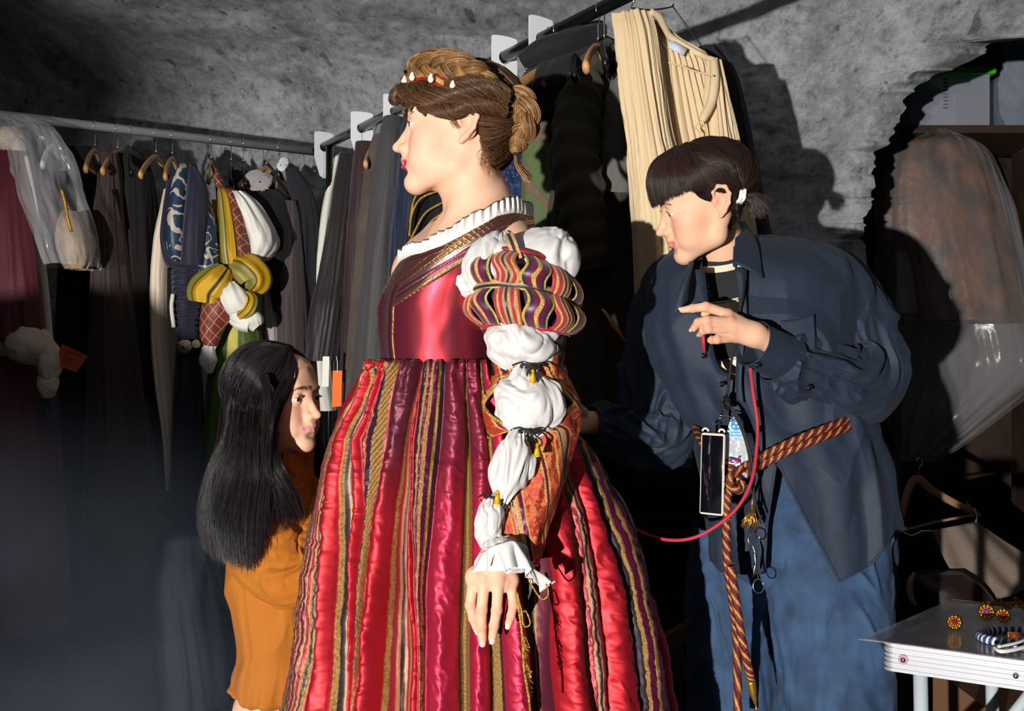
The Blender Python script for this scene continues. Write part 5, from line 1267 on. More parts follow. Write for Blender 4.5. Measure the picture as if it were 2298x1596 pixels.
# ---------------------------------------------------------------- gown of the dressed woman
M_GOWN = bsdf('gown_silk', attr=True, rough=.42, spec=.55, sheen=.15, metattr=True, bump=.30, bscale=420, gold_rough=.30)
def satin(name, attr=True, plum=.42, gr=.52, gg=1.25):
    """shot silk: red where it faces you, plum-grey where it turns away"""
    m = bsdf(name, attr=attr, rough=.46, spec=.6, sheen=.9, sheen_tint=(.62, .60, .72), metattr=True, bump=.35, bscale=700)
    nt = m.node_tree; L = nt.links; b = nt.nodes['Principled BSDF']; b.inputs['Sheen Roughness'].default_value = .30; b.inputs['Sheen Weight'].default_value = .28
    if plum > .5:
        for n_ in nt.nodes:
            if n_.type == 'BUMP': n_.inputs['Distance'].default_value *= .3
    at = [n for n in nt.nodes if n.type == 'ATTRIBUTE' and n.attribute_name == 'Col'][0]; me = [n for n in nt.nodes if n.type == 'ATTRIBUTE' and n.attribute_name == 'Met'][0]
    # warp threads plum, weft threads the bright colour that flashes in the gloss
    mc = nt.nodes.new('ShaderNodeMix'); mc.data_type = 'RGBA'; mc.inputs[0].default_value = plum; L.new(at.outputs['Color'], mc.inputs[6]); mc.inputs[7].default_value = (*hexc(74, 30, 48), 1)
    L.new(mc.outputs[2], b.inputs['Base Color'])
    gl = nt.nodes.new('ShaderNodeBsdfAnisotropic'); gl.inputs['Roughness'].default_value = gr
    vm = nt.nodes.new('ShaderNodeVectorMath'); vm.operation = 'SCALE'; vm.inputs['Scale'].default_value = gg; L.new(at.outputs['Color'], vm.inputs[0]); L.new(vm.outputs[0], gl.inputs['Color'])
    L.new(b.inputs['Normal'].links[0].from_socket, gl.inputs['Normal'])
    inv = nt.nodes.new('ShaderNodeMath'); inv.operation = 'MULTIPLY_ADD'; inv.inputs[1].default_value = -.5; inv.inputs[2].default_value = .5; L.new(me.outputs['Fac'], inv.inputs[0])
    mx = nt.nodes.new('ShaderNodeMixShader'); L.new(inv.outputs[0], mx.inputs[0]); L.new(b.outputs[0], mx.inputs[1]); L.new(gl.outputs[0], mx.inputs[2])
    L.new(mx.outputs[0], nt.nodes['Material Output'].inputs['Surface'])
    return m
M_SATIN = satin('shot_satin')
M_SATB = satin('shot_satin_bodice', plum=.93, gr=.30, gg=1.5)
RED = hexc(178, 17, 27); DRED = hexc(128, 18, 32); MAG = hexc(186, 34, 66); BURG = hexc(86, 20, 38); BLK = hexc(34, 36, 42); GOLD = hexc(222, 180, 92); TAN = hexc(196, 150, 104); DUSTY = hexc(156, 48, 58); PLUM = hexc(92, 34, 50); CREAM = hexc(232, 216, 178); MAUV = hexc(96, 16, 60); BROWN = hexc(70, 30, 26)
OLDG = hexc(176, 142, 62)
# ---- skirt: panel seams followed down the cloth, (row y) -> x
SK_Y = [815, 985, 1138, 1291, 1445, 1596]
B_ = {  # left edge of every panel at those rows (in the plane of the picture, skirt seen at its own depth)
 'A': [826, 752, 712, 676, 654, 636], 'B': [834, 762, 740, 727, 714, 684], 'C': [842, 778, 768, 757, 745, 740], 'D': [856, 796, 796, 790, 783, 789],
 'E': [868, 809, 819, 811, 801, 797], 'F': [900, 868, 842, 826, 811, 801], 'G': [948, 912, 892, 882, 865, 855], 'G2': [950, 922, 924, 916, 921, 919],
 'H': [952, 934, 930, 934, 941, 941], 'I': [1001, 990, 975, 961, 955, 954], 'J': [1040, 1048, 1040, 1034, 1029, 1031], 'K': [1044, 1056, 1060, 1058, 1054, 1056],
 'L': [1068, 1092, 1104, 1100, 1098, 1100], 'N': [1080, 1104, 1116, 1124, 1126, 1134], 'P': [1092, 1128, 1150, 1164, 1180, 1190], 'Q': [1108, 1170, 1205, 1232, 1236, 1246],
 'R': [1122, 1232, 1268, 1290, 1308, 1327], 'S': [1132, 1262, 1304, 1330, 1357, 1364], 'T': [1140, 1290, 1336, 1384, 1418, 1431], 'U': [1156, 1330, 1398, 1440, 1470, 1488], 'Z': [1172, 1346, 1416, 1456, 1482, 1496]}
PN = list(B_.keys())
# stripe recipes: list of (width, colour, metal)
g_, bk_, tn_ = (GOLD, .85), (BLK, 0), (TAN, .5)
STR = {
 'A': [(.8, RED, 0), (.8, DUSTY, 0), (2.4, OLDG, .6), (.5, *bk_), (.7, *g_), (1, DUSTY, 0), (.5, *g_), (.8, MAUV, 0), (.6, TAN, .4), (1, DUSTY, 0), (.5, *g_), (.8, *bk_), (.5, *g_), (1, DRED, 0)],
 'B': [(1, RED, 0)],
 'C': [(.7, *g_), (1.2, *bk_), (.5, TAN, .4), (1.6, BROWN, 0), (.5, *g_), (1.2, *bk_), (.5, TAN, .4), (.8, MAUV, 0), (.5, *g_)],
 'D': [(1, RED, 0)],
 'E': [(1, DUSTY, 0), (.8, *g_), (1.0, MAUV, 0), (1.0, *bk_), (2.6, OLDG, .6), (.6, DUSTY, 0)],
 'F': [(1, PLUM, 0)],
 'G': [(.6, *g_), (1, DUSTY, 0), (.7, TAN, .4), (1.0, *bk_), (.7, TAN, .4), (1, DUSTY, 0), (.6, *g_), (.7, RED, 0)],
 'G2': [(1, RED, 0)],
 'H': [(2.2, *bk_), (.9, *g_), (1.4, MAUV, 0), (1.3, *g_), (1.6, MAUV, 0), (.6, BLK, 0), (1.0, *g_), (2.0, *bk_)],
 'I': [(1, MAG, 0)],
 'J': [(.6, *bk_), (3, OLDG, .6)],
 'K': [(1, MAG, 0)],
 'L': [(1, *bk_), (2.4, OLDG, .6), (.6, *bk_)],
 'N': [(1, MAG, 0)],
 'P': [(1.4, *g_), (5, BLK, 0), (.6, OLDG, .5), (4, BURG, 0)],
 'Q': [(1, RED, 0)],
 'R': [(.9, *g_), (2.0, DUSTY, 0), (.9, *tn_), (1.2, *bk_), (.9, *tn_), (2.0, DUSTY, 0), (.9, *g_), (.9, DUSTY, 0)],
 'S': [(1, RED, 0)],
 'T': [(1.6, *bk_), (.8, *g_), (1.6, MAUV, 0), (1.0, *g_), (1.4, MAUV, 0), (1.2, *bk_), (1.0, CREAM, .6), (1.8, *bk_)],
 'U': [(1, MAG, 0)]}
AMP = dict(A=.012, B=.020, C=-.020, D=.014, E=.014, F=.030, G=-.022, G2=.006, H=.018, I=.032, J=-.018, K=.020, L=-.008, N=.014, P=-.020, Q=.024, R=.010, S=.018, T=.016, U=.010)
def skirt_color(x, y, px_w):
    """x, y arrays: place on the flat-seen cloth -> colour, metal, fold height"""
    yy = np.clip(y, SK_Y[0], 1596.0)
    bx = np.array([np.interp(yy, SK_Y, B_[k]) for k in PN])     # (panels+1, ...)
    col = np.zeros(x.shape + (3,)); met = np.zeros(x.shape); hgt = np.zeros(x.shape)
    col[:] = RED
    for i in range(len(PN) - 1):
        k = PN[i]; a, b = bx[i], bx[i + 1]; w = np.maximum(b - a, 1e-3); f = (x - a) / w
        m = (f >= 0) & (f < 1)
        if i == 0: m = f < 1
        if i == len(PN) - 2: m = f >= 0
        if not m.any(): continue
        st = STR[k]; ed = np.cumsum([0] + [q[0] for q in st]) / sum(q[0] for q in st)
        wob = 0.012 * vnoise(y * .03, f * 3)
        j = np.clip(np.searchsorted(ed, np.clip(f + wob, 0, .9999), side='right') - 1, 0, len(st) - 1)
        cs = np.array([q[1] for q in st]); ms = np.array([q[2] for q in st])
        c = cs[j]; me = ms[j]
        if k == 'A' or k == 'E' or k == 'J' or k == 'L':   # diamond trim
            dm = np.abs(((y * .062 + f * 6) % 1) - .5) + 0 * f
            c = np.where(((me > .55) & (me < .65) & (dm < .13))[..., None], np.array(BROWN) * 1.0, c)
        fl = (me > .7) & (vnoise(x * .9, y * .35) < -.35)   # worn breaks in the thread
        c = np.where(fl[..., None], c * .55, c)
        if k in ('F', 'I', 'K'):  # changing sheen of the silk painted in as plum turning red
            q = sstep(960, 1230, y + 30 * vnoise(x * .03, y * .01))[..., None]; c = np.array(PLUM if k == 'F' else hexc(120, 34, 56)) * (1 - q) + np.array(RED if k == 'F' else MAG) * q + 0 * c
        col[m] = c[m]; met[m] = me[m]
        s = np.sin(np.clip(f, 0, 1) * math.pi)
        hgt[m] = (AMP[k] * s ** (1.0 if AMP[k] > 0 else .7) + .0012 * (me > .3))[m]
    return col, met, hgt
def build_skirt():
    yend = 2178
    rows = [(806, 838, 1168, DM, .130), (816, 828, 1172, DM, .142), (845, 806, 1190, DM + .01, .152), (900, 776, 1232, DM + .02, .162), (985, 752, 1300, DM + .03, .172), (1060, 737, 1345, DM + .03, .180), (1138, 712, 1390, DM + .04, .188), (1291, 676, 1440, DM + .04, .200), (1445, 654, 1478, DM + .04, .212), (1596, 634, 1496, DM + .04, .225), (1900, 600, 1540, DM + .04, .27), (yend, 580, 1570, DM + .04, .30)]
    nth, nr = 1500, 520
    R = smooth_path(np.array(rows, float), nr)
    # denser columns on the side we see
    th = np.linspace(0, 2 * math.pi, nth, endpoint=False)
    ct, st = np.cos(th), np.sin(th)
    V = np.zeros((nr, nth, 3)); X = np.zeros((nr, nth)); Y = np.zeros((nr, nth))
    for i, (py, xl, xr, d, hd) in enumerate(R):
        c = P((xl + xr) / 2, py, d); a = (xr - xl) / 2 / F_PX * d
        V[i] = c + np.stack([a * ct, hd * st, 0 * ct], -1)
        # the near half, as it is seen, gives the pattern; the far half carries the same cloth mirrored
        near = V[i].copy(); near[:, 1] = d - np.abs(hd * st)
        u, v = proj(near)
        uu = (u - ((xl + xr) / 2)) ; scale = (xr - xl) / 2 / np.maximum(1, np.abs(uu).max())
        X[i] = (xl + xr) / 2 + uu * scale; Y[i] = v if False else py
    # ring rows look lower on the near side: use the seen row for the pattern
    Yn = np.zeros_like(Y)
    for i, (py, xl, xr, d, hd) in enumerate(R):
        Yn[i] = 798 + (py - 798) * d / (d - hd * np.abs(st))
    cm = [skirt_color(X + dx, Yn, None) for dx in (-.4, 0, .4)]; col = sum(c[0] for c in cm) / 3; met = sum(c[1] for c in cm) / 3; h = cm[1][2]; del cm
    T = np.clip((Y - 806) / 60.0, 0, 1); T2 = np.clip((Y - 806) / 500.0, 0, 1)
    A_ = .35 + .9 * T2
    N = np.stack([np.broadcast_to(ct, X.shape), np.broadcast_to(st, X.shape), 0 * X], -1)
    hs = h * A_
    # gathers at the high waist
    gat = .007 * np.sin(th * 46 + 2 * vnoise(th[None] * 3, Y * .01))[...] * np.exp(-(Y - 806) / 60.0)
    slow = .010 * vnoise(X * .018, Yn * .004, 2.2) * T + .0045 * vnoise(X * .05, Yn * .012, 5.1) * T
    cr = .0032 * np.maximum(0, ridge(X * .03 + Yn * .012, Yn * .045, 1.5) - .2) + .0020 * ridge(X * .07 - Yn * .03, Yn * .06, 8.5)
    soft = (met < .1) & (h > .004)
    # smooth heights along theta so the seams roll
    k = np.exp(-np.linspace(-2, 2, 9) ** 2); k /= k.sum()
    hs = sum(w * np.roll(hs, o - 4, axis=1) for o, w in enumerate(k))
    D = hs + gat + slow + cr * np.where(soft, 1.0, .25)
    V = V + N * D[..., None]
    # shot silk: sheen painted in, plum at the top of the front folds, red lower down
    return V.reshape(-1, 3), grid_faces(nr, nth), col.reshape(-1, 3), met.reshape(-1)
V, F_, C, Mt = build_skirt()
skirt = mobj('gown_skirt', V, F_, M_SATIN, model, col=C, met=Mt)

# ---- bodice
def build_bodice():
    rows = np.array([(470, 1040, 1182, DM, .10), (500, 985, 1195, DM, .155), (540, 945, 1200, DM, .170), (590, 903, 1190, DM, .172), (640, 874, 1172, DM, .160), (690, 859, 1156, DM, .150), (760, 857, 1140, DM, .138), (814, 862, 1136, DM, .132)], float)
    fine = smooth_path(rows, 300)
    def row(py): return [np.interp(py, fine[:, 0], fine[:, k]) for k in range(1, 5)]
    nth, nr = 720, 240
    th = np.linspace(0, 2 * math.pi, nth, endpoint=False); ct, st = np.cos(th), np.sin(th)
    near = np.interp(ct, [-1, -.8, -.6, -.35, 0, .3, .6, 1], [594, 588, 586, 572, 536, 508, 496, 492])
    far = np.interp(ct, [-1, -.8, -.5, 0, .5, 1], [594, 575, 540, 500, 488, 492])
    w = .5 - .5 * st; yt = far * (1 - w) + near * w
    V = np.zeros((nr, nth, 3)); X = np.zeros((nr, nth)); Y = np.zeros((nr, nth))
    for i in range(nr):
        s = i / (nr - 1); py = yt + (814 - yt) * s
        xl, xr, d, hd = row(py); cx = (xl + xr) / 2; a = (xr - xl) / 2
        X[i] = cx + a * ct; Y[i] = py
        off = .0012 * fbm(ct * 3, st * 3, py * .012, 2) + .006 * np.exp(-((py - 690) / 60.0) ** 2) * np.clip(-ct, 0, 1)
        V[i] = np.stack([(cx - 1149) / F_PX * d + (a / F_PX * d + off) * ct, d + (hd + off) * st, CAM_H + (798 - py) / F_PX * d], -1)
    # pattern in terms of the picture column of the near side
    near_ = V.copy(); u, v = proj(near_); u = np.where(st[None] <= 0, u, X)
    v = np.where(st[None] <= 0, v, Y)
    yl = np.interp(u, [855, 875, 925, 980, 1060, 1130, 1190], [672, 656, 622, 588, 540, 508, 494])
    dd = (v - yl) * np.cos(np.radians(32))
    col = np.zeros(X.shape + (3,)); met = np.zeros(X.shape); hh = np.zeros(X.shape); col[:] = hexc(190, 16, 30)
    def band(m, c, me, h=.0015): col[m] = c; met[m] = me; hh[m] = h
    yoke = dd < 0
    band(yoke, OLDG, .6, .001)
    dmn = (np.abs(((u + v * 1.3) * .05 % 1) - .5) < .07) | (np.abs(((u - v * 1.3) * .05 % 1) - .5) < .07)
    band(yoke & dmn, GOLD, .9, .002)
    for a, b, c, me in ((0, 2.5, CREAM, .3), (2.5, 4.5, BLK, 0), (4.5, 7, CREAM, .5), (7, 12, MAUV, 0), (12, 15.5, GOLD, .9), (15.5, 21, MAUV, 0), (21, 23, TAN, .4), (23, 31, OLDG, .7)):
        band((dd >= a) & (dd < b), c, me, .0025 if me > .5 else .0015)
    sc = (dd >= 31) & (dd < 31 + 2.5 * np.abs(np.sin(u * .35))); band(sc, GOLD, .8)
    gs = (dd >= 23) & (dd < 31) & (((u + v * .3) * .12 % 1) < .3); col[gs] = GOLD; met[gs] = .9
    # top trim on the front of the neckline
    tt = (Y - yt[None]); fr = (ct[None] < -.30) | (st[None] > 0)
    for a, b, c, me in ((-1, 3.5, GOLD, .9), (3.5, 6.5, MAUV, 0), (6.5, 9.5, GOLD, .9), (9.5, 14, hexc(170, 24, 90), 0), (14, 16, GOLD, .8)): band((tt >= a) & (tt < b) & fr, c, me)
    # centre front lacing band
    e = u - np.interp(v, [590, 656, 690, 760, 814], [903, 866, 859, 857, 862]); cf = (v > 640) & (dd > -8) & (st[None] < .2)
    lim = (v > yl - 6)
    for a, b, c, me in ((-6, 2.5, hexc(150, 20, 80), 0), (2.5, 5, GOLD, .9), (5, 7, BURG, 0), (7, 9, CREAM, .6), (9, 11, BLK, 0), (11, 14, CREAM, .6), (14, 16.5, GOLD, .9), (16.5, 20, MAUV, 0), (20, 22, BLK, 0), (22, 26, GOLD, .85)):
        band(cf & lim & (e >= a) & (e < b) & (ct[None] < -.3), c, me, .002)
    N = np.stack([np.broadcast_to(ct, X.shape), np.broadcast_to(st, X.shape), 0 * X], -1)
    V = V + N * hh[..., None]
    return V, yt, th, col, met
Vb_, yt_, th_, C, Mt = build_bodice()
bod = mobj('gown_bodice', Vb_.reshape(-1, 3), grid_faces(*Vb_.shape[:2]), M_SATB, model, col=C.reshape(-1, 3), met=Mt.reshape(-1), solid=.002)
# ruffle of white muslin with a black edge
M_MUS = bsdf('white_muslin', attr=True, rough=.8, sheen=.3, bump=.4, bscale=200, trans=0.0)
def neck_ruffle():
    n = len(th_); ct, st = np.cos(th_), np.sin(th_); base = Vb_[2]
    tt = np.unwrap(th_); V = []; col = []
    N = np.stack([ct, st, 0 * ct], -1); R = np.random.RandomState(4)
    for j, s in enumerate(np.linspace(0, 1, 10)):
        pl = np.sin(th_ * 58 + 3 * vnoise(ct * 2, st * 2, 1.0)) ; big = vnoise(ct * 2.6, st * 2.6, 4.0)
        hgt = .027 * s * (1 + .25 * vnoise(ct * 7, st * 7, 2.0))
        V.append(base + np.array([0, 0, 1.0]) * hgt[:, None] + N * ((.0015 + .0055 * s * pl + .010 * s * s * big) * 1.0 - .006 * s)[:, None])
        col.append(np.repeat(np.array([hexc(24, 24, 34) if s > .93 else hexc(212, 208, 204)]), n, 0))
    return np.array(V), np.array(col)
V, C = neck_ruffle()
# finer rows near the black edge
mobj('neck_ruffle', V.reshape(-1, 3), grid_faces(10, len(th_)), M_MUS, bod, col=C.reshape(-1, 3), solid=.0012)
MB().tube([V[-1][k] for k in range(0, len(th_), 4)], .0010, 5).build('ruffle_edging', fab('navy_thread', (26, 26, 40)), bod)

# ---- near sleeve
slv = empty('sleeve', shN, parent=model)
M_GAZE = fabric('white_organza', (198, 196, 195), rough=.7, sheen=.4, bump=.6, bscale=30)
def puff(name, c, r, seed, parent, R=None, pinch=(0, 0), crum=.16, tuft=.10, n=150, m=100, dens=2.2, mat=None):
    th = np.linspace(0.02, math.pi - .02, m); ph = np.linspace(0, 2 * math.pi, n, endpoint=False)
    T, Ph = np.meshgrid(th, ph, indexing='ij')
    u = np.stack([np.sin(T) * np.cos(Ph), np.sin(T) * np.sin(Ph), np.cos(T)], -1)
    s = seed * 3.7
    rd = ridge(u[..., 0] * dens + s, u[..., 1] * dens, u[..., 2] * dens * 1.4 + s); rd2 = ridge(u[..., 0] * dens * 2.1 + s, u[..., 1] * dens * 2.1 + 5, u[..., 2] * dens * 1.7)
    wx = vnoise(u[..., 0] * 1.2 + s, u[..., 1] * 1.2, u[..., 2] * 1.2) * 1.2
    f1 = np.abs(vnoise(u[..., 0] * dens * .9 + s + wx, u[..., 1] * dens * .9, u[..., 2] * dens * .35 + wx)); f2 = np.abs(vnoise(u[..., 0] * dens * 2 + s, u[..., 1] * dens * 2 + wx, u[..., 2] * dens * .8 + 5 + wx))
    a1 = u[..., 0] * .8 + u[..., 2] * .6; a2 = u[..., 0] * .3 - u[..., 1] * .7 + u[..., 2] * .6
    k = 1 + crum * (vnoise(u[..., 0] * 1.3 + s, u[..., 1] * 1.3, u[..., 2] * 1.3) * .9 + .42 * np.sin(5 * a1 + 4 * wx + s) * (.4 + f2) + .24 * np.sin(9 * a2 + 5 * wx + s) + .10 * np.sin(17 * a1 + 9 * wx) * f1 - .35 * (1 - f1) ** 6)
    top, bot = pinch
    tf = np.sin(Ph * 13 + seed + 1.5 * vnoise(u[..., 2] * 2, seed))
    k = k + tuft * tf * (top * sstep(.55, 1, u[..., 2]) + bot * sstep(-.55, -1, u[..., 2]))
    w = 1 - .45 * top * sstep(.5, 1, u[..., 2]) - .45 * bot * sstep(-.5, -1, u[..., 2])
    V = u * k[..., None] * np.asarray(r); V[..., :2] *= w[..., None]
    V = V.reshape(-1, 3)
    if R is not None: V = V @ np.asarray(R).T
    return mobj(name, V + np.asarray(c), grid_faces(m, n), mat or M_GAZE, parent)
RY = lambda a: np.array(Matrix.Rotation(math.radians(a), 3, 'Y'))
puff('organza_puff', P(1108, 588, 1.765), (.050, .055, .060), 1, slv, RY(15), (.3, .3))
puff('organza_puff', P(1222, 588, 1.785), (.066, .066, .068), 2, slv, RY(35), (.1, .4))
puff('organza_puff', P(1050, 634, 1.80), (.026, .040, .036), 3, slv, RY(-30), (.3, .3))
M_TRIM = M_GOWN
def strip(name, pts, w, cols, parent, up=(0, -1, 0), thick=.0015, n=40, nw=24, bulge=0.0):
    """flat woven band following a path"""
    p = smooth_path(np.asarray(pts, float), n); t, a, b = frames(p, up)
    W = np.linspace(-1, 1, nw); V = p[:, None] + b[:, None] * (W[None, :, None] * w / 2) + a[:, None] * (bulge * (1 - W ** 2))[None, :, None]
    ed = np.cumsum([0] + [c[0] for c in cols]) / sum(c[0] for c in cols); j = np.clip(np.searchsorted(ed, (W + 1) / 2 * .999, side='right') - 1, 0, len(cols) - 1)
    C = np.array([cols[k][1] for k in j]); Mm = np.array([cols[k][2] for k in j])
    return mobj(name, V.reshape(-1, 3), grid_faces(n, nw, wrap=False), M_TRIM, parent, col=np.tile(C, (n, 1)), met=np.tile(Mm, n), solid=thick)
TB = [(1, TAN, .6), (1.2, BLK, 0), (1, TAN, .6)]
strip('gold_strap', PS([(1140, 524, 1.725), (1150, 548, 1.712), (1162, 582, 1.708)]), .017, TB, slv)
strip('gold_strap', PS([(1042, 602, 1.80), (1058, 618, 1.775), (1074, 638, 1.76)]), .015, TB, slv)
# two ballooned rings of ribbon, each ribbon striped
def ribbon_ring(c0, c1, r0, r1, bul, n_rib, seed, sag=.03, arc0=.0, arc1=.0, tilt=0.0):
    """ribbons bulging between an upper and a lower seam ring; gaps between them show the dark inside"""
    recipes = [[(1, DUSTY, 0), (.6, GOLD, .9), (1, DUSTY, 0), (.6, TAN, .7), (.7, BLK, 0), (.6, TAN, .7), (1, DUSTY, 0), (.6, GOLD, .9), (.6, DUSTY, 0)], [(.5, GOLD, .9), (1.1, BLK, 0), (1.4, MAUV, 0), (.8, GOLD, .9), (1.4, MAUV, 0), (1.1, BLK, 0), (.5, GOLD, .9)]]
    m = MB(); R_ = np.random.RandomState(seed)
    for k in range(n_rib):
        a0 = 2 * math.pi * k / n_rib; w = 2 * math.pi / n_rib * .88; rec = recipes[k % 2]
        nn, nv = 30, 34; W = np.linspace(0, 1, nn); S_ = np.linspace(0, 1, nv)
        A = a0 + w * W[None, :] + .07 * math.sin(k * 2.1 + seed) * np.sin(S_ * math.pi * 2)[:, None]
        s = S_[:, None]; rad = (r0 * (1 - s) + r1 * s) + bul * np.sin(s * math.pi) ** .8 * (1 + .15 * np.sin(k * 3.1)) - .006 * np.sin(W * math.pi)[None] * -1
        near = -np.sin(A)
        c = np.asarray(c0)[None, None] * (1 - s[..., None]) + np.asarray(c1)[None, None] * s[..., None]
        V = c + np.stack([rad * np.cos(A), rad * np.sin(A), 0 * A + near * (arc0 * (1 - s) + arc1 * s) + tilt * np.cos(A) * rad], -1)
        ed = np.cumsum([0] + [q[0] for q in rec]) / sum(q[0] for q in rec); j = np.clip(np.searchsorted(ed, W * .999, side='right') - 1, 0, len(rec) - 1)
        C = np.tile(np.array([rec[q][1] for q in j]), (nv, 1)); Mm = np.tile(np.array([rec[q][2] for q in j]), nv)
        V = V + (np.array([.0012 * (rec[q][2] > .5) for q in j])[None, :, None] * np.stack([np.cos(A), np.sin(A), 0 * A], -1))
        m.add(V.reshape(-1, 3), grid_faces(nv, nn, wrap=False), C, Mm)
    return m
def ring_piece(name, c, r, arc, tilt, width, cols, parent, thick=.003, extra=0.0):
    A = np.linspace(0, 2 * math.pi, 90, endpoint=False); W = np.linspace(-1, 1, 18)
    ed = np.cumsum([0] + [q[0] for q in cols]) / sum(q[0] for q in cols); j = np.clip(np.searchsorted(ed, (W + 1) / 2 * .999, side='right') - 1, 0, len(cols) - 1)
    rr = r + extra + thick * (1 - W[:, None] ** 2)
    V = np.asarray(c) + np.stack([rr * np.cos(A)[None], rr * np.sin(A)[None], -W[:, None] * width / 2 + (-np.sin(A) * arc + tilt * np.cos(A) * r)[None]], -1)
    C = np.repeat(np.array([cols[q][1] for q in j]), 90, 0); Mm = np.repeat(np.array([cols[q][2] for q in j]), 90)
    return mobj(name, V.reshape(-1, 3), grid_faces(18, 90), M_TRIM, parent, col=C, met=Mm, solid=.0015)
AD = 1.79
c_top, c_mid, c_bot = P(1172, 604, AD), P(1172, 676, AD), P(1180, 742, AD)
inner = MB(); inner.tube([P(1172, 600, AD), P(1172, 676, AD), P(1180, 745, AD), P(1185, 850, AD), P(1195, 905, AD)], [.070, .086, .076, .056, .05], 40, m=40)
inner.build('sleeve_lining', fab('plum_lining', (58, 26, 40), rough=.6), slv)
ribbon_ring(c_top, c_mid, .078, .088, .020, 12, 1, arc0=.020, arc1=.022, tilt=-.20).build('ribbon_band', M_TRIM, slv, attrs=True, solid=.0014)
ribbon_ring(c_mid - (0, 0, .004), c_bot, .088, .078, .022, 12, 2, arc0=.022, arc1=.004, tilt=-.10).build('ribbon_band', M_TRIM, slv, attrs=True, solid=.0014)
ring_piece('seam_band', c_top + (0, 0, .004), .0775, .020, -.20, .008, [(1, DRED, 0)], slv)
ring_piece('gold_piping', c_mid, .090, .022, -.15, .016, [(1, GOLD, .9), (.7, TAN, .6), (1, BLK, 0), (.8, GOLD, .8)], slv, thick=.004)
ring_piece('seam_band', c_bot, .079, .004, -.08, .010, [(1, hexc(176, 20, 40), 0)], slv)
puff('organza_puff', P(1172, 768, 1.745), (.068, .055, .046), 4, slv, RY(8), (.2, .6))
puff('organza_puff', P(1183, 906, 1.725), (.062, .050, .062), 6, slv, RY(0), (.9, 1.0), n=180)
puff('organza_puff', P(1148, 1044, 1.70), (.036, .034, .068), 7, slv, RY(14), (.8, .9))
puff('organza_puff', P(1097, 1172, 1.69), (.026, .028, .048), 8, slv, RY(8), (.6, .6))
# brocade sleeve: upper cuff round the elbow puff and the tight lower sleeve
def sleeve_cols(TH, T, reps=3.0, twist=1.3):
    u = (TH / (2 * math.pi) * reps + T * twist) % 1.0
    ed = [0, .22, .25, .33, .36, .42, .445, .47, .52, .55, .72, .75, .80, .83, 1.0]
    br, go, mv, bl, ta = (hexc(176, 62, 44), .45), (GOLD, .9), (MAUV, 0), (BLK, 0), (TAN, .6)
    seq = [br, go, mv, go, ta, bl, ta, br, go, br, go, mv, go, br]
    j = np.clip(np.searchsorted(ed, u, side='right') - 1, 0, 13); C = np.array([q[0] for q in seq])[j]; Mm = np.array([q[1] for q in seq])[j]
    dmk = vnoise(TH * 9, T * 60) + .6 * vnoise(TH * 18, T * 120, 3)
    bm = Mm == .45
    C = np.where((bm & (dmk > .15))[..., None], np.array(hexc(226, 120, 74)), C); Mm = np.where(bm & (dmk > .15), .75, Mm)
    return C, Mm
M_BROC = bsdf('sleeve_brocade', attr=True, rough=.38, metattr=True, bump=.7, bscale=260)
V, F_, TH, T = sleeve([P(1188, 786, AD), P(1186, 822, AD - .005), P(1188, 850, AD)], [.060, .060, .066], nth=160, nr=40, disp=lambda TH, T: .004 * np.sin(6 * TH) + .003 * fbm(np.cos(TH) * 2, np.sin(TH) * 2, T * 3), up=(0, -1, 0))
C, Mm = sleeve_cols(TH, T, 4, .3); mobj('brocade_band', V.reshape(-1, 3), F_, M_BROC, slv, col=C.reshape(-1, 3), met=Mm.reshape(-1), solid=.002)
V, F_, TH, T = sleeve([P(1186, 838, AD + .01), P(1190, 905, AD + .01), P(1196, 980, AD + .01), P(1190, 1080, AD - .03), P(1172, 1170, AD - .055), P(1158, 1262, AD - .075)], [.066, .086, .080, .056, .045, .038], nth=360, nr=300,
                      disp=lambda TH, T: .0035 * ridge(np.cos(TH) * 2, np.sin(TH) * 2, T * 6) + .0025 * vnoise(np.cos(TH) * 5, np.sin(TH) * 5, T * 14), up=(0, -1, 0))
C, Mm = sleeve_cols(TH, T, 3, 1.6)
# the slit down the front, through which the puffs push out
u, v = proj(V); slit_l = np.interp(v, [840, 850, 905, 930, 966, 985, 1115, 1125, 1262], [1150, 1120, 1085, 1100, 1150, 1090, 1070, 1060, 1050]); slit_r = np.interp(v, [840, 850, 905, 930, 966, 985, 1050, 1115, 1130, 1215, 1262], [1200, 1245, 1286, 1262, 1178, 1186, 1168, 1124, 1122, 1112, 1105])
front = np.cos(TH) > -.25
cut = front & (u > slit_l) & (u < slit_r) & (v > 845)
edge = front & ~cut & (u > slit_l - 5) & (u < slit_r + 6) & (v > 838)
C = np.where(edge[..., None], np.array(GOLD), C); Mm = np.where(edge, .8, Mm)
keep = ~(cut.reshape(-1)[F_].all(axis=1))
mobj('brocade_sleeve', V.reshape(-1, 3), F_[keep], M_BROC, slv, col=C.reshape(-1, 3), met=Mm.reshape(-1), solid=.002)
# edges of the slit are corded
u_, v_ = [], []
for side in ((1150, 848, 1.73), (1118, 866, 1.725), (1086, 906, 1.74), (1104, 936, 1.715), (1150, 962, 1.70)), ((1210, 842, 1.72), (1250, 868, 1.725), (1284, 906, 1.76), (1262, 932, 1.725), (1196, 962, 1.70)):
    MB().tube(PS(side), .0032, 8, m=40).build('gold_cord', M_GOLDT, slv)
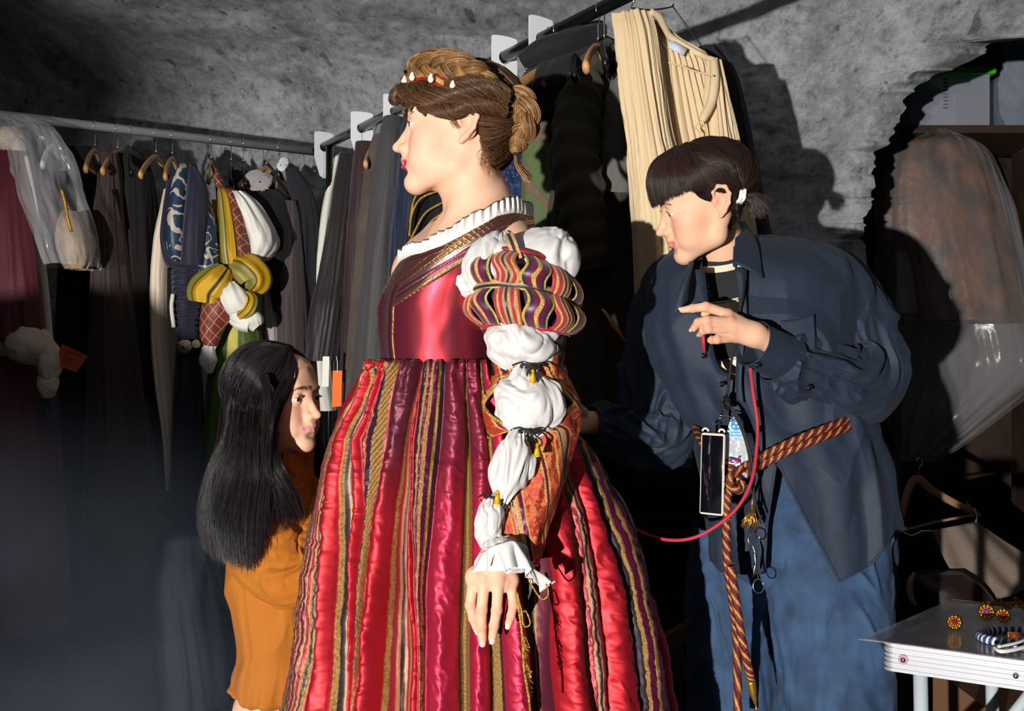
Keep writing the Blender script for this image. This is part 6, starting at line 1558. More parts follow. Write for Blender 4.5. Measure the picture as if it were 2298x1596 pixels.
# black ties with little gold tassels
M_TIE = fab('black_cord', (16, 16, 20), rough=.6)
M_YEL = bsdf('yellow_gold_silk', hexc(226, 170, 20), rough=.35, metal=.5, bump=1, bscale=300)
for k, (x, y, d, dx) in enumerate(((1190, 822, 1.70, 0), (1186, 968, 1.685, 14), (1112, 1118, 1.69, 10), (1128, 1218, 1.69, 24))):
    m = MB(); c = P(x, y, d)
    m.tube([c + np.array([.016 * math.cos(a), .008 * math.sin(a), .003 * math.sin(2 * a)]) for a in np.linspace(0, 6.28, 18)], .0022, 6)
    m.tube(PS([(x, y, d - .004), (x + dx, y + 18, d - .006), (x + dx + 10, y + 34, d - .004), (x + dx + 16, y + 22, d - .004), (x + 6, y + 2, d - .004)]), .0016, 6, m=24)
    m.tube(PS([(x, y, d - .004), (x - 8, y + 20, d - .006), (x - 2, y + 34, d - .004)]), .0015, 6, m=14)
    m.tube(PS([(x, y, d - .004), (x - 22, y - 8, d), (x - 40, y - 2, d + .01)]), .0015, 6, m=14)
    m.tube(PS([(x, y, d - .004), (x + 24, y - 6, d), (x + 44, y + 4, d + .01)]), .0015, 6, m=14)
    m.ball(c + (0, -.004, 0), .0045, 10, 8)
    m.build('lacing_cord', M_TIE, slv)
    tx, ty = ((x + 6, y + 24), (x + 20, y + 44), (x + 4, y - 0), (x + 52, y + 52))[k]
    m = MB(); q = P(tx, ty, d - .008)
    m.tube([q + (0, 0, .010), q + (0, 0, .002), q + (0, 0, -.010)], [.0018, .0045, .0072], 12); m.ball(q + (0, 0, .010), .0035, 10, 8)
    m.build('gold_tassel', M_YEL, slv)
MB().tube(PS([(1112, 1120, 1.69), (1118, 1150, 1.685), (1108, 1180, 1.685), (1120, 1200, 1.685), (1128, 1218, 1.69)]), .0015, 6, m=30).build('lacing_cord', M_TIE, slv)
MB().tube(PS([(1118, 1122, 1.69), (1124, 1160, 1.68), (1128, 1190, 1.685), (1126, 1216, 1.69)]), .0015, 6, m=30).build('lacing_cord', M_TIE, slv)
# cuff frill
def frill(path, w, seed, parent, n=200, name='cuff_frill', mat=None, waves=13, amp=.012, up=(0, -1, 0), down=(0, -.2, -1)):
    p = smooth_path(np.asarray(path, float), n); dn = np.asarray(down, float); dn /= np.linalg.norm(dn); t = np.gradient(p, axis=0); t /= np.linalg.norm(t, axis=1, keepdims=True)
    s = np.linspace(0, 1, n); out = np.cross(t, dn); V = []
    for j, q in enumerate(np.linspace(0, 1, 16)):
        wv = np.sin(s * waves * 2 * math.pi / 2 + 2.0 * vnoise(s * 5, seed)) * amp * q ** .8 + .5 * amp * vnoise(s * 14, q * 2, seed) * q
        V.append(p + dn * (w * q * (1 + .25 * vnoise(s * 6, seed + 3)))[:, None] + out * wv[:, None])
    V = np.array(V); return mobj(name, V.reshape(-1, 3), grid_faces(16, n, wrap=False), mat or M_GAZE, parent, solid=.0012)
frill(PS([(1100, 1222, 1.695), (1092, 1230, 1.665), (1112, 1224, 1.640), (1150, 1214, 1.635), (1170, 1232, 1.645), (1190, 1262, 1.665), (1196, 1272, 1.695)]), .036, 2, slv, down=(.25, -.30, -1), waves=9)
frill(PS([(1086, 1226, 1.725), (1080, 1240, 1.695), (1092, 1236, 1.665), (1118, 1230, 1.650)]), .030, 5, slv, down=(-.15, -.2, -1), waves=6)
frill(PS([(1150, 1226, 1.640), (1170, 1250, 1.645), (1196, 1276, 1.655), (1204, 1282, 1.675)]), .030, 9, slv, down=(.75, -.30, -1), waves=5)
puff('organza_puff', P(1140, 1240, 1.675), (.042, .034, .026), 12, slv, RY(30), (.3, .3), crum=.25)
# far sleeve (only a shape beyond the body)
fs = empty('sleeve', shF, parent=model)
puff('organza_puff', P(975, 600, 2.13), (.060, .06, .055), 21, fs); 
V, F_, TH, T = sleeve([P(975, 640, 2.12), P(962, 780, 2.14), P(955, 880, 2.14), P(905, 1075, 2.12)], [.085, .075, .065, .04], nth=120, nr=80, disp=folds(6, .004, 4)); C, Mm = sleeve_cols(TH, T, 3, 1.6)
mobj('brocade_sleeve', V.reshape(-1, 3), F_, M_BROC, fs, col=C.reshape(-1, 3), met=Mm.reshape(-1))
# gold loops and tassel fringe by the hand
m = MB()
m.tube(PS([(1186, 1300, 1.66), (1198, 1322, 1.655), (1216, 1345, 1.65), (1230, 1335, 1.65), (1226, 1312, 1.65), (1205, 1300, 1.655), (1186, 1300, 1.66)]), .0016, 6, m=40)
m.tube(PS([(1160, 1330, 1.66), (1170, 1370, 1.65), (1176, 1405, 1.645), (1190, 1400, 1.645), (1180, 1372, 1.65), (1166, 1380, 1.65)]), .0016, 6, m=40)
m.tube(PS([(1158, 1330, 1.66), (1166, 1380, 1.65), (1172, 1430, 1.64), (1176, 1500, 1.63), (1186, 1560, 1.62), (1192, 1620, 1.62)]), .0022, 6, m=40)
R_ = np.random.RandomState(2)
for k in range(60):
    y = R_.uniform(1420, 1560); x = 1174 + (y - 1430) * .09; dx = R_.uniform(-3, 16); m.tube(PS([(x, y, 1.64), (x + dx * .5, y + 8, 1.632), (x + dx, y + R_.uniform(8, 26), 1.63)]), .0008, 4, m=5)
m.build('gold_loops', M_GOLDT, skirt)
# ---------------------------------------------------------------- 2. the woman in the navy shirt
DW = 2.24
HW, xw = fit_head(1.01, DW - .10, [((0, -.1215, -.038), (1472, 526), 2), ((.0315, -.090, 0), (1502, 471), 1.5), ((-.0315, -.090, 0), (1464, 486), .6), ((0, -.100, -.063), (1502, 548), 1.5), ((0, -.088, -.110), (1538, 594), 1), ((.075, .014, 0), (1616, 455), 1.5), ((0, .02, .125), (1566, 318), .6), ((.0, -.096, .02), (1468, 462), .5)], -.9)
lady = empty('person', (P(1700, 798, DW)[0], DW, 0.0), 'woman with dark fringe and small ponytail in an open navy shirt, leaning over, hand raised', 'person')
nb = P(1640, 590, DW + .06)
def w_extra(S):
    L = HW.L
    S.cap(L(P(1592, 475, DW - .055)), L(P(1622, 560, DW + .0)), .050, .048, .02)
    S.cap(L(P(1622, 560, DW + .0)), L(P(1650, 640, DW + .06)), .048, .070, .03)
    S.cap(L(P(1650, 630, DW + .08)), L(P(1800, 620, DW + .12)), .04, .04, .03)
V, F_, C, eyes = build_head(HW, w_extra, h=.0021, ext=((-.16, -.145, -.32), (.22, .26, .135)), gaze=(.10, -1, -.35), eye_open=1.0, lipcol=(206, 110, 104), iris=(92, 60, 36), jaw=.87, tone=SK * np.array([1.0, .98, .95]), lid_tint=.15)
parts = [(HW.W(V), F_, C)]
def h8(x, y, d): return P(1490 + x / 6.65, 660 + y / 6.65, d)
Dh = 2.02
wrw = h8(1330, 600, Dh + .01)
kn = [h8(950, 300, Dh), h8(985, 415, Dh - .012), h8(1035, 530, Dh - .010), h8(1060, 650, Dh)]
fing = [[kn[0], h8(625, 190, Dh - .008), h8(430, 215, Dh), h8(275, 238, Dh + .004)],
        [kn[1], h8(640, 395, Dh - .030), h8(510, 425, Dh - .018), h8(440, 515, Dh - .004)],
        [kn[2], h8(660, 520, Dh - .028), h8(590, 545, Dh - .018), h8(548, 595, Dh - .004)],
        [kn[3], h8(790, 680, Dh - .020), h8(720, 685, Dh - .010), h8(690, 690, Dh + .002)],
        [h8(1120, 400, Dh + .022), h8(900, 330, Dh + .030), h8(730, 310, Dh + .026), h8(600, 298, Dh + .020)]]
palm = [(wrw + (0, 0, .003), kn[0] + (0, .004, 0), .0195, .0110), (wrw, kn[1], .020, .0115), (wrw, kn[2], .020, .0110), (wrw - (0, 0, .004), kn[3] + (0, .003, 0), .019, .0100), (kn[0] + (0, .006, -.004), kn[3] + (0, .006, .004), .010, .010)]
Vh, Fh = hand_mesh(wrw, palm, fing, h=.0015, forearm=h8(1700, 760, Dh + .03), radii=[np.array([.0105, .0098, .0084, .0064]), np.array([.0105, .0098, .0086, .0070]), np.array([.0100, .0094, .0082, .0068]), np.array([.0094, .0088, .0080, .0068]), np.array([.013, .0105, .009, .0070])])
hc = np.repeat((SK * np.array([1.0, .97, .94]))[None], len(Vh), 0)
for q in kn + [f[1] for f in fing[:4]] + [f[2] for f in fing[:4]]:
    w = np.exp(-(np.linalg.norm(Vh - (q + (0, -.008, 0)), axis=1) / .008) ** 2)[:, None]; hc = hc * (1 - w * np.array([.05, .25, .22]))
parts.append((Vh, Fh, hc))
# her right hand behind the gown
wr2 = P(1330, 950, 2.24); q0 = [P(1292, 925, 2.22), P(1290, 937, 2.20), P(1290, 950, 2.19), P(1294, 962, 2.19)]
f2 = [[a, a + P(1262, 936, 2.2) - P(1292, 940, 2.2), a + P(1240, 945, 2.2) - P(1292, 940, 2.2), a + P(1228, 955, 2.2) - P(1292, 940, 2.2)] for a in q0] + [[P(1312, 925, 2.2), P(1290, 905, 2.18), P(1272, 902, 2.17), P(1260, 905, 2.17)]]
Vh, Fh = hand_mesh(wr2, [(wr2, a, .020, .012) for a in q0], f2, h=.0024, forearm=P(1380, 970, 2.26)); parts.append((Vh, Fh, SK))
jw = dict(neck=P(1650, 600, DW + .08), chest=P(1690, 720, DW + .09), waist=P(1745, 930, DW + .08), pelvis=P(1795, 1130, DW + .08), shL=P(1830, 640, DW + .08), elL=P(1935, 845, DW - .02), wrL=h8(1650, 745, Dh + .035),
          shR=P(1510, 690, DW + .12), elR=P(1475, 960, DW + .10), wrR=P(1370, 965, 2.26), hipL=P(1850, 1160, DW + .04), knL=P(1890, 1520, DW), anL=P(1880, 2000, DW + .05), toL=P(1850, 2050, DW - .10),
          hipR=P(1735, 1160, DW + .12), knR=P(1650, 1520, DW + .10), anR=P(1640, 2000, DW + .15), toR=P(1600, 2050, DW + .02))
for k in ('anL', 'anR'): jw[k][2] = .10
for k in ('toL', 'toR'): jw[k][2] = .04
jw['knL'][2] = .50; jw['knR'][2] = .50
Vb, Fb = coarse_body(jw, sc=.92); parts.append((Vb, Fb, SK))
V, F_, C = merge(parts); mobj('body', V, F_, M_SKIN, lady, col=C)
mb = MB(); nail(mb, fing[0][-1], fing[0][-2], .0062, (-.1, -.6, .8)); nail(mb, fing[1][-1], fing[1][-2], .0066, (-.8, -.5, .2)); nail(mb, fing[2][-1], fing[2][-2], .0064, (-.8, -.5, .2)); mb.build('fingernails', M_NAIL, lady)
for v, f, c in eyes: mobj('eye', HW.W(v), f, M_EYE, lady, col=c)
DK0, DK1 = hexc(20, 14, 13), hexc(58, 38, 30)
brows_lashes(HW, 'eyebrows', lady, hexc(38, 26, 22), thick=.004)
S = SDF((-.10, -.13, -.12), (.10, .14, .14), .0028)
S.ell((0, .020, .038), (.079, .097, .087), 0); S.ell((0, -.040, .050), (.058, .046, .044), .012)
S.ell((0, -.108, -.055), (.12, .070, .108), .01, sub=True)
for sx in (-1, 1): S.ell((sx * .085, -.030, -.080), (.05, .075, .085), .01, sub=True)
V, F_ = S.mesh(2); hw = mobj('hair', HW.W(V), F_, M_SCALP, lady, col=DK0)
def gw(pts, off=.005): return HW.ons(pts, off)
def gL(pts): return HW.W(np.array(pts))
lst = []
tie = (1663, 440)
# combed from the front hairline back to the tie
rowsG = []
for a in np.linspace(0, 1, 7):
    rowsG.append(gw([(lerp(1500, 1588, a), lerp(345, 420, a)), (lerp(1545, 1610, a), lerp(328, 418, a)), (lerp(1605, 1635, a), lerp(345, 420, a)), (lerp(1652, 1655, a), lerp(400, 430, a)), tie]))
strands(lst, rowsG, 2200, .00048, .0016, nseg=18, seed=1)
strands(lst, [gw([(1600, 425), (1620, 405), (1645, 420), tie]), gw([(1634, 440), (1645, 440), (1655, 441), tie]), gw([(1640, 475), (1652, 470), (1660, 455), tie]), gw([(1648, 508), (1660, 490), (1665, 465), tie])], 700, .00045, .0015, nseg=12, seed=2)
strands(lst, [gw([(1588, 418), (1590, 436), (1592, 455)]), gw([(1596, 420), (1598, 440), (1596, 452)])], 60, .0003, .001, nseg=8, seed=3)
strands(lst, [gw([(1640, 480, .004), (1634, 500, .002), (1622, 506, .0)]), gw([(1650, 490), (1655, 510, .002), (1652, 528, .002)])], 160, .0003, .002, nseg=8, seed=31)
# fringe, built on the forehead and hanging free of it
fr = []
for a in np.radians(np.linspace(-85, 76, 18)):
    x, y, z = .080 * math.sin(a), -.112 * math.cos(a), .018 + .020 * max(0, math.sin(a)) ** 2
    fr.append([(x * .2, -.030, .129), (.74 * x, .76 * y, .112), (.97 * x, .97 * y, .078), (1.02 * x, 1.01 * y, .045), (1.03 * x, 1.0 * y, z)])
strands(lst, [gL(g) for g in fr], 2600, .00042, .0012, nseg=16, seed=4, tip=.4)
for q in np.linspace(0, 1, 5):
    strands(lst, [gL([(.02, -.02, .130), (.052, -.052 + .03 * q, .108), (.072, -.048 + .035 * q, .072), (.0775, -.040 + .045 * q, .040), (.0765, -.034 + .045 * q, .028)]), gL([(.02, -.01, .131), (.056, -.042 + .03 * q, .106), (.077, -.036 + .035 * q, .070), (.081, -.028 + .045 * q, .040), (.079, -.022 + .045 * q, .022)])], 260, .0005, .0014, nseg=14, seed=60 + int(q * 9))
strands(lst, [gL([(.066, -.060, .075), (.0785, -.026, .048), (.0795, -.012, .026), (.0775, -.008, .004)]), gL([(.070, -.045, .08), (.081, -.014, .052), (.081, -.002, .034), (.078, .0, .020)])], 260, .0004, .0012, nseg=12, seed=66)
strands(lst, [gL([(.01, -.02, .128), (.045, -.050, .112), (.068, -.058, .070), (.070, -.052, .040)]), gL([(.01, -.01, .130), (.050, -.040, .112), (.074, -.040, .070), (.0755, -.030, .030)])], 300, .0004, .0014, nseg=14, seed=5)
strands(lst, [gL([(-.005, -.01, .128), (-.05, -.045, .110), (-.074, -.040, .06), (-.078, -.030, .0)]), gL([(0, .02, .130), (-.06, .0, .110), (-.083, .0, .06), (-.080, .02, .0)])], 300, .0004, .0016, nseg=14, seed=6)
tp = HW.on(1662, 441, .008)
scalp_flow(lst, HW, lambda u: (u[2] > -.1 - .35 * u[1]) and u[1] > -.8 and not (u[1] < -.45 and u[2] < .55), HW.L(tp), 3200, seed=78, r=.0006, off=.001, jit=.0015)
hair_obj('combed_hair', lst, DK0, DK1, M_HAIR, hw)
e_ = lambda x, y, dd: P(x, y, tp[1] + dd)
lst = []
strands(lst, [np.array([tp, e_(1690, 436, 0), e_(1715, 440, .0), e_(1734, 456, .0)]), np.array([tp, e_(1690, 446, -.012), e_(1712, 458, -.015), e_(1724, 476, -.015)]), np.array([tp, e_(1688, 456, 0), e_(1702, 474, 0), e_(1712, 490, 0)]), np.array([tp, e_(1680, 460, .01), e_(1686, 474, .012), e_(1690, 486, .012)]), np.array([tp, e_(1680, 436, .015), e_(1705, 436, .02), e_(1722, 448, .02)])], 420, .0006, .0028, nseg=14, seed=8)
hair_obj('ponytail', lst, DK0, DK1, M_HAIR, hw)
m = MB(); 
for k in range(2): m.tube([tp + np.array([.007 * k - .002 + .003 * math.sin(a), .011 * math.cos(a), .012 * math.sin(a) + .002 * math.sin(3 * a + k)]) for a in np.linspace(0, 6.28, 20)], .0042, 8)
m.build('white_hair_tie', fab('white_scrunchie', (236, 236, 232), bump=1.5, bscale=150), hw)

# striped jersey
def jersey_col(V):
    u, v = proj(V); y = v + (u - 1620) * .10
    dk_, cr = np.array(hexc(26, 27, 34)), np.array(hexc(226, 212, 184))
    yy = y - 8 * np.cos((u - 1612) / 40.0)
    m = ((yy > 588) & (yy < 603)) | ((yy > 668) & (yy < 712) & ~((yy > 671) & (yy < 673))) | ((yy > 800) & (yy < 862) & ~((yy > 803) & (yy < 805)))
    return np.where(m[..., None], cr, dk_)
rows = [(556, 1596, 1668, DW + .05, .05), (574, 1560, 1690, DW + .04, .075), (600, 1530, 1760, DW + .05, .105), (650, 1500, 1820, DW + .05, .125), (750, 1510, 1850, DW + .05, .13), (900, 1560, 1890, DW + .05, .125), (1000, 1590, 1920, DW + .05, .12)]
V, F_, th, R = slab(rows, 600, 560, lambda TH, T: .002 * fbm(np.cos(TH) * 3, np.sin(TH) * 3, T * 8, 3))
mobj('striped_jersey', V.reshape(-1, 3), F_, bsdf('jersey_knit', attr=True, rough=.9, sheen=.3, bump=.6, bscale=400), lady, col=jersey_col(V).reshape(-1, 3))

# navy shirt: torso, cut open down the front
M_SHIRT = fabric('navy_poplin', (34, 50, 72), rough=.7, sheen=.08, bump=2.2, bscale=10, noise_col=.12, ncscale=30)
def wr(TH, T, seed, a=.008, sx=1.5, st=5):
    c, s = np.cos(TH), np.sin(TH); w = vnoise(c * 1.2 + seed, s * 1.2, T * 2) * 1.5
    return a * 1.35 * (.9 * np.maximum(0, ridge(c * sx + seed, s * sx + w, T * st + w) - .35) * 1.6 + .6 * vnoise(c * 2 + seed, s * 2, T * 3) + .18 * ridge(c * 5 + seed, s * 5 + w, T * st * 2.2))
def inpoly(x, y, poly):
    c = np.zeros(x.shape, bool); n = len(poly); j = n - 1
    for i in range(n):
        xi, yi = poly[i]; xj, yj = poly[j]
        c ^= ((yi > y) != (yj > y)) & (x < (xj - xi) * (y - yi) / (yj - yi + 1e-9) + xi); j = i
    return c
rows = [(534, 1640, 1740, DW + .10, .05), (542, 1560, 1800, DW + .09, .085), (556, 1520, 1850, DW + .07, .115), (590, 1475, 1900, DW + .05, .15), (640, 1448, 1928, DW + .04, .172), (720, 1440, 1930, DW + .04, .186), (800, 1462, 1928, DW + .04, .190), (880, 1502, 1936, DW + .04, .190), (950, 1540, 1948, DW + .04, .190), (975, 1556, 1955, DW + .04, .188), (1050, 1572, 1984, DW + .04, .195), (1150, 1590, 2000, DW + .04, .200), (1240, 1600, 2008, DW + .04, .205), (1320, 1604, 2010, DW + .04, .205)]
def shirt_disp(TH, T):
    c, s = np.cos(TH), np.sin(TH)
    waist = np.exp(-((T - .545) / .05) ** 2); below = sstep(.54, .7, T); above = sstep(.56, .45, T) * sstep(.2, .4, T)
    return wr(TH, T, 3, .011, 1.6, 5) + .006 * np.sin(17 * TH + 3 * vnoise(c * 2, s * 2, T * 3)) * (waist + .5 * below) + .008 * np.sin(9 * TH + 4 * vnoise(c * 2, s * 2, T * 2)) * (.6 * above * (1 - waist))
V, F_, th, R = slab(rows, 620, 560, shirt_disp, p=2.2)
u, v = proj(V); near = (np.sin(th)[None] < .15) & (v > 0)
open_neck = [(1575, 500), (1578, 640), (1585, 700), (1590, 770), (1600, 800), (1602, 830), (1625, 845), (1658, 858), (1664, 780), (1672, 690), (1668, 640), (1660, 500)]
front_gap = [(1722, 1330), (1716, 1280), (1722, 1180), (1742, 1040), (1746, 1040), (1800, 1150), (1884, 1306), (1884, 1340)]
cut = near & (inpoly(u, v, open_neck) | inpoly(u, v, front_gap))
hem = np.interp(u, [1600, 1618, 1700, 1722, 1880, 1890, 1960, 1996, 2010], [1262, 1284, 1290, 1286, 1306, 1304, 1262, 1216, 1190]); hemb = 1250 + 20 * np.cos(th[None] * 2)
cut |= np.where(near, v > hem, v > hemb)
keep = ~(cut.reshape(-1)[F_].any(axis=1))
shirt = mobj('shirt', V.reshape(-1, 3), F_[keep], M_SHIRT, lady, solid=.0022)
# hemmed edges laid along the cut cloth
Vn = V.reshape(-1, 3); un, vn = u.reshape(-1), v.reshape(-1); nm = (near.reshape(-1)) & ~cut.reshape(-1)
Vn, un, vn = Vn[nm], un[nm], vn[nm]
def on_shirt(pts, n=60):
    q = smooth_path(np.array(pts, float), n); return np.array([Vn[np.argmin((un - a) ** 2 + (vn - b) ** 2)] for a, b in q])
def hemline(pts, n=60):
    p = on_shirt(pts, n)
    for _ in range(3): p[1:-1] = (p[:-2] + p[1:-1] * 2 + p[2:]) / 4
    MB().tube(p, .0034, 8).build('hem', M_SHIRT, shirt)
hemline([(1744, 1042), (1800, 1150), (1842, 1228), (1884, 1304)]); hemline([(1743, 1042), (1722, 1180), (1716, 1284)]); hemline([(1884, 1304), (1922, 1284), (1960, 1260), (1994, 1216)]); hemline([(1602, 1262), (1618, 1282), (1660, 1287), (1716, 1284)])
# sleeves
V, F_, TH, T = sleeve([P(1800, 618, DW + .08), P(1862, 668, DW + .06), P(1905, 760, DW + .02), P(1928, 835, DW - .02), P(1892, 862, DW - .07), P(1830, 840, DW - .11), P(1765, 815, DW - .15), P(1735, 802, DW - .17)], [.075, .098, .092, .082, .078, .066, .055, .050], nth=300, nr=420, disp=lambda TH, T: wr(TH, T, 9, .014, 1.3, 7) * sstep(0, .12, T) * sstep(1, .94, T), up=(0, -1, 0))
mobj('shirt_sleeve', V.reshape(-1, 3), F_, M_SHIRT, shirt, solid=.002)
V, F_, TH, T = sleeve([P(1768, 806, DW - .165), P(1730, 790, DW - .19), P(1690, 770, DW - .21)], [.049, .047, .047], nth=200, nr=60, disp=lambda TH, T: .0015 * vnoise(np.cos(TH) * 2, np.sin(TH) * 2, T * 2) + .0012 * (T > .96), up=(0, -1, 0))
mobj('cuff', V.reshape(-1, 3), F_, M_SHIRT, shirt, solid=.003)
V, F_, TH, T = sleeve([P(1540, 650, DW + .12), P(1500, 720, DW + .12), P(1484, 830, DW + .11), P(1486, 940, DW + .09), P(1450, 978, DW + .07), P(1385, 972, DW + .04), P(1318, 956, DW)], [.070, .082, .082, .082, .072, .058, .046], nth=260, nr=380, disp=lambda TH, T: wr(TH, T, 14, .013, 1.3, 7) * sstep(0, .12, T) * sstep(1, .94, T), up=(0, -1, 0))
mobj('shirt_sleeve', V.reshape(-1, 3), F_, M_SHIRT, shirt, solid=.002)
# collar leaves, placket and pocket
def leaf(name, pts, parent, mat, th_=.004, curve=.010, n=24, d=None):
    """a stiff curved piece of cloth spanned between two edges given as (x, y, depth) lists"""
    A = smooth_path(PS(pts[0]), n); B = smooth_path(PS(pts[1]), n); S_ = np.linspace(0, 1, 14)[:, None, None]
    V = A[None] * (1 - S_) + B[None] * S_ + np.array([0, -1.0, 0]) * curve * np.sin(S_ * math.pi)
    return mobj(name, V.reshape(-1, 3), grid_faces(14, n, wrap=False), mat, parent, solid=th_)
leaf('collar_leaf', [[(1655, 498, 2.26), (1650, 540, 2.17), (1648, 590, 2.09)], [(1672, 500, 2.30), (1700, 550, 2.15), (1712, 624, 2.085)]], shirt, M_SHIRT)
leaf('collar_leaf', [[(1556, 588, 2.10), (1545, 640, 2.085), (1543, 672, 2.085)], [(1548, 588, 2.12), (1524, 648, 2.08), (1511, 708, 2.075)]], shirt, M_SHIRT)
leaf('collar_stand', [[(1658, 500, 2.32), (1658, 560, 2.19), (1652, 600, 2.12)], [(1648, 508, 2.31), (1646, 560, 2.17), (1645, 598, 2.10)]], shirt, M_SHIRT)
leaf('placket', [[(1664, 600, 2.095), (1676, 700, 2.07), (1668, 790, 2.07), (1664, 855, 2.07), (1668, 905, 2.075)], [(1650, 600, 2.10), (1660, 700, 2.078), (1655, 790, 2.078), (1652, 850, 2.078), (1654, 900, 2.08)]], shirt, M_SHIRT, curve=.003)
leaf('placket', [[(1560, 606, 2.10), (1572, 700, 2.075), (1578, 780, 2.072), (1600, 840, 2.07), (1632, 856, 2.07)], [(1580, 606, 2.11), (1592, 700, 2.08), (1598, 770, 2.078), (1612, 822, 2.076), (1636, 842, 2.074)]], shirt, M_SHIRT, curve=.003)
leaf('pocket', [[(1752, 720, 2.068), (1790, 716, 2.066), (1826, 706, 2.068)], [(1756, 790, 2.066), (1792, 800, 2.064), (1830, 790, 2.066)]], shirt, M_SHIRT, curve=.004, th_=.002)
M_BTN = bsdf('black_button', hexc(20, 20, 24), rough=.2, coat=.5)
for x, y, d in ((1580, 798, 2.064), (1620, 862, 2.064), (1698, 908, 2.064), (1704, 964, 2.07), (1700, 819, 1.995), (1816, 870, 2.035), (1712, 1050, 2.07)):
    m = MB(); c = P(x, y, d); m.tube([c + np.array([.0052 * math.cos(a), 0, .0052 * math.sin(a)]) for a in np.linspace(0, 6.283, 16)], .0015, 6); m.tube([c + (0, -.0005, 0), c + (0, .0012, 0)], .005, 16); m.build('button', M_BTN, shirt)
# jeans
M_DENIM = fabric('blue_denim', (56, 86, 124), rough=.85, sheen=.05, bump=1.6, bscale=13, noise_col=.35, ncscale=16)
jeans = empty('jeans', P(1800, 1100, DW), parent=lady)
def leg(rows, seed, name='leg'):
    V, F_, th, R = slab(rows, 260, 260, lambda TH, T: wr(TH, T, seed, .006, 1.2, 7), p=2.2); return mobj(name, V.reshape(-1, 3), F_, M_DENIM, jeans)
leg([(1000, 1610, 1965, DW + .05, .10), (1080, 1605, 1985, DW + .04, .125), (1180, 1598, 1998, DW + .04, .135), (1280, 1640, 2000, DW + .04, .130), (1330, 1700, 1960, DW + .05, .08)], 40, 'seat')
leg([(1180, 1722, 1992, DW, .11), (1300, 1722, 2000, DW - .02, .115), (1450, 1732, 2004, DW - .03, .12), (1600, 1742, 1998, DW - .03, .12), (1800, 1760, 2000, DW, .12), (2010, 1770, 2000, DW + .02, .12)], 41)
leg([(1180, 1560, 1760, DW + .10, .10), (1300, 1548, 1752, DW + .09, .105), (1450, 1545, 1745, DW + .08, .11), (1600, 1545, 1745, DW + .08, .11), (1800, 1545, 1745, DW + .10, .11), (2000, 1545, 1740, DW + .12, .11)], 42)
M_SEAM = fab('jeans_stitching', (150, 140, 120))
m = MB(); m.tube(PS([(1963, 1235, 2.14), (1966, 1400, 2.125), (1960, 1596, 2.12)]), .0012, 5, m=30); m.build('seam', M_SEAM, jeans)
# rope belt, three strands with gold twist
M_ROPE = bsdf('rope_silk', attr=True, rough=.5, metattr=True, bump=1, bscale=300)
belt = empty('rope_belt', P(1655, 1080, 2.05), parent=lady)
def rope(path, r, parent, name='rope', turns=90.0, n=None):
    path = np.asarray(path, float); L_ = np.linalg.norm(np.diff(path, axis=0), axis=1).sum(); n = n or int(L_ / .0022); tw = L_ * turns
    V, F_, TH, T = sleeve(path, [r] * len(path), nth=36, nr=n, disp=None, up=None)
    ph = TH + T * tw; lob = r * .20 * np.abs(np.cos(ph * 1.5)) - r * .12
    p = smooth_path(np.column_stack([path, np.full(len(path), r)]), n)[:, :3]
    V = p[:, None] + (V - p[:, None]) * (1 + lob / r)[..., None]
    k = (ph / (2 * math.pi) * 3) % 3.0
    C = np.where((k % 1.0 < .16)[..., None], np.array(hexc(18, 16, 18)), np.array(hexc(112, 26, 34))); Mm = np.zeros(k.shape)
    gld = ((k % 1.0) > .42) & ((k % 1.0) < .62) ; C = np.where(gld[..., None], np.array(hexc(236, 192, 92)), C); Mm = np.where(gld, .85, 0)
    return mobj(name, V.reshape(-1, 3), F_, M_ROPE, parent, col=C.reshape(-1, 3), met=Mm.reshape(-1))
rope(PS([(1932, 934, 2.20), (1912, 938, 2.12), (1850, 962, 2.065), (1780, 990, 2.045), (1715, 1022, 2.04), (1665, 1050, 2.035)]), .0082, belt)
rope(PS([(1935, 948, 2.20), (1916, 954, 2.12), (1850, 980, 2.07), (1780, 1008, 2.05), (1715, 1040, 2.045), (1672, 1066, 2.035)]), .0082, belt)
rope(PS([(1562, 960, 2.20), (1572, 985, 2.11), (1590, 1010, 2.07), (1632, 1040, 2.05), (1660, 1080, 2.03), (1664, 1100, 2.03)]), .0085, belt)
rope(PS([(1665, 1052, 2.03), (1640, 1070, 2.015), (1640, 1092, 2.01), (1658, 1100, 2.012), (1666, 1082, 2.02)]), .0085, belt)
rope(PS([(1650, 1085, 2.03), (1634, 1110, 2.022), (1630, 1180, 2.02), (1633, 1270, 2.02), (1646, 1360, 2.02), (1654, 1450, 2.03), (1656, 1640, 2.05)]), .0085, belt)
rope(PS([(1640, 1270, 2.005), (1652, 1350, 2.0), (1664, 1430, 2.0), (1680, 1500, 2.005), (1686, 1530, 2.005)]), .0085, belt)
m = MB(); m.tube(PS([(1685, 1528, 2.005), (1690, 1556, 2.005), (1696, 1582, 2.005)]), [.0095, .007, .002], 14, m=12); m.tube(PS([(1696, 1582, 2.005), (1699, 1600, 2.005)]), .002, 6); m.build('gold_cord_end', bsdf('gold_cap', hexc(206, 166, 70), rough=.35, metal=.85), belt)
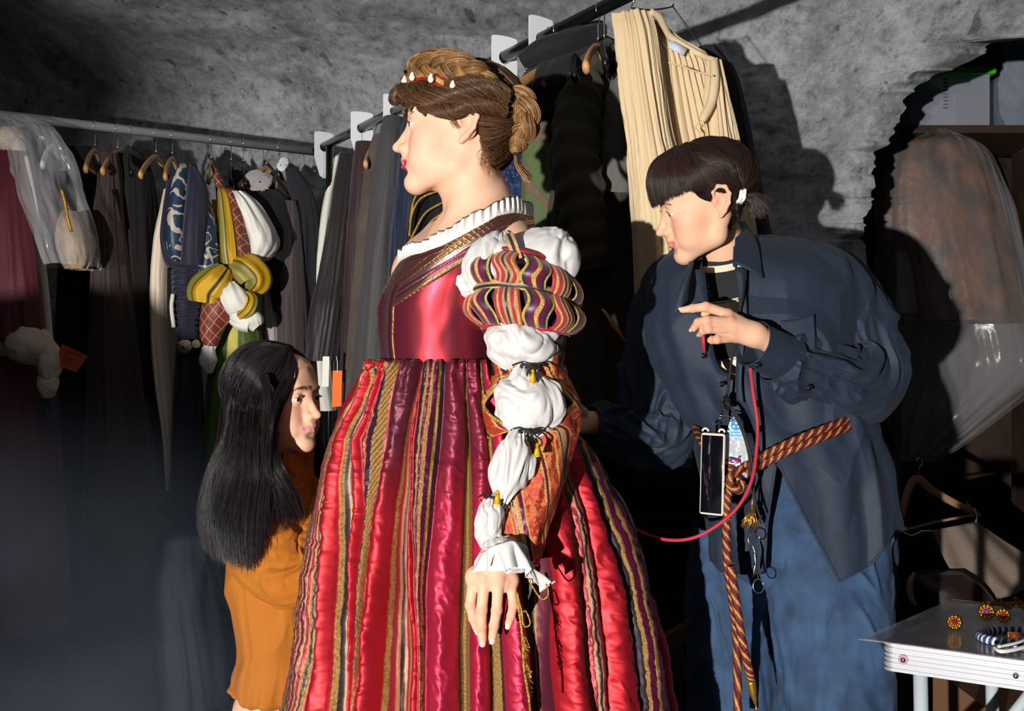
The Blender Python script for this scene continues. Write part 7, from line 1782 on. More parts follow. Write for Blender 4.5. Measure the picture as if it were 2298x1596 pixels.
# things she carries, hanging from black cords
M_CORD = fab('black_braided_cord', (14, 14, 17), rough=.6)
root = empty('lanyard', P(1640, 800, 2.06), 'black cord lanyard hanging from her neck down to the phone', 'lanyard')
m = MB()
m.tube(PS([(1672, 600, 2.09), (1668, 660, 2.062), (1655, 720, 2.055), (1643, 800, 2.05), (1632, 880, 2.045), (1626, 906, 2.04), (1616, 940, 2.03), (1614, 968, 2.022)]), .0027, 8, m=60)
m.tube(PS([(1632, 900, 2.04), (1648, 930, 2.035), (1668, 975, 2.03), (1680, 1020, 2.03), (1690, 1100, 2.03), (1702, 1150, 2.03), (1708, 1165, 2.03)]), .0024, 8, m=50)
m.tube(PS([(1630, 902, 2.04), (1656, 935, 2.03), (1675, 985, 2.026), (1688, 1040, 2.026), (1692, 1120, 2.03), (1694, 1150, 2.03)]), .0024, 8, m=50)
m.build('cord', M_CORD, root)
m = MB(); c = P(1628, 905, 2.038)
for q in range(3): m.tube([c + np.array([.008 * math.cos(a), .006 * math.sin(a + q), .010 * math.sin(a) + .004 * (q - 1)]) for a in np.linspace(0, 6.28, 18)], .0028, 8)
m.build('knot', M_CORD, root)
m = MB(); m.tube(PS([(1612, 937, 2.02), (1640, 945, 2.02), (1646, 940, 2.02), (1640, 936, 2.02), (1614, 932, 2.02)]), .0014, 6, m=20); m.build('clip', M_CHROME, root)
# phone in a cream case
root = empty('phone', P(1600, 1150, 2.02), 'black smartphone in a cream case hanging on the black lanyard', 'phone')
c = P(1599, 1064, 2.025); Rz = np.array(Matrix.Rotation(math.radians(-28), 3, 'Z') @ Matrix.Rotation(math.radians(1.5), 3, 'Y'))
m = MB(); m.box(c, (.050, .011, .167), Rz, bev=.005); m.build('case', bsdf('cream_silicone', hexc(222, 212, 196), rough=.5), root)
m = MB(); m.box(c + Rz @ np.array([0, -.0058, 0]), (.0435, .0012, .158), Rz, bev=.0006); m.build('screen', bsdf('phone_glass', hexc(10, 11, 16), rough=.06, spec=.8), root)
m = MB()
for sx in (-1, 1): m.tube([c + Rz @ np.array([sx * .017 + .006 * math.cos(a), 0, .086 + .006 * math.sin(a)]) for a in np.linspace(0, math.pi, 10)], .0022, 8)
m.build('cord_loops', bpy.data.materials['cream_silicone'], root)
m = MB()
for z in (-.020, -.006, -.052): m.box(c + Rz @ np.array([.0253, 0, z]), (.0012, .004, .010 if z > -.05 else .007), Rz, bev=.0005)
m.build('side_buttons', bsdf('button_grey', hexc(150, 140, 128), rough=.5), root)
# thread packet with printed label
M_FILM = bsdf('clear_packet', (.85, .9, .95), rough=.1, alpha=.35, spec=1.0, bump=1.5, bscale=60)
root = empty('needle_packet', P(1650, 1040, 2.04), 'clear plastic packet with blue printed emblem hanging behind the phone', 'packet')
og = P(1655, 1030, 2.045); sc_ = DW * .91 / F_PX
pk = [(-20, -40), (22, -44), (26, 10), (14, 60), (6, 96), (-14, 94), (-26, 50), (-30, 0)]
prism([(a * sc_, b * sc_) for a, b in pk], og, (1, -.15, 0), (0, 0, 1), .004).build('packet', M_FILM, root, smooth=False)
prism([(a * sc_, b * sc_) for a, b in [(-24, 48), (14, 48), (12, 84), (6, 94), (-14, 92), (-22, 70)]], og + (0, -.0035, 0), (1, -.15, 0), (0, 0, 1), .0006).build('paper_label', bsdf('pale_blue_card', hexc(150, 196, 218), rough=.5), root, smooth=False)
M_BLUE = bsdf('emblem_blue', hexc(20, 120, 180), rough=.5)
prism([(11.5 * sc_ * math.cos(a) - 4 * sc_, 11.5 * sc_ * math.sin(a) + 76 * sc_) for a in np.linspace(0, 6.283, 28, endpoint=False)], og + (0, -.0042, 0), (1, -.15, 0), (0, 0, 1), .0006).build('round_emblem', M_BLUE, root, smooth=False)
m = MB()
for cx, cy in ((-4, 81), (-9, 73), (1, 73)):
    prism([((cx + r_ * math.cos(a)) * sc_, (cy + r_ * math.sin(a)) * sc_) for a, r_ in zip(np.linspace(math.pi / 2, math.pi / 2 + 2 * math.pi, 10, endpoint=False), [3.6, 1.5] * 5)], og + (0, -.0048, 0), (1, -.15, 0), (0, 0, 1), .0006, mb=m)
m.build('three_stars', bsdf('star_white', hexc(220, 236, 244)), root, smooth=False)
writing(root, ['CUCIRINI', 'TRE STELLE'], og + np.array([-20 * sc_, -.003, 58 * sc_]), (1, -.15, 0), (0, 0, 1), .0050, M_BLUE, name='printed_words', off=.002)
m = MB()
for k in range(9): a = random.Random(k); m.tube(PS([(1640 + a.uniform(-8, 8), 1030 + a.uniform(-4, 8), 2.036), (1652 + a.uniform(-8, 10), 1038 + a.uniform(-6, 6), 2.034), (1660, 1030 + a.uniform(-6, 14), 2.036)]), .0016, 6, m=10, col=[hexc(200, 40, 70), hexc(30, 60, 140), hexc(235, 235, 235)][k % 3])
m.build('thread_ends', bsdf('coloured_thread', attr=True), root, attrs=True)
# red cord
M_RED = fab('crimson_cord', (176, 36, 58), rough=.6)
o = MB().tube(PS([(1684, 826, 2.02), (1690, 880, 2.035), (1700, 950, 2.035), (1698, 1010, 2.02), (1688, 1075, 2.0), (1662, 1130, 1.99), (1620, 1172, 1.99), (1560, 1206, 2.0), (1500, 1212, 2.03), (1440, 1195, 2.08), (1390, 1160, 2.12), (1350, 1110, 2.14)]), .0036, 10, m=120).build('drawcord', M_RED)
tag(o, 'thin red cord looping from the navy shirt cuff towards the back of the gown', 'cord')
o = MB().tube(PS([(1578, 746, 2.035), (1579, 770, 2.038), (1581, 792, 2.05)]), [.0036, .0042, .002], 8, m=14).build('drawcord', M_RED)
tag(o, 'short end of red cord held under her raised fingers', 'cord')
# scissors with gold tassel
root = empty('embroidery_scissors', P(1700, 1250, 2.03), 'small silver scissors hanging by a gold tassel in front of the jeans', 'scissors')
m = MB(); c1 = P(1692, 1212, 2.045); c2 = P(1702, 1316, 2.045)
for c_, r_ in ((c1, (.012, .012)), (c2, (.011, .014))): m.tube([c_ + np.array([r_[0] * math.cos(a), .002 * math.sin(a), r_[1] * math.sin(a)]) for a in np.linspace(0, 6.28, 24)], .0013, 7)
m.tube(PS([(1688, 1222, 2.045), (1696, 1250, 2.043), (1692, 1282, 2.043), (1690, 1296, 2.044)]), [.0014, .0026, .003, .0008], 8, m=24)
m.tube(PS([(1702, 1300, 2.045), (1696, 1270, 2.041), (1694, 1240, 2.041)]), [.0014, .0026, .0014], 8, m=20); m.build('scissors', M_CHROME, root)
m = MB(); R_ = np.random.RandomState(4)
for k in range(60):
    a = P(1688 + R_.uniform(-4, 4), 1140 + R_.uniform(-4, 4), 2.04); b = P(1678 + R_.uniform(-16, 24), 1176 + R_.uniform(-8, 14), 2.035 + R_.uniform(-.012, .012)); m.tube([a, (a + b) / 2 + (R_.uniform(-.004, .004), -.004, 0), b], .0011, 4)
m.tube(PS([(1690, 1105, 2.04), (1688, 1130, 2.04), (1687, 1144, 2.04)]), .002, 6); m.build('gold_tassel', bsdf('tarnished_gold', hexc(204, 152, 78), rough=.3, metal=.85), root)
# ---------------------------------------------------------------- 3. the kneeling woman in the ochre top
DK = 2.20
HK = Head(1.0, rotm(math.radians(63), math.radians(-2), 0), P(620, 896, DK))
kneel = empty('person', (P(610, 798, DK)[0], DK, 0.0), 'kneeling woman with long straight black hair in an ochre turtleneck, working at the gown', 'person')
def k_extra(S):
    L = HK.L
    S.cap(L(P(640, 960, DK)), L(P(632, 1060, DK + .01)), .050, .050, .02); S.cap(L(P(632, 1060, DK + .01)), L(P(615, 1150, DK)), .050, .09, .03)
V, F_, C, eyes = build_head(HK, k_extra, h=.0021, ext=((-.12, -.145, -.28), (.12, .14, .135)), gaze=(-.05, -1, -.15), eye_open=.8, lipcol=(206, 140, 146), iris=(40, 26, 20), jaw=1.0, ears=False)
parts = [(HK.W(V), F_, C)]
wk = P(790, 1085, DK + .04); q0 = [P(812, 1070 + 10 * k, DK + .02 + .004 * k) for k in range(4)]
fk = [[a, a + (.035, 0, .008), a + (.055, .004, .002), a + (.068, .008, -.008)] for a in q0] + [[P(800, 1062, DK + .05), P(822, 1050, DK + .05), P(840, 1048, DK + .05), P(850, 1050, DK + .05)]]
Vh, Fh = hand_mesh(wk, [(wk, a, .02, .012) for a in q0], fk, h=.0026, forearm=P(760, 1120, DK)); parts.append((Vh, Fh, SK))
jk = dict(neck=P(632, 1080, DK + .01), chest=P(625, 1210, DK + .02), waist=P(620, 1440, DK + .02), pelvis=P(615, 1590, DK + .03), shR=P(575, 1170, DK - .07), elR=P(680, 1290, DK - .06), wrR=P(760, 1120, DK), shL=P(650, 1170, DK + .16), elL=P(730, 1300, DK + .18), wrL=P(800, 1180, DK + .12),
          hipR=P(600, 1600, DK - .05), knR=P(680, 1930, DK - .04), anR=P(500, 1940, DK + .0), toR=P(420, 1940, DK), hipL=P(600, 1600, DK + .12), knL=P(680, 1930, DK + .14), anL=P(500, 1940, DK + .16), toL=P(420, 1940, DK + .16))
for k, z in (('knR', .07), ('knL', .07), ('anR', .06), ('anL', .06), ('toR', .04), ('toL', .04)): jk[k][2] = z
Vb, Fb = coarse_body(jk, sc=.70); parts.append((Vb, Fb, SK))
V, F_, C = merge(parts); mobj('body', V, F_, M_SKIN, kneel, col=C)
for v, f, c in eyes: mobj('eye', HK.W(v), f, M_EYE, kneel, col=c)
brows_lashes(HK, 'eyebrows', kneel, hexc(30, 22, 20))
M_OCH = fabric('ochre_jersey', (166, 98, 12), rough=.85, sheen=.08, bump=.4, bscale=500)
rows = [(1012, 626, 690, DK, .052), (1030, 618, 694, DK, .056), (1060, 606, 700, DK, .062), (1090, 580, 712, DK + .01, .10), (1130, 548, 730, DK + .02, .155), (1180, 530, 745, DK + .03, .175), (1260, 518, 756, DK + .03, .175), (1350, 530, 752, DK + .03, .165), (1440, 545, 745, DK + .03, .155), (1500, 538, 742, DK + .03, .16), (1528, 534, 738, DK + .03, .165), (1543, 548, 730, DK + .03, .150), (1546, 562, 716, DK + .03, .13)]
def od(TH, T):
    c, s = np.cos(TH), np.sin(TH)
    return wr(TH, T, 21, .006, 1.2, 4) + .006 * np.sin(11 * TH + 2 * vnoise(c * 2, s * 2, T)) * sstep(.55, .95, T) + .012 * -np.exp(-((TH - 4.25) / .05) ** 2) * sstep(.45, .6, T)
V, F_, th, R = slab(rows, 360, 320, od); top = mobj('turtleneck_top', V.reshape(-1, 3), F_, M_OCH, kneel, solid=.002)
def aw(TH, T): return wr(TH, T, 31, .007, 1.2, 6) + .004 * np.maximum(0, np.sin(T * 60 + 2.5 * np.cos(TH)) - .2) * sstep(.45, .6, T)
V, F_, TH, T = sleeve([P(575, 1165, DK - .06), P(588, 1215, DK - .09), P(630, 1268, DK - .11), P(678, 1280, DK - .11), P(706, 1232, DK - .08), P(730, 1170, DK - .04), P(770, 1100, DK + .02)], [.070, .084, .078, .066, .058, .048, .040], nth=220, nr=320, disp=aw, up=(0, -1, 0))
mobj('top_sleeve', V.reshape(-1, 3), F_, M_OCH, top)
V, F_, TH, T = sleeve([P(650, 1170, DK + .16), P(690, 1240, DK + .18), P(730, 1290, DK + .19), P(770, 1240, DK + .17), P(800, 1180, DK + .13)], [.07, .07, .06, .05, .04], nth=120, nr=120, disp=aw)
mobj('top_sleeve', V.reshape(-1, 3), F_, M_OCH, top)
jk_ = empty('jeans', P(610, 1560, DK), parent=kneel)
M_LDEN = fabric('light_denim', (122, 152, 186), rough=.85, bump=.8, bscale=600, noise_col=.2, ncscale=20)
for rows, nm in (([(1528, 556, 728, DK + .03, .125), (1560, 552, 730, DK + .03, .135), (1660, 545, 735, DK + .03, .16), (1720, 560, 730, DK + .03, .15)], 'seat'), ([(1640, 560, 730, DK - .05, .10), (1800, 580, 750, DK - .05, .10), (1950, 600, 760, DK - .05, .09)], 'leg'), ([(1640, 560, 730, DK + .12, .10), (1800, 580, 750, DK + .12, .10), (1950, 600, 760, DK + .12, .09)], 'leg')):
    V, F_, th, R = slab(rows, 160, 120, lambda TH, T: wr(TH, T, 5, .004, 1.2, 6)); mobj(nm, V.reshape(-1, 3), F_, M_LDEN, jk_)
V, F_, th, R = slab([(1530, 552, 732, DK + .03, .130), (1546, 551, 733, DK + .03, .132), (1562, 550, 734, DK + .03, .136)], 120, 12); mobj('waistband', V.reshape(-1, 3), F_, M_LDEN, jk_, solid=.003)
MB().box(P(566, 1556, DK - .095), (.008, .004, .03)).build('belt_loop', M_LDEN, jk_)
# hair: a full dark cap, then long straight sheets
BK0, BK1 = hexc(10, 10, 14), hexc(44, 38, 40)
S = SDF((-.11, -.13, -.14), (.11, .16, .15), .003)
S.ell((0, .024, .038), (.083, .102, .090), 0); S.ell((0, .060, -.030), (.074, .065, .085), .04)
S.ell((0, -.135, -.060), (.11, .085, .125), .01, sub=True)
V, F_ = S.mesh(2); hk = mobj('hair', HK.W(V), F_, M_SCALP, kneel, col=BK0)
def gk(pts, off=.010): return HK.ons(pts, off)
def sheet(pts_head, pts_free, off=.010):
    a = HK.ons(pts_head, off); return np.vstack([a, PS(pts_free)])
lst = []
part = (648, 786)
gs = []
tails = [((505, 980, 2.20), (468, 1060, 2.20), (450, 1150, 2.20), (462, 1235, 2.20)), ((520, 990, 2.12), (490, 1080, 2.11), (470, 1170, 2.10), (482, 1258, 2.10)), ((542, 1000, 2.08), (520, 1090, 2.06), (500, 1180, 2.03), (508, 1272, 2.02)),
         ((566, 1000, 2.06), (548, 1090, 2.03), (536, 1180, 2.00), (548, 1282, 1.985)), ((588, 1000, 2.06), (580, 1080, 2.03), (566, 1170, 2.00), (566, 1286, 1.98)), ((606, 1000, 2.06), (604, 1070, 2.03), (598, 1140, 2.01), (590, 1220, 1.985))]
heads = [[(640, 780), (585, 778), (535, 820), (512, 890)], [(642, 782), (588, 795), (545, 840), (528, 900)], [(645, 784), (598, 812), (562, 860), (550, 925)], [(648, 786), (612, 822), (585, 870), (575, 935)], [(650, 788), (630, 826), (606, 872), (598, 935)], [(652, 790), (648, 828), (628, 874), (616, 935)]]
gs = [sheet(h, t) for h, t in zip(heads, tails)]
strands(lst, gs, 5200, .00060, .0035, nseg=30, seed=1, wav=.0015)
strands(lst, [sheet([(652, 790), (640, 840), (618, 885), (600, 925)], [(588, 1000, 2.05), (585, 1080, 2.03), (590, 1150, 2.03)], .012), sheet([(652, 790), (655, 840), (640, 890), (624, 935)], [(606, 990, 2.05), (600, 1070, 2.03), (606, 1150, 2.03)], .012)], 1200, .0006, .0025, nseg=24, seed=12)
scalp_flow(lst, HK, lambda u: u[2] > -.6 and (u[1] > -.35 or u[2] > .5), (-.02, .09, -.10), 3600, seed=79, r=.0007, off=.004, jit=.002, c=(0, .024, .034), R=(.083, .102, .092))
strands(lst, [sheet([(640, 786), (596, 820), (572, 870), (560, 920)], [(556, 985, 2.06), (550, 1060, 2.04), (545, 1150, 2.03)], .016), sheet([(645, 788), (618, 825), (598, 875), (590, 925)], [(584, 985, 2.05), (582, 1060, 2.03), (578, 1150, 2.03)], .016)], 1400, .0006, .003, nseg=24, seed=13)
gs2 = [sheet(h, t, .004) + np.array([0, .015, 0]) for h, t in zip(heads, tails)]
strands(lst, gs2, 2200, .0010, .005, nseg=24, seed=2)
# locks beside the face, over the cheek and on to the shoulder
gf = [sheet([(652, 790), (660, 826), (650, 860)], [(624, 915, 2.09), (612, 975, 2.08), (630, 1040, 2.05), (668, 1110, 2.06), (690, 1170, 2.07)], .010), sheet([(655, 790), (664, 826), (656, 862)], [(628, 920, 2.09), (612, 985, 2.07), (612, 1040, 2.04), (640, 1100, 2.04), (666, 1180, 2.06)], .010),
      sheet([(652, 790), (650, 826), (636, 866)], [(618, 920, 2.06), (608, 985, 2.05), (606, 1060, 2.03), (615, 1130, 2.03), (640, 1200, 2.04)], .012)]
strands(lst, gf, 1500, .0005, .0022, nseg=26, seed=3, wav=.001)
strands(lst, [sheet([(655, 789), (666, 820), (664, 850)], [(640, 890, 2.10), (624, 940, 2.09), (608, 990, 2.07), (606, 1050, 2.04)], .010), sheet([(650, 789), (646, 820), (632, 855)], [(612, 895, 2.07), (598, 945, 2.055), (590, 990, 2.04), (590, 1050, 2.03)], .016)], 1500, .0004, .0018, nseg=20, seed=4)
# far side, falling in front of the far shoulder
gr = [np.vstack([HK.ons([(655, 788), (682, 808), (700, 840)], .002), PS([(700, 930, 2.33), (722, 1010, 2.31), (740, 1080, 2.28), (728, 1130, 2.26)])]), np.vstack([HK.ons([(655, 788), (680, 806), (692, 850)], .002), PS([(690, 930, 2.34), (708, 1010, 2.32), (712, 1090, 2.30), (700, 1150, 2.27)])])]
strands(lst, gr, 700, .0006, .003, nseg=24, seed=5)
gb = [np.vstack([HK.ons([(640, 780), (585, 776), (530, 820), (506, 900)], .006), PS([(498, 985, 2.27), (470, 1080, 2.27), (455, 1170, 2.26), (470, 1250, 2.26)])]), np.vstack([HK.ons([(640, 780), (590, 774), (540, 812), (512, 900)], .004) + np.array([0, .08, 0]), PS([(520, 985, 2.34), (510, 1080, 2.34), (500, 1170, 2.33), (510, 1240, 2.33)])])]
strands(lst, gb, 1500, .0008, .004, nseg=26, seed=6)
strands(lst, [PS([(584, 840, 2.09), (592, 880, 2.065), (592, 940, 2.055), (588, 1050, 2.03)]), PS([(600, 840, 2.09), (606, 880, 2.07), (606, 940, 2.06), (598, 1050, 2.03)])], 500, .0006, .002, nseg=20, seed=14)
hair_obj('long_hair', lst, BK0, BK1, M_HAIR, hk)
# ================================================================ alcove on the right, table, floor things, haze
M_ALU = bsdf('ribbed_aluminium', hexc(150, 152, 158), rough=.45, metal=.3)
A_, B2_ = P(1975, 1441, 1.775), P(2140, 1368, 2.0); Cdir = P(2298, 1486, 1.662) - A_; Cdir[2] = 0; Cdir /= np.linalg.norm(Cdir)
A_[2] = B2_[2] = .688; Bdir = B2_ - A_; Bdir[2] = 0; LB_ = np.linalg.norm(Bdir) ; Bdir /= LB_
table = empty('folding_table', (A_[0], A_[1], 0), 'folding table with grooved aluminium rim and white legs at the lower right, jewellery on it', 'table')
def quad(o, a, b, la, lb, z0, z1, mb, r=0.0):
    pts = []
    for u, w, sx, sy in ((0, 0, 1, 1), (la, 0, -1, 1), (la, lb, -1, -1), (0, lb, 1, -1)):
        for k in range(9):
            t = k / 8 * math.pi / 2; base = [math.pi, 1.5 * math.pi, 0, .5 * math.pi][[(0, 0), (la, 0), (la, lb), (0, lb)].index((u, w))]
            ang = base + t; pts.append(o + a * (u + sx * r + r * math.cos(ang)) + b * (w + sy * r + r * math.sin(ang)))
    n = len(pts); V = np.array([[p[0], p[1], z] for z in (z0, z1) for p in pts])
    mb.add(V, [list(range(n - 1, -1, -1)), list(range(n, 2 * n))] + [[i, (i + 1) % n, n + (i + 1) % n, n + i] for i in range(n)])
m = MB(); quad(A_ + Cdir * .004 + Bdir * .004, Cdir, Bdir, .78, .392, .684, .690, m, .02); m.build('table_top', bsdf('brown_table_board', hexc(104, 90, 80), rough=.25, coat=.6), table, smooth=False)
m = MB()
zs = [.640, .646, .648, .656, .658, .664, .666, .672, .674, .682, .684, .690]
for i in range(0, 12, 2): quad(A_ , Cdir, Bdir, .79, .40, zs[i], zs[i + 1] - .0004, m, .02)
quad(A_ + Cdir * .002 + Bdir * .002, Cdir, Bdir, .786, .396, .641, .6835, m, .02)
m.build('rim', M_ALU, table, smooth=False)
nrm = np.cross(Cdir, (0, 0, 1.0))
M_WPAINT = bsdf('white_painted_steel', hexc(176, 186, 192), rough=.4)
la_ = A_ + Cdir * .055 + Bdir * .03
for q, nm in ((la_, 'leg'), (A_ + Cdir * .74 + Bdir * .03, 'leg'), (A_ + Cdir * .055 + Bdir * .36, 'leg'), (A_ + Cdir * .74 + Bdir * .36, 'leg')):
    MB().tube([(q[0], q[1], .642), (q[0] + .012, q[1], .01)], .0125, 14).build(nm, M_WPAINT, table)
a = A_ + Cdir * .235 + Bdir * .03; b = la_
MB().tube([(a[0], a[1], .640), (b[0] + .02, b[1], .38)], .0095, 12).build('brace', M_WPAINT, table)
for px_, rr in ((2021, .0052), (2229, .0050)):
    t = (px_ - 1975) / (2298 - 1975) * .275; c = A_ + Cdir * t + np.array([0, 0, -.024]) + nrm * .001
    if px_ < 2100: MB().tube([c, c + nrm * .0016], .0085, 20).build('washer', bsdf('pink_washer', hexc(196, 160, 166), rough=.4), table)
    MB().ball(c + nrm * .002, rr, 16, 10).build('rivet', M_CHROME, table)
o = MB(); R_ = np.random.RandomState(8)
gx, gy = 60, 34; U, W = np.meshgrid(np.linspace(-.03, .74, gx), np.linspace(-.018, .40, gy))
V = A_ + U[..., None] * Cdir + W[..., None] * Bdir; V[..., 2] = .6925 + .0018 * np.abs(fbm(U * 14, W * 14, 1.0, 3)) + .012 * sstep(.30, .42, W) * np.abs(vnoise(U * 9, W * 9)) + .004 * sstep(0, -.03, U) * 0
tag(mobj('plastic_sheet', V.reshape(-1, 3), grid_faces(gy, gx, wrap=False), bsdf('table_film', (.72, .72, .78), rough=.12, alpha=.28, spec=1.0, bump=.8, bscale=30), solid=.0006), 'clear plastic sheet spread over the folding table', 'plastic sheet')
# jewellery
M_JG = bsdf('jewel_gold', hexc(226, 176, 70), rough=.22, metal=1.0)
def tpt(x, y, dz=0.0): d = (CAM_H - .695) * F_PX / (y - 798.0); p = P(x, y, d); p[2] = .695 + dz; return p
def ring_thing(x, y, r, label, stone, square=False, tilt=.3):
    c = tpt(x, y + 12, r + .001); root = empty('jewelled_ring', c - (0, 0, r), label, 'ring', 'jewelled rings on the folding table')
    fr = np.array([-.25, -1, .25]); fr /= np.linalg.norm(fr); sd = np.cross(fr, (0, 0, 1.0)); sd /= np.linalg.norm(sd); up = np.cross(sd, fr)
    m = MB(); m.tube([c + fr * -.011 + (sd * math.cos(a) * 0 + fr * math.cos(a) * .009 + up * math.sin(a) * .009) + fr * .001 for a in np.linspace(0, 6.283, 24)], .0014, 7); m.build('band', M_JG, root)
    m = MB()
    if square:
        m.box(c, (r * 1.9, .006, r * 1.9), np.column_stack([sd, fr * -1, up]), bev=.001)
    else:
        for k in range(10):
            a = k * 2 * math.pi / 10; m.ball(c + (sd * math.cos(a) + up * math.sin(a)) * r * .78, r * .30, 10, 8)
        m.tube([c - fr * .003, c + fr * .002], r * .78, 24)
    m.build('setting', M_JG, root)
    if square:
        m = MB(); m.box(c + fr * .003, (r * 1.5, .002, r * 1.5), np.column_stack([sd, -fr, up]), bev=.0005); m.build('stone', bsdf('garnet_square', hexc(110, 12, 16), rough=.1, coat=1), root)
        m = MB(); m.box(c + fr * .0045, (r * 1.1, .0012, r * .30), np.column_stack([sd, -fr, up])); m.box(c + fr * .0045, (r * .30, .0012, r * 1.1), np.column_stack([sd, -fr, up])); m.build('gold_cross', M_JG, root, smooth=False)
    else:
        m = MB(); m.ball(c + fr * .003, r * .42, 18, 12); m.build('stone', bsdf('cabochon_%d' % x, hexc(*stone), rough=.06, coat=1), root)
ring_thing(2142, 1402, .0135, 'gold rosette ring with a dark red stone, alone at the left of the table', (110, 24, 34))
ring_thing(2214, 1380, .0150, 'gold ring with a purple stone standing in front of the gold chain', (120, 40, 110))
ring_thing(2251, 1386, .0130, 'gold openwork ring with a red stone, right of the purple-stoned one', (140, 18, 26))
ring_thing(2275, 1436, .0110, 'square red ring with a gold cross, resting at the blue and white bangle', (0, 0, 0), square=True)
m = MB(); R_ = np.random.RandomState(3)
for k in range(46):
    c = tpt(2206 + k * 3.4, 1366 + 6 * math.sin(k * .5) + R_.uniform(-3, 3), .006 + R_.uniform(0, .006)); t = R_.randn(3); t /= np.linalg.norm(t); s = np.cross(t, (0, 0, 1)); s /= np.linalg.norm(s)
    m.tube([c + t * .0062 * math.cos(a) + s * .0045 * math.sin(a) for a in np.linspace(0, 6.283, 12)], .0014, 6)
tag(m.build('gold_chain', bsdf('dark_gold', hexc(170, 116, 44), rough=.25, metal=1.0)), 'heavy gold link chain at the back of the folding table', 'chain')
c = (tpt(2200, 1436) + tpt(2380, 1440)) / 2 + (0, 0, .006); rx = np.linalg.norm(tpt(2200, 1436) - tpt(2380, 1440)) / 2
th = np.linspace(0, 2 * math.pi, 160); pth = np.array([c + np.array([rx * math.cos(a), rx * .62 * math.sin(a), 0.0]) for a in th])
V, F_, TH, T = sleeve(pth, [.0075] * 160, nth=16, nr=300); k = ((TH / 6.283 + T * 34) % 1.0) < .35
tag(mobj('twisted_headband', V.reshape(-1, 3), F_, bsdf('blue_white_silk', attr=True, rough=.5), col=np.where(k[..., None], np.array(hexc(220, 222, 228)), np.array(hexc(40, 62, 112))).reshape(-1, 3)), 'round headband twisted of blue and white cloth on the folding table', 'headband')
m = MB(); m.tube([tpt(2232, 1462, .006), tpt(2250, 1470, .006), tpt(2300, 1462, .008), tpt(2360, 1440, .012)], .0035, 8, m=30); m.tube([tpt(2240, 1466, .010), tpt(2290, 1456, .012), tpt(2340, 1430, .012)], .003, 8, m=30)
tag(m.build('white_cord', fab('white_cord_cloth', (214, 208, 204))), 'white cord ends lying in front of the blue and white headband', 'cord')
# plastic box with green lid on a dark shelf
M_TUB = bsdf('milky_plastic', hexc(176, 180, 196), rough=.3, alpha=.28, spec=.6)
shelf = empty('dark_shelf', P(2200, 700, 4.10), 'dark brown wooden shelf unit in the alcove holding the plastic box', 'shelf')
m = MB(); m.box(P(2150, 318, 4.10), (.62, .46, .03)); m.build('shelf_board', bsdf('dark_walnut', hexc(50, 34, 26), rough=.6, noise_col=.3), shelf, smooth=False)
m = MB(); m.box(P(2150, 720, 4.10), (.62, .46, .03)); m.build('shelf_board', bpy.data.materials['dark_walnut'], shelf, smooth=False)
for x in (1968, 2338):
    z1 = P(0, 300, 4.10)[2]; c = P(x, 700, 4.10); MB().box((c[0], c[1], z1 / 2), (.03, .44, z1)).build('side_panel', bpy.data.materials['dark_walnut'], shelf, smooth=False)
root = empty('storage_box', P(2095, 305, 4.07), 'milky clear plastic storage box with bright green lid on the alcove shelf', 'box')
c = P(2096, 250, 4.07); w_, h_ = 168 / F_PX * 4.07, 118 / F_PX * 4.07
m = MB()
for sx in (-1, 1): m.box(c + (sx * w_ / 2, 0, 0), (.006, .30, h_)); m.box(c + (0, sx * .15, 0), (w_, .006, h_))
m.box(c + (0, 0, -h_ / 2 + .003), (w_, .30, .006)); m.build('tub', M_TUB, root, smooth=False)
m = MB(); m.box(c + (.010, 0, h_ / 2 + .016), (w_ + .03, .33, .030), bev=.008); m.build('lid', bsdf('green_plastic', hexc(60, 190, 40), rough=.35), root)
m = MB()
for k in range(9): m.box(c + (-.02, -.155, h_ / 2 - .02 - k * .014), (.018, .002, .006))
m.build('moulded_marks', bsdf('marks_grey', hexc(90, 90, 98)), root, smooth=False)
# amber costume wrapped in clear plastic
amb = bsdf('amber_cloth', hexc(80, 48, 20), rough=.5, noise_col=.8, ncscale=11, bump=2, bscale=30)
root = empty('wrapped_costume', P(2100, 1000, 3.97), 'amber brown costume wrapped in crumpled clear plastic hanging in the alcove', 'costume')
V, F_, th, R = slab([(306, 2062, 2118, 3.97, .04), (330, 1990, 2190, 3.97, .09), (400, 1965, 2230, 3.97, .12), (520, 1958, 2262, 3.97, .14), (600, 1990, 2280, 3.97, .14), (720, 2010, 2296, 3.97, .14)], 200, 140, folds(9, .012, 4)); mobj('costume', V.reshape(-1, 3), F_, amb, root)
V, F_, th, R = slab([(298, 2068, 2112, 3.94, .06), (316, 2040, 2150, 3.94, .12), (345, 1985, 2215, 3.92, .15), (450, 1962, 2262, 3.90, .18), (600, 1968, 2300, 3.88, .19), (760, 1985, 2330, 3.87, .19), (850, 2000, 2330, 3.87, .18), (930, 2002, 2230, 3.87, .15), (1010, 2010, 2120, 3.87, .09), (1036, 2030, 2080, 3.87, .04)], 260, 240, crumple(.022, 5, 2.2)); mobj('plastic_cover', V.reshape(-1, 3), F_, film2, root)
tag(prism([(0, 0), (.42, 0), (.42, .24), (0, .24)], P(1982, 705, 4.00), (1, .05, 0), (0, 0, 1), .25).build('grey_carton', bsdf('carton_grey', hexc(120, 112, 108), rough=.8), smooth=False), 'pale grey carton on the shelf behind the plastic wrapped costume', 'carton')
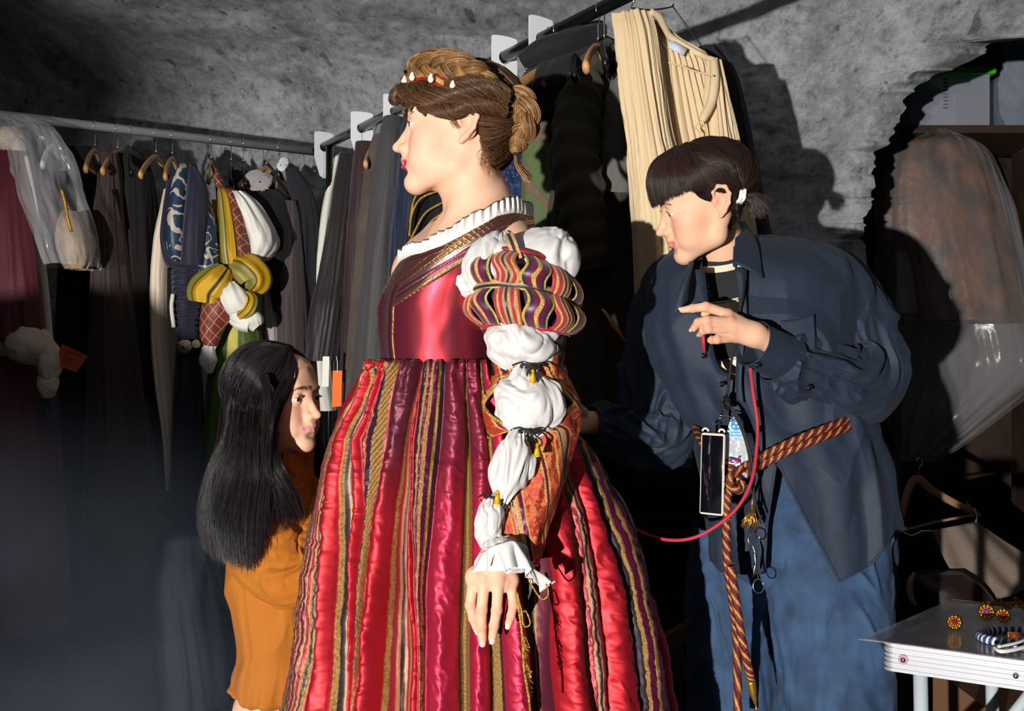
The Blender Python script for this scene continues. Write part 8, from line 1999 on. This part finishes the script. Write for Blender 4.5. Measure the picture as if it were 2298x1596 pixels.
# wooden hanger with a spotted strap top
root = empty('coat_hanger', P(2062, 1075, 3.40), 'pale wooden hanger hooked low in the alcove behind the table', 'coat hanger')
m = MB(); m.tube(PS([(2016, 1196, 3.37), (2022, 1160, 3.38), (2042, 1090, 3.40), (2062, 1076, 3.40), (2090, 1100, 3.40), (2140, 1128, 3.41), (2198, 1158, 3.43)]), [.011, .013, .014, .015, .014, .013, .010], 12, m=60, flat=.6); m.build('shoulder_bar', bsdf('pale_wood', hexc(150, 116, 88), rough=.5), root)
m = MB(); m.tube(PS([(2024, 1192, 3.38), (2110, 1170, 3.40), (2186, 1156, 3.42)]), .005, 8, m=16); m.build('trouser_bar', bpy.data.materials['pale_wood'], root)
m = MB(); m.tube(PS([(2062, 1076, 3.40), (2062, 1052, 3.40), (2070, 1040, 3.40), (2064, 1028, 3.40), (2054, 1034, 3.40)]), .0018, 6, m=20); m.build('hook', M_CHROME, root)
def spot_mat():
    m = bsdf('spotted_lawn', hexc(112, 98, 88), rough=.85, bump=.4); nt = m.node_tree; b = nt.nodes['Principled BSDF']; v = nt.nodes.new('ShaderNodeTexVoronoi'); v.inputs['Scale'].default_value = 60
    tc = nt.nodes.new('ShaderNodeTexCoord'); nt.links.new(tc.outputs['Object'], v.inputs['Vector']); r = nt.nodes.new('ShaderNodeValToRGB'); r.color_ramp.elements[0].position = .12; r.color_ramp.elements[1].position = .2
    r.color_ramp.elements[0].color = (*hexc(96, 70, 60), 1); r.color_ramp.elements[1].color = (*hexc(112, 98, 88), 1); nt.links.new(v.outputs['Distance'], r.inputs[0]); nt.links.new(r.outputs[0], b.inputs['Base Color']); return m
G1 = smooth_path(PS([(2092, 1190, 3.35), (2120, 1260, 3.33), (2160, 1320, 3.31), (2210, 1352, 3.29)]), 40); G2 = smooth_path(PS([(2190, 1170, 3.41), (2250, 1210, 3.41), (2310, 1250, 3.37), (2370, 1300, 3.35)]), 40)
S_ = np.linspace(0, 1, 50)[:, None, None]; V = G1[None] * (1 - S_) + G2[None] * S_; V = V + np.array([0, -1, .2]) * (.03 * np.sin(S_ * math.pi) + .014 * np.sin(S_ * 17 + 3 * np.linspace(0, 1, 40)[None, :, None]) * np.linspace(.2, 1, 40)[None, :, None])
o = mobj('spotted_top', V.reshape(-1, 3), grid_faces(50, 40, wrap=False), spot_mat(), solid=.003); tag(o, 'beige spotted strappy top slipping from the low wooden hanger', 'top')
MB().tube(PS([(2022, 1190, 3.35), (2044, 1202, 3.35), (2070, 1192, 3.35), (2092, 1192, 3.35)]), .0025, 6, m=20).build('shoulder_strap', M_WLIN, o)
MB().tube(PS([(2186, 1140, 3.40), (2192, 1158, 3.40), (2190, 1172, 3.40)]), .0025, 6, m=10).build('shoulder_strap', M_WLIN, o)
G('dark_leather_bag', 'dark brown leather bag with pale pink edge under the spotted top', 'bag', [(1285, 2045, 2160, 3.25, .04), (1310, 2038, 2200, 3.25, .08), (1350, 2048, 2230, 3.25, .09), (1400, 2060, 2240, 3.25, .09), (1600, 2060, 2240, 3.25, .10)], fab('dark_leather', (40, 24, 18), rough=.4), k=3, amp=.004, seed=2)
MB().tube(PS([(2052, 1286, 3.18), (2042, 1310, 3.17), (2044, 1340, 3.17), (2056, 1358, 3.17)]), [.006, .010, .010, .005], 10, m=20, flat=.5).build('piping', bsdf('pink_leather', hexc(170, 130, 118)), bpy.data.objects['dark_leather_bag'])
m = MB(); m.box((P(2330, 1560, 2.3)[0], 2.3, .22), (.36, .30, .42)); tag(m.build('cardboard_box', bsdf('cardboard', hexc(130, 92, 66), rough=.9), smooth=False), 'brown cardboard box on the floor under the folding table', 'box')
# dark chest of drawers in the gap, with pale drawer edges
c = P(1455, 1200, 3.15); root = empty('chest_of_drawers', (c[0], c[1], 0), 'nearly black chest of drawers in the gap between the two standing women', 'chest')
MB().box((c[0], c[1], .44), (.42, .30, .84)).build('cabinet', bsdf('black_chest', hexc(16, 14, 14), rough=.7), root, smooth=False)
for k, y in enumerate((1075, 1152, 1190, 1218)): 
    MB().box(P(1455, y, 2.99), (.36, .02, .008)).build('drawer_edge', bsdf('drawer_edge_wood_%d' % k, hexc(96, 72, 50)), root, smooth=False)
tag(MB().tube(PS([(1352, 694, 2.5), (1376, 726, 2.5), (1404, 768, 2.5)]), [.003, .006, .002], 8, m=10, flat=.5).build('wooden_lath', M_WOOD), 'thin wooden lath tip catching light behind the navy sleeve', 'stick')
G('green_cloth', 'crumpled dark green cloth on the floor beside the gown hem', 'cloth', [(1450, 1505, 1530, 2.6, .03), (1490, 1495, 1545, 2.6, .06), (1560, 1490, 1560, 2.6, .08), (1640, 1490, 1570, 2.6, .10)], fab('bottle_green', (24, 70, 44)), k=5, amp=.012, seed=3)
tag(MB().tube(PS([(1478, 1440, 2.5), (1494, 1444, 2.5), (1500, 1500, 2.5), (1506, 1620, 2.5)]), .003, 8, m=20).build('string', fab('pale_string', (150, 134, 110))), 'pale string hanging in front of the dark green cloth', 'string')
tag(prism([(0, 0), (.07, .035), (.075, .005), (.06, -.02), (.02, -.02)], P(1484, 1428, 2.7), (1, .1, 0), (0, 0, 1), .03).build('paper_bag', bsdf('kraft_paper', hexc(120, 96, 80), rough=.9), smooth=False), 'corner of a kraft paper bag above the dark green cloth', 'bag')
# rock ledge added out of view at the left: it keeps the strobe off the lower clothes
def blocker():
    nu, nv = 60, 40; U, W = np.meshgrid(np.linspace(0, 2 * math.pi, nu, endpoint=False), np.linspace(0, 1, nv))
    rx = .42 * (1 - W ** 5 * .6); ry = .30 * (1 - W ** 5 * .6)
    V = np.stack([-1.88 + rx * np.cos(U) + .10 * W * 0, .30 + ry * np.sin(U), W * 1.04], -1)
    n = .05 * fbm(V[..., 0] * 3, V[..., 1] * 3, V[..., 2] * 3, 4); V[..., 0] += n * np.cos(U); V[..., 1] += n * np.sin(U); V[..., 2] += n * W
    f = grid_faces(nv, nu).tolist(); f.append(list(range((nv - 1) * nu, nv * nu)))
    tag(mobj('wall_blocker', V.reshape(-1, 3), f, M_ROCK), 'unseen rock block added to shade the lower left clothes', kind='structure')
blocker()
# thin smoke low on the left
def haze():
    nu, nv = 32, 20; U, W = np.meshgrid(np.linspace(0, 2 * math.pi, nu, endpoint=False), np.linspace(.02, math.pi - .02, nv))
    m = bpy.data.materials.new('smoke'); m.use_nodes = True; nt = m.node_tree; nt.nodes.remove(nt.nodes['Principled BSDF'])
    pv = nt.nodes.new('ShaderNodeVolumePrincipled'); pv.inputs['Color'].default_value = (.62, .76, 1.0, 1); pv.inputs['Anisotropy'].default_value = .1
    tc = nt.nodes.new('ShaderNodeTexCoord'); mp = nt.nodes.new('ShaderNodeMapping'); n = nt.nodes.new('ShaderNodeTexNoise'); n.inputs['Scale'].default_value = 2.2; n.inputs['Detail'].default_value = 3
    nt.links.new(tc.outputs['Object'], n.inputs['Vector'])
    # distance from the middle, in units of the radii
    mp.inputs['Location'].default_value = (0, 0, -.90); mp.inputs['Scale'].default_value = (1 / .80, 1 / .62, 1 / .62); nt.links.new(tc.outputs['Object'], mp.inputs['Vector'])
    ln = nt.nodes.new('ShaderNodeVectorMath'); ln.operation = 'LENGTH'; nt.links.new(mp.outputs[0], ln.inputs[0])
    fa = nt.nodes.new('ShaderNodeMapRange'); fa.interpolation_type = 'SMOOTHSTEP'; fa.inputs[1].default_value = 1.0; fa.inputs[2].default_value = .2; fa.inputs[3].default_value = 0; fa.inputs[4].default_value = 1; nt.links.new(ln.outputs['Value'], fa.inputs[0])
    nr_ = nt.nodes.new('ShaderNodeMapRange'); nr_.inputs[1].default_value = .35; nr_.inputs[2].default_value = .7; nr_.inputs[3].default_value = .15; nr_.inputs[4].default_value = 1.3; nt.links.new(n.outputs['Fac'], nr_.inputs[0])
    mu = nt.nodes.new('ShaderNodeMath'); mu.operation = 'MULTIPLY'; nt.links.new(fa.outputs[0], mu.inputs[0]); nt.links.new(nr_.outputs[0], mu.inputs[1])
    m2 = nt.nodes.new('ShaderNodeMath'); m2.operation = 'MULTIPLY'; m2.inputs[1].default_value = HAZE_D; nt.links.new(mu.outputs[0], m2.inputs[0]); nt.links.new(m2.outputs[0], pv.inputs['Density'])
    nt.links.new(pv.outputs[0], nt.nodes['Material Output'].inputs['Volume'])
    mb_ = MB(); mb_.ball((-1.0, 2.0, .56), (.80, .62, .62), 32, 20); o = mb_.build('smoke', m, origin=(-1.0, 2.0, 0.0))
    import bmesh
    bm = bmesh.new(); bm.from_mesh(o.data); bmesh.ops.recalc_face_normals(bm, faces=bm.faces[:]); bm.to_mesh(o.data); bm.free(); tag(o, 'thin blue grey smoke drifting low in the left foreground', 'smoke', kind='stuff')
HAZE_D = 0.42
haze()
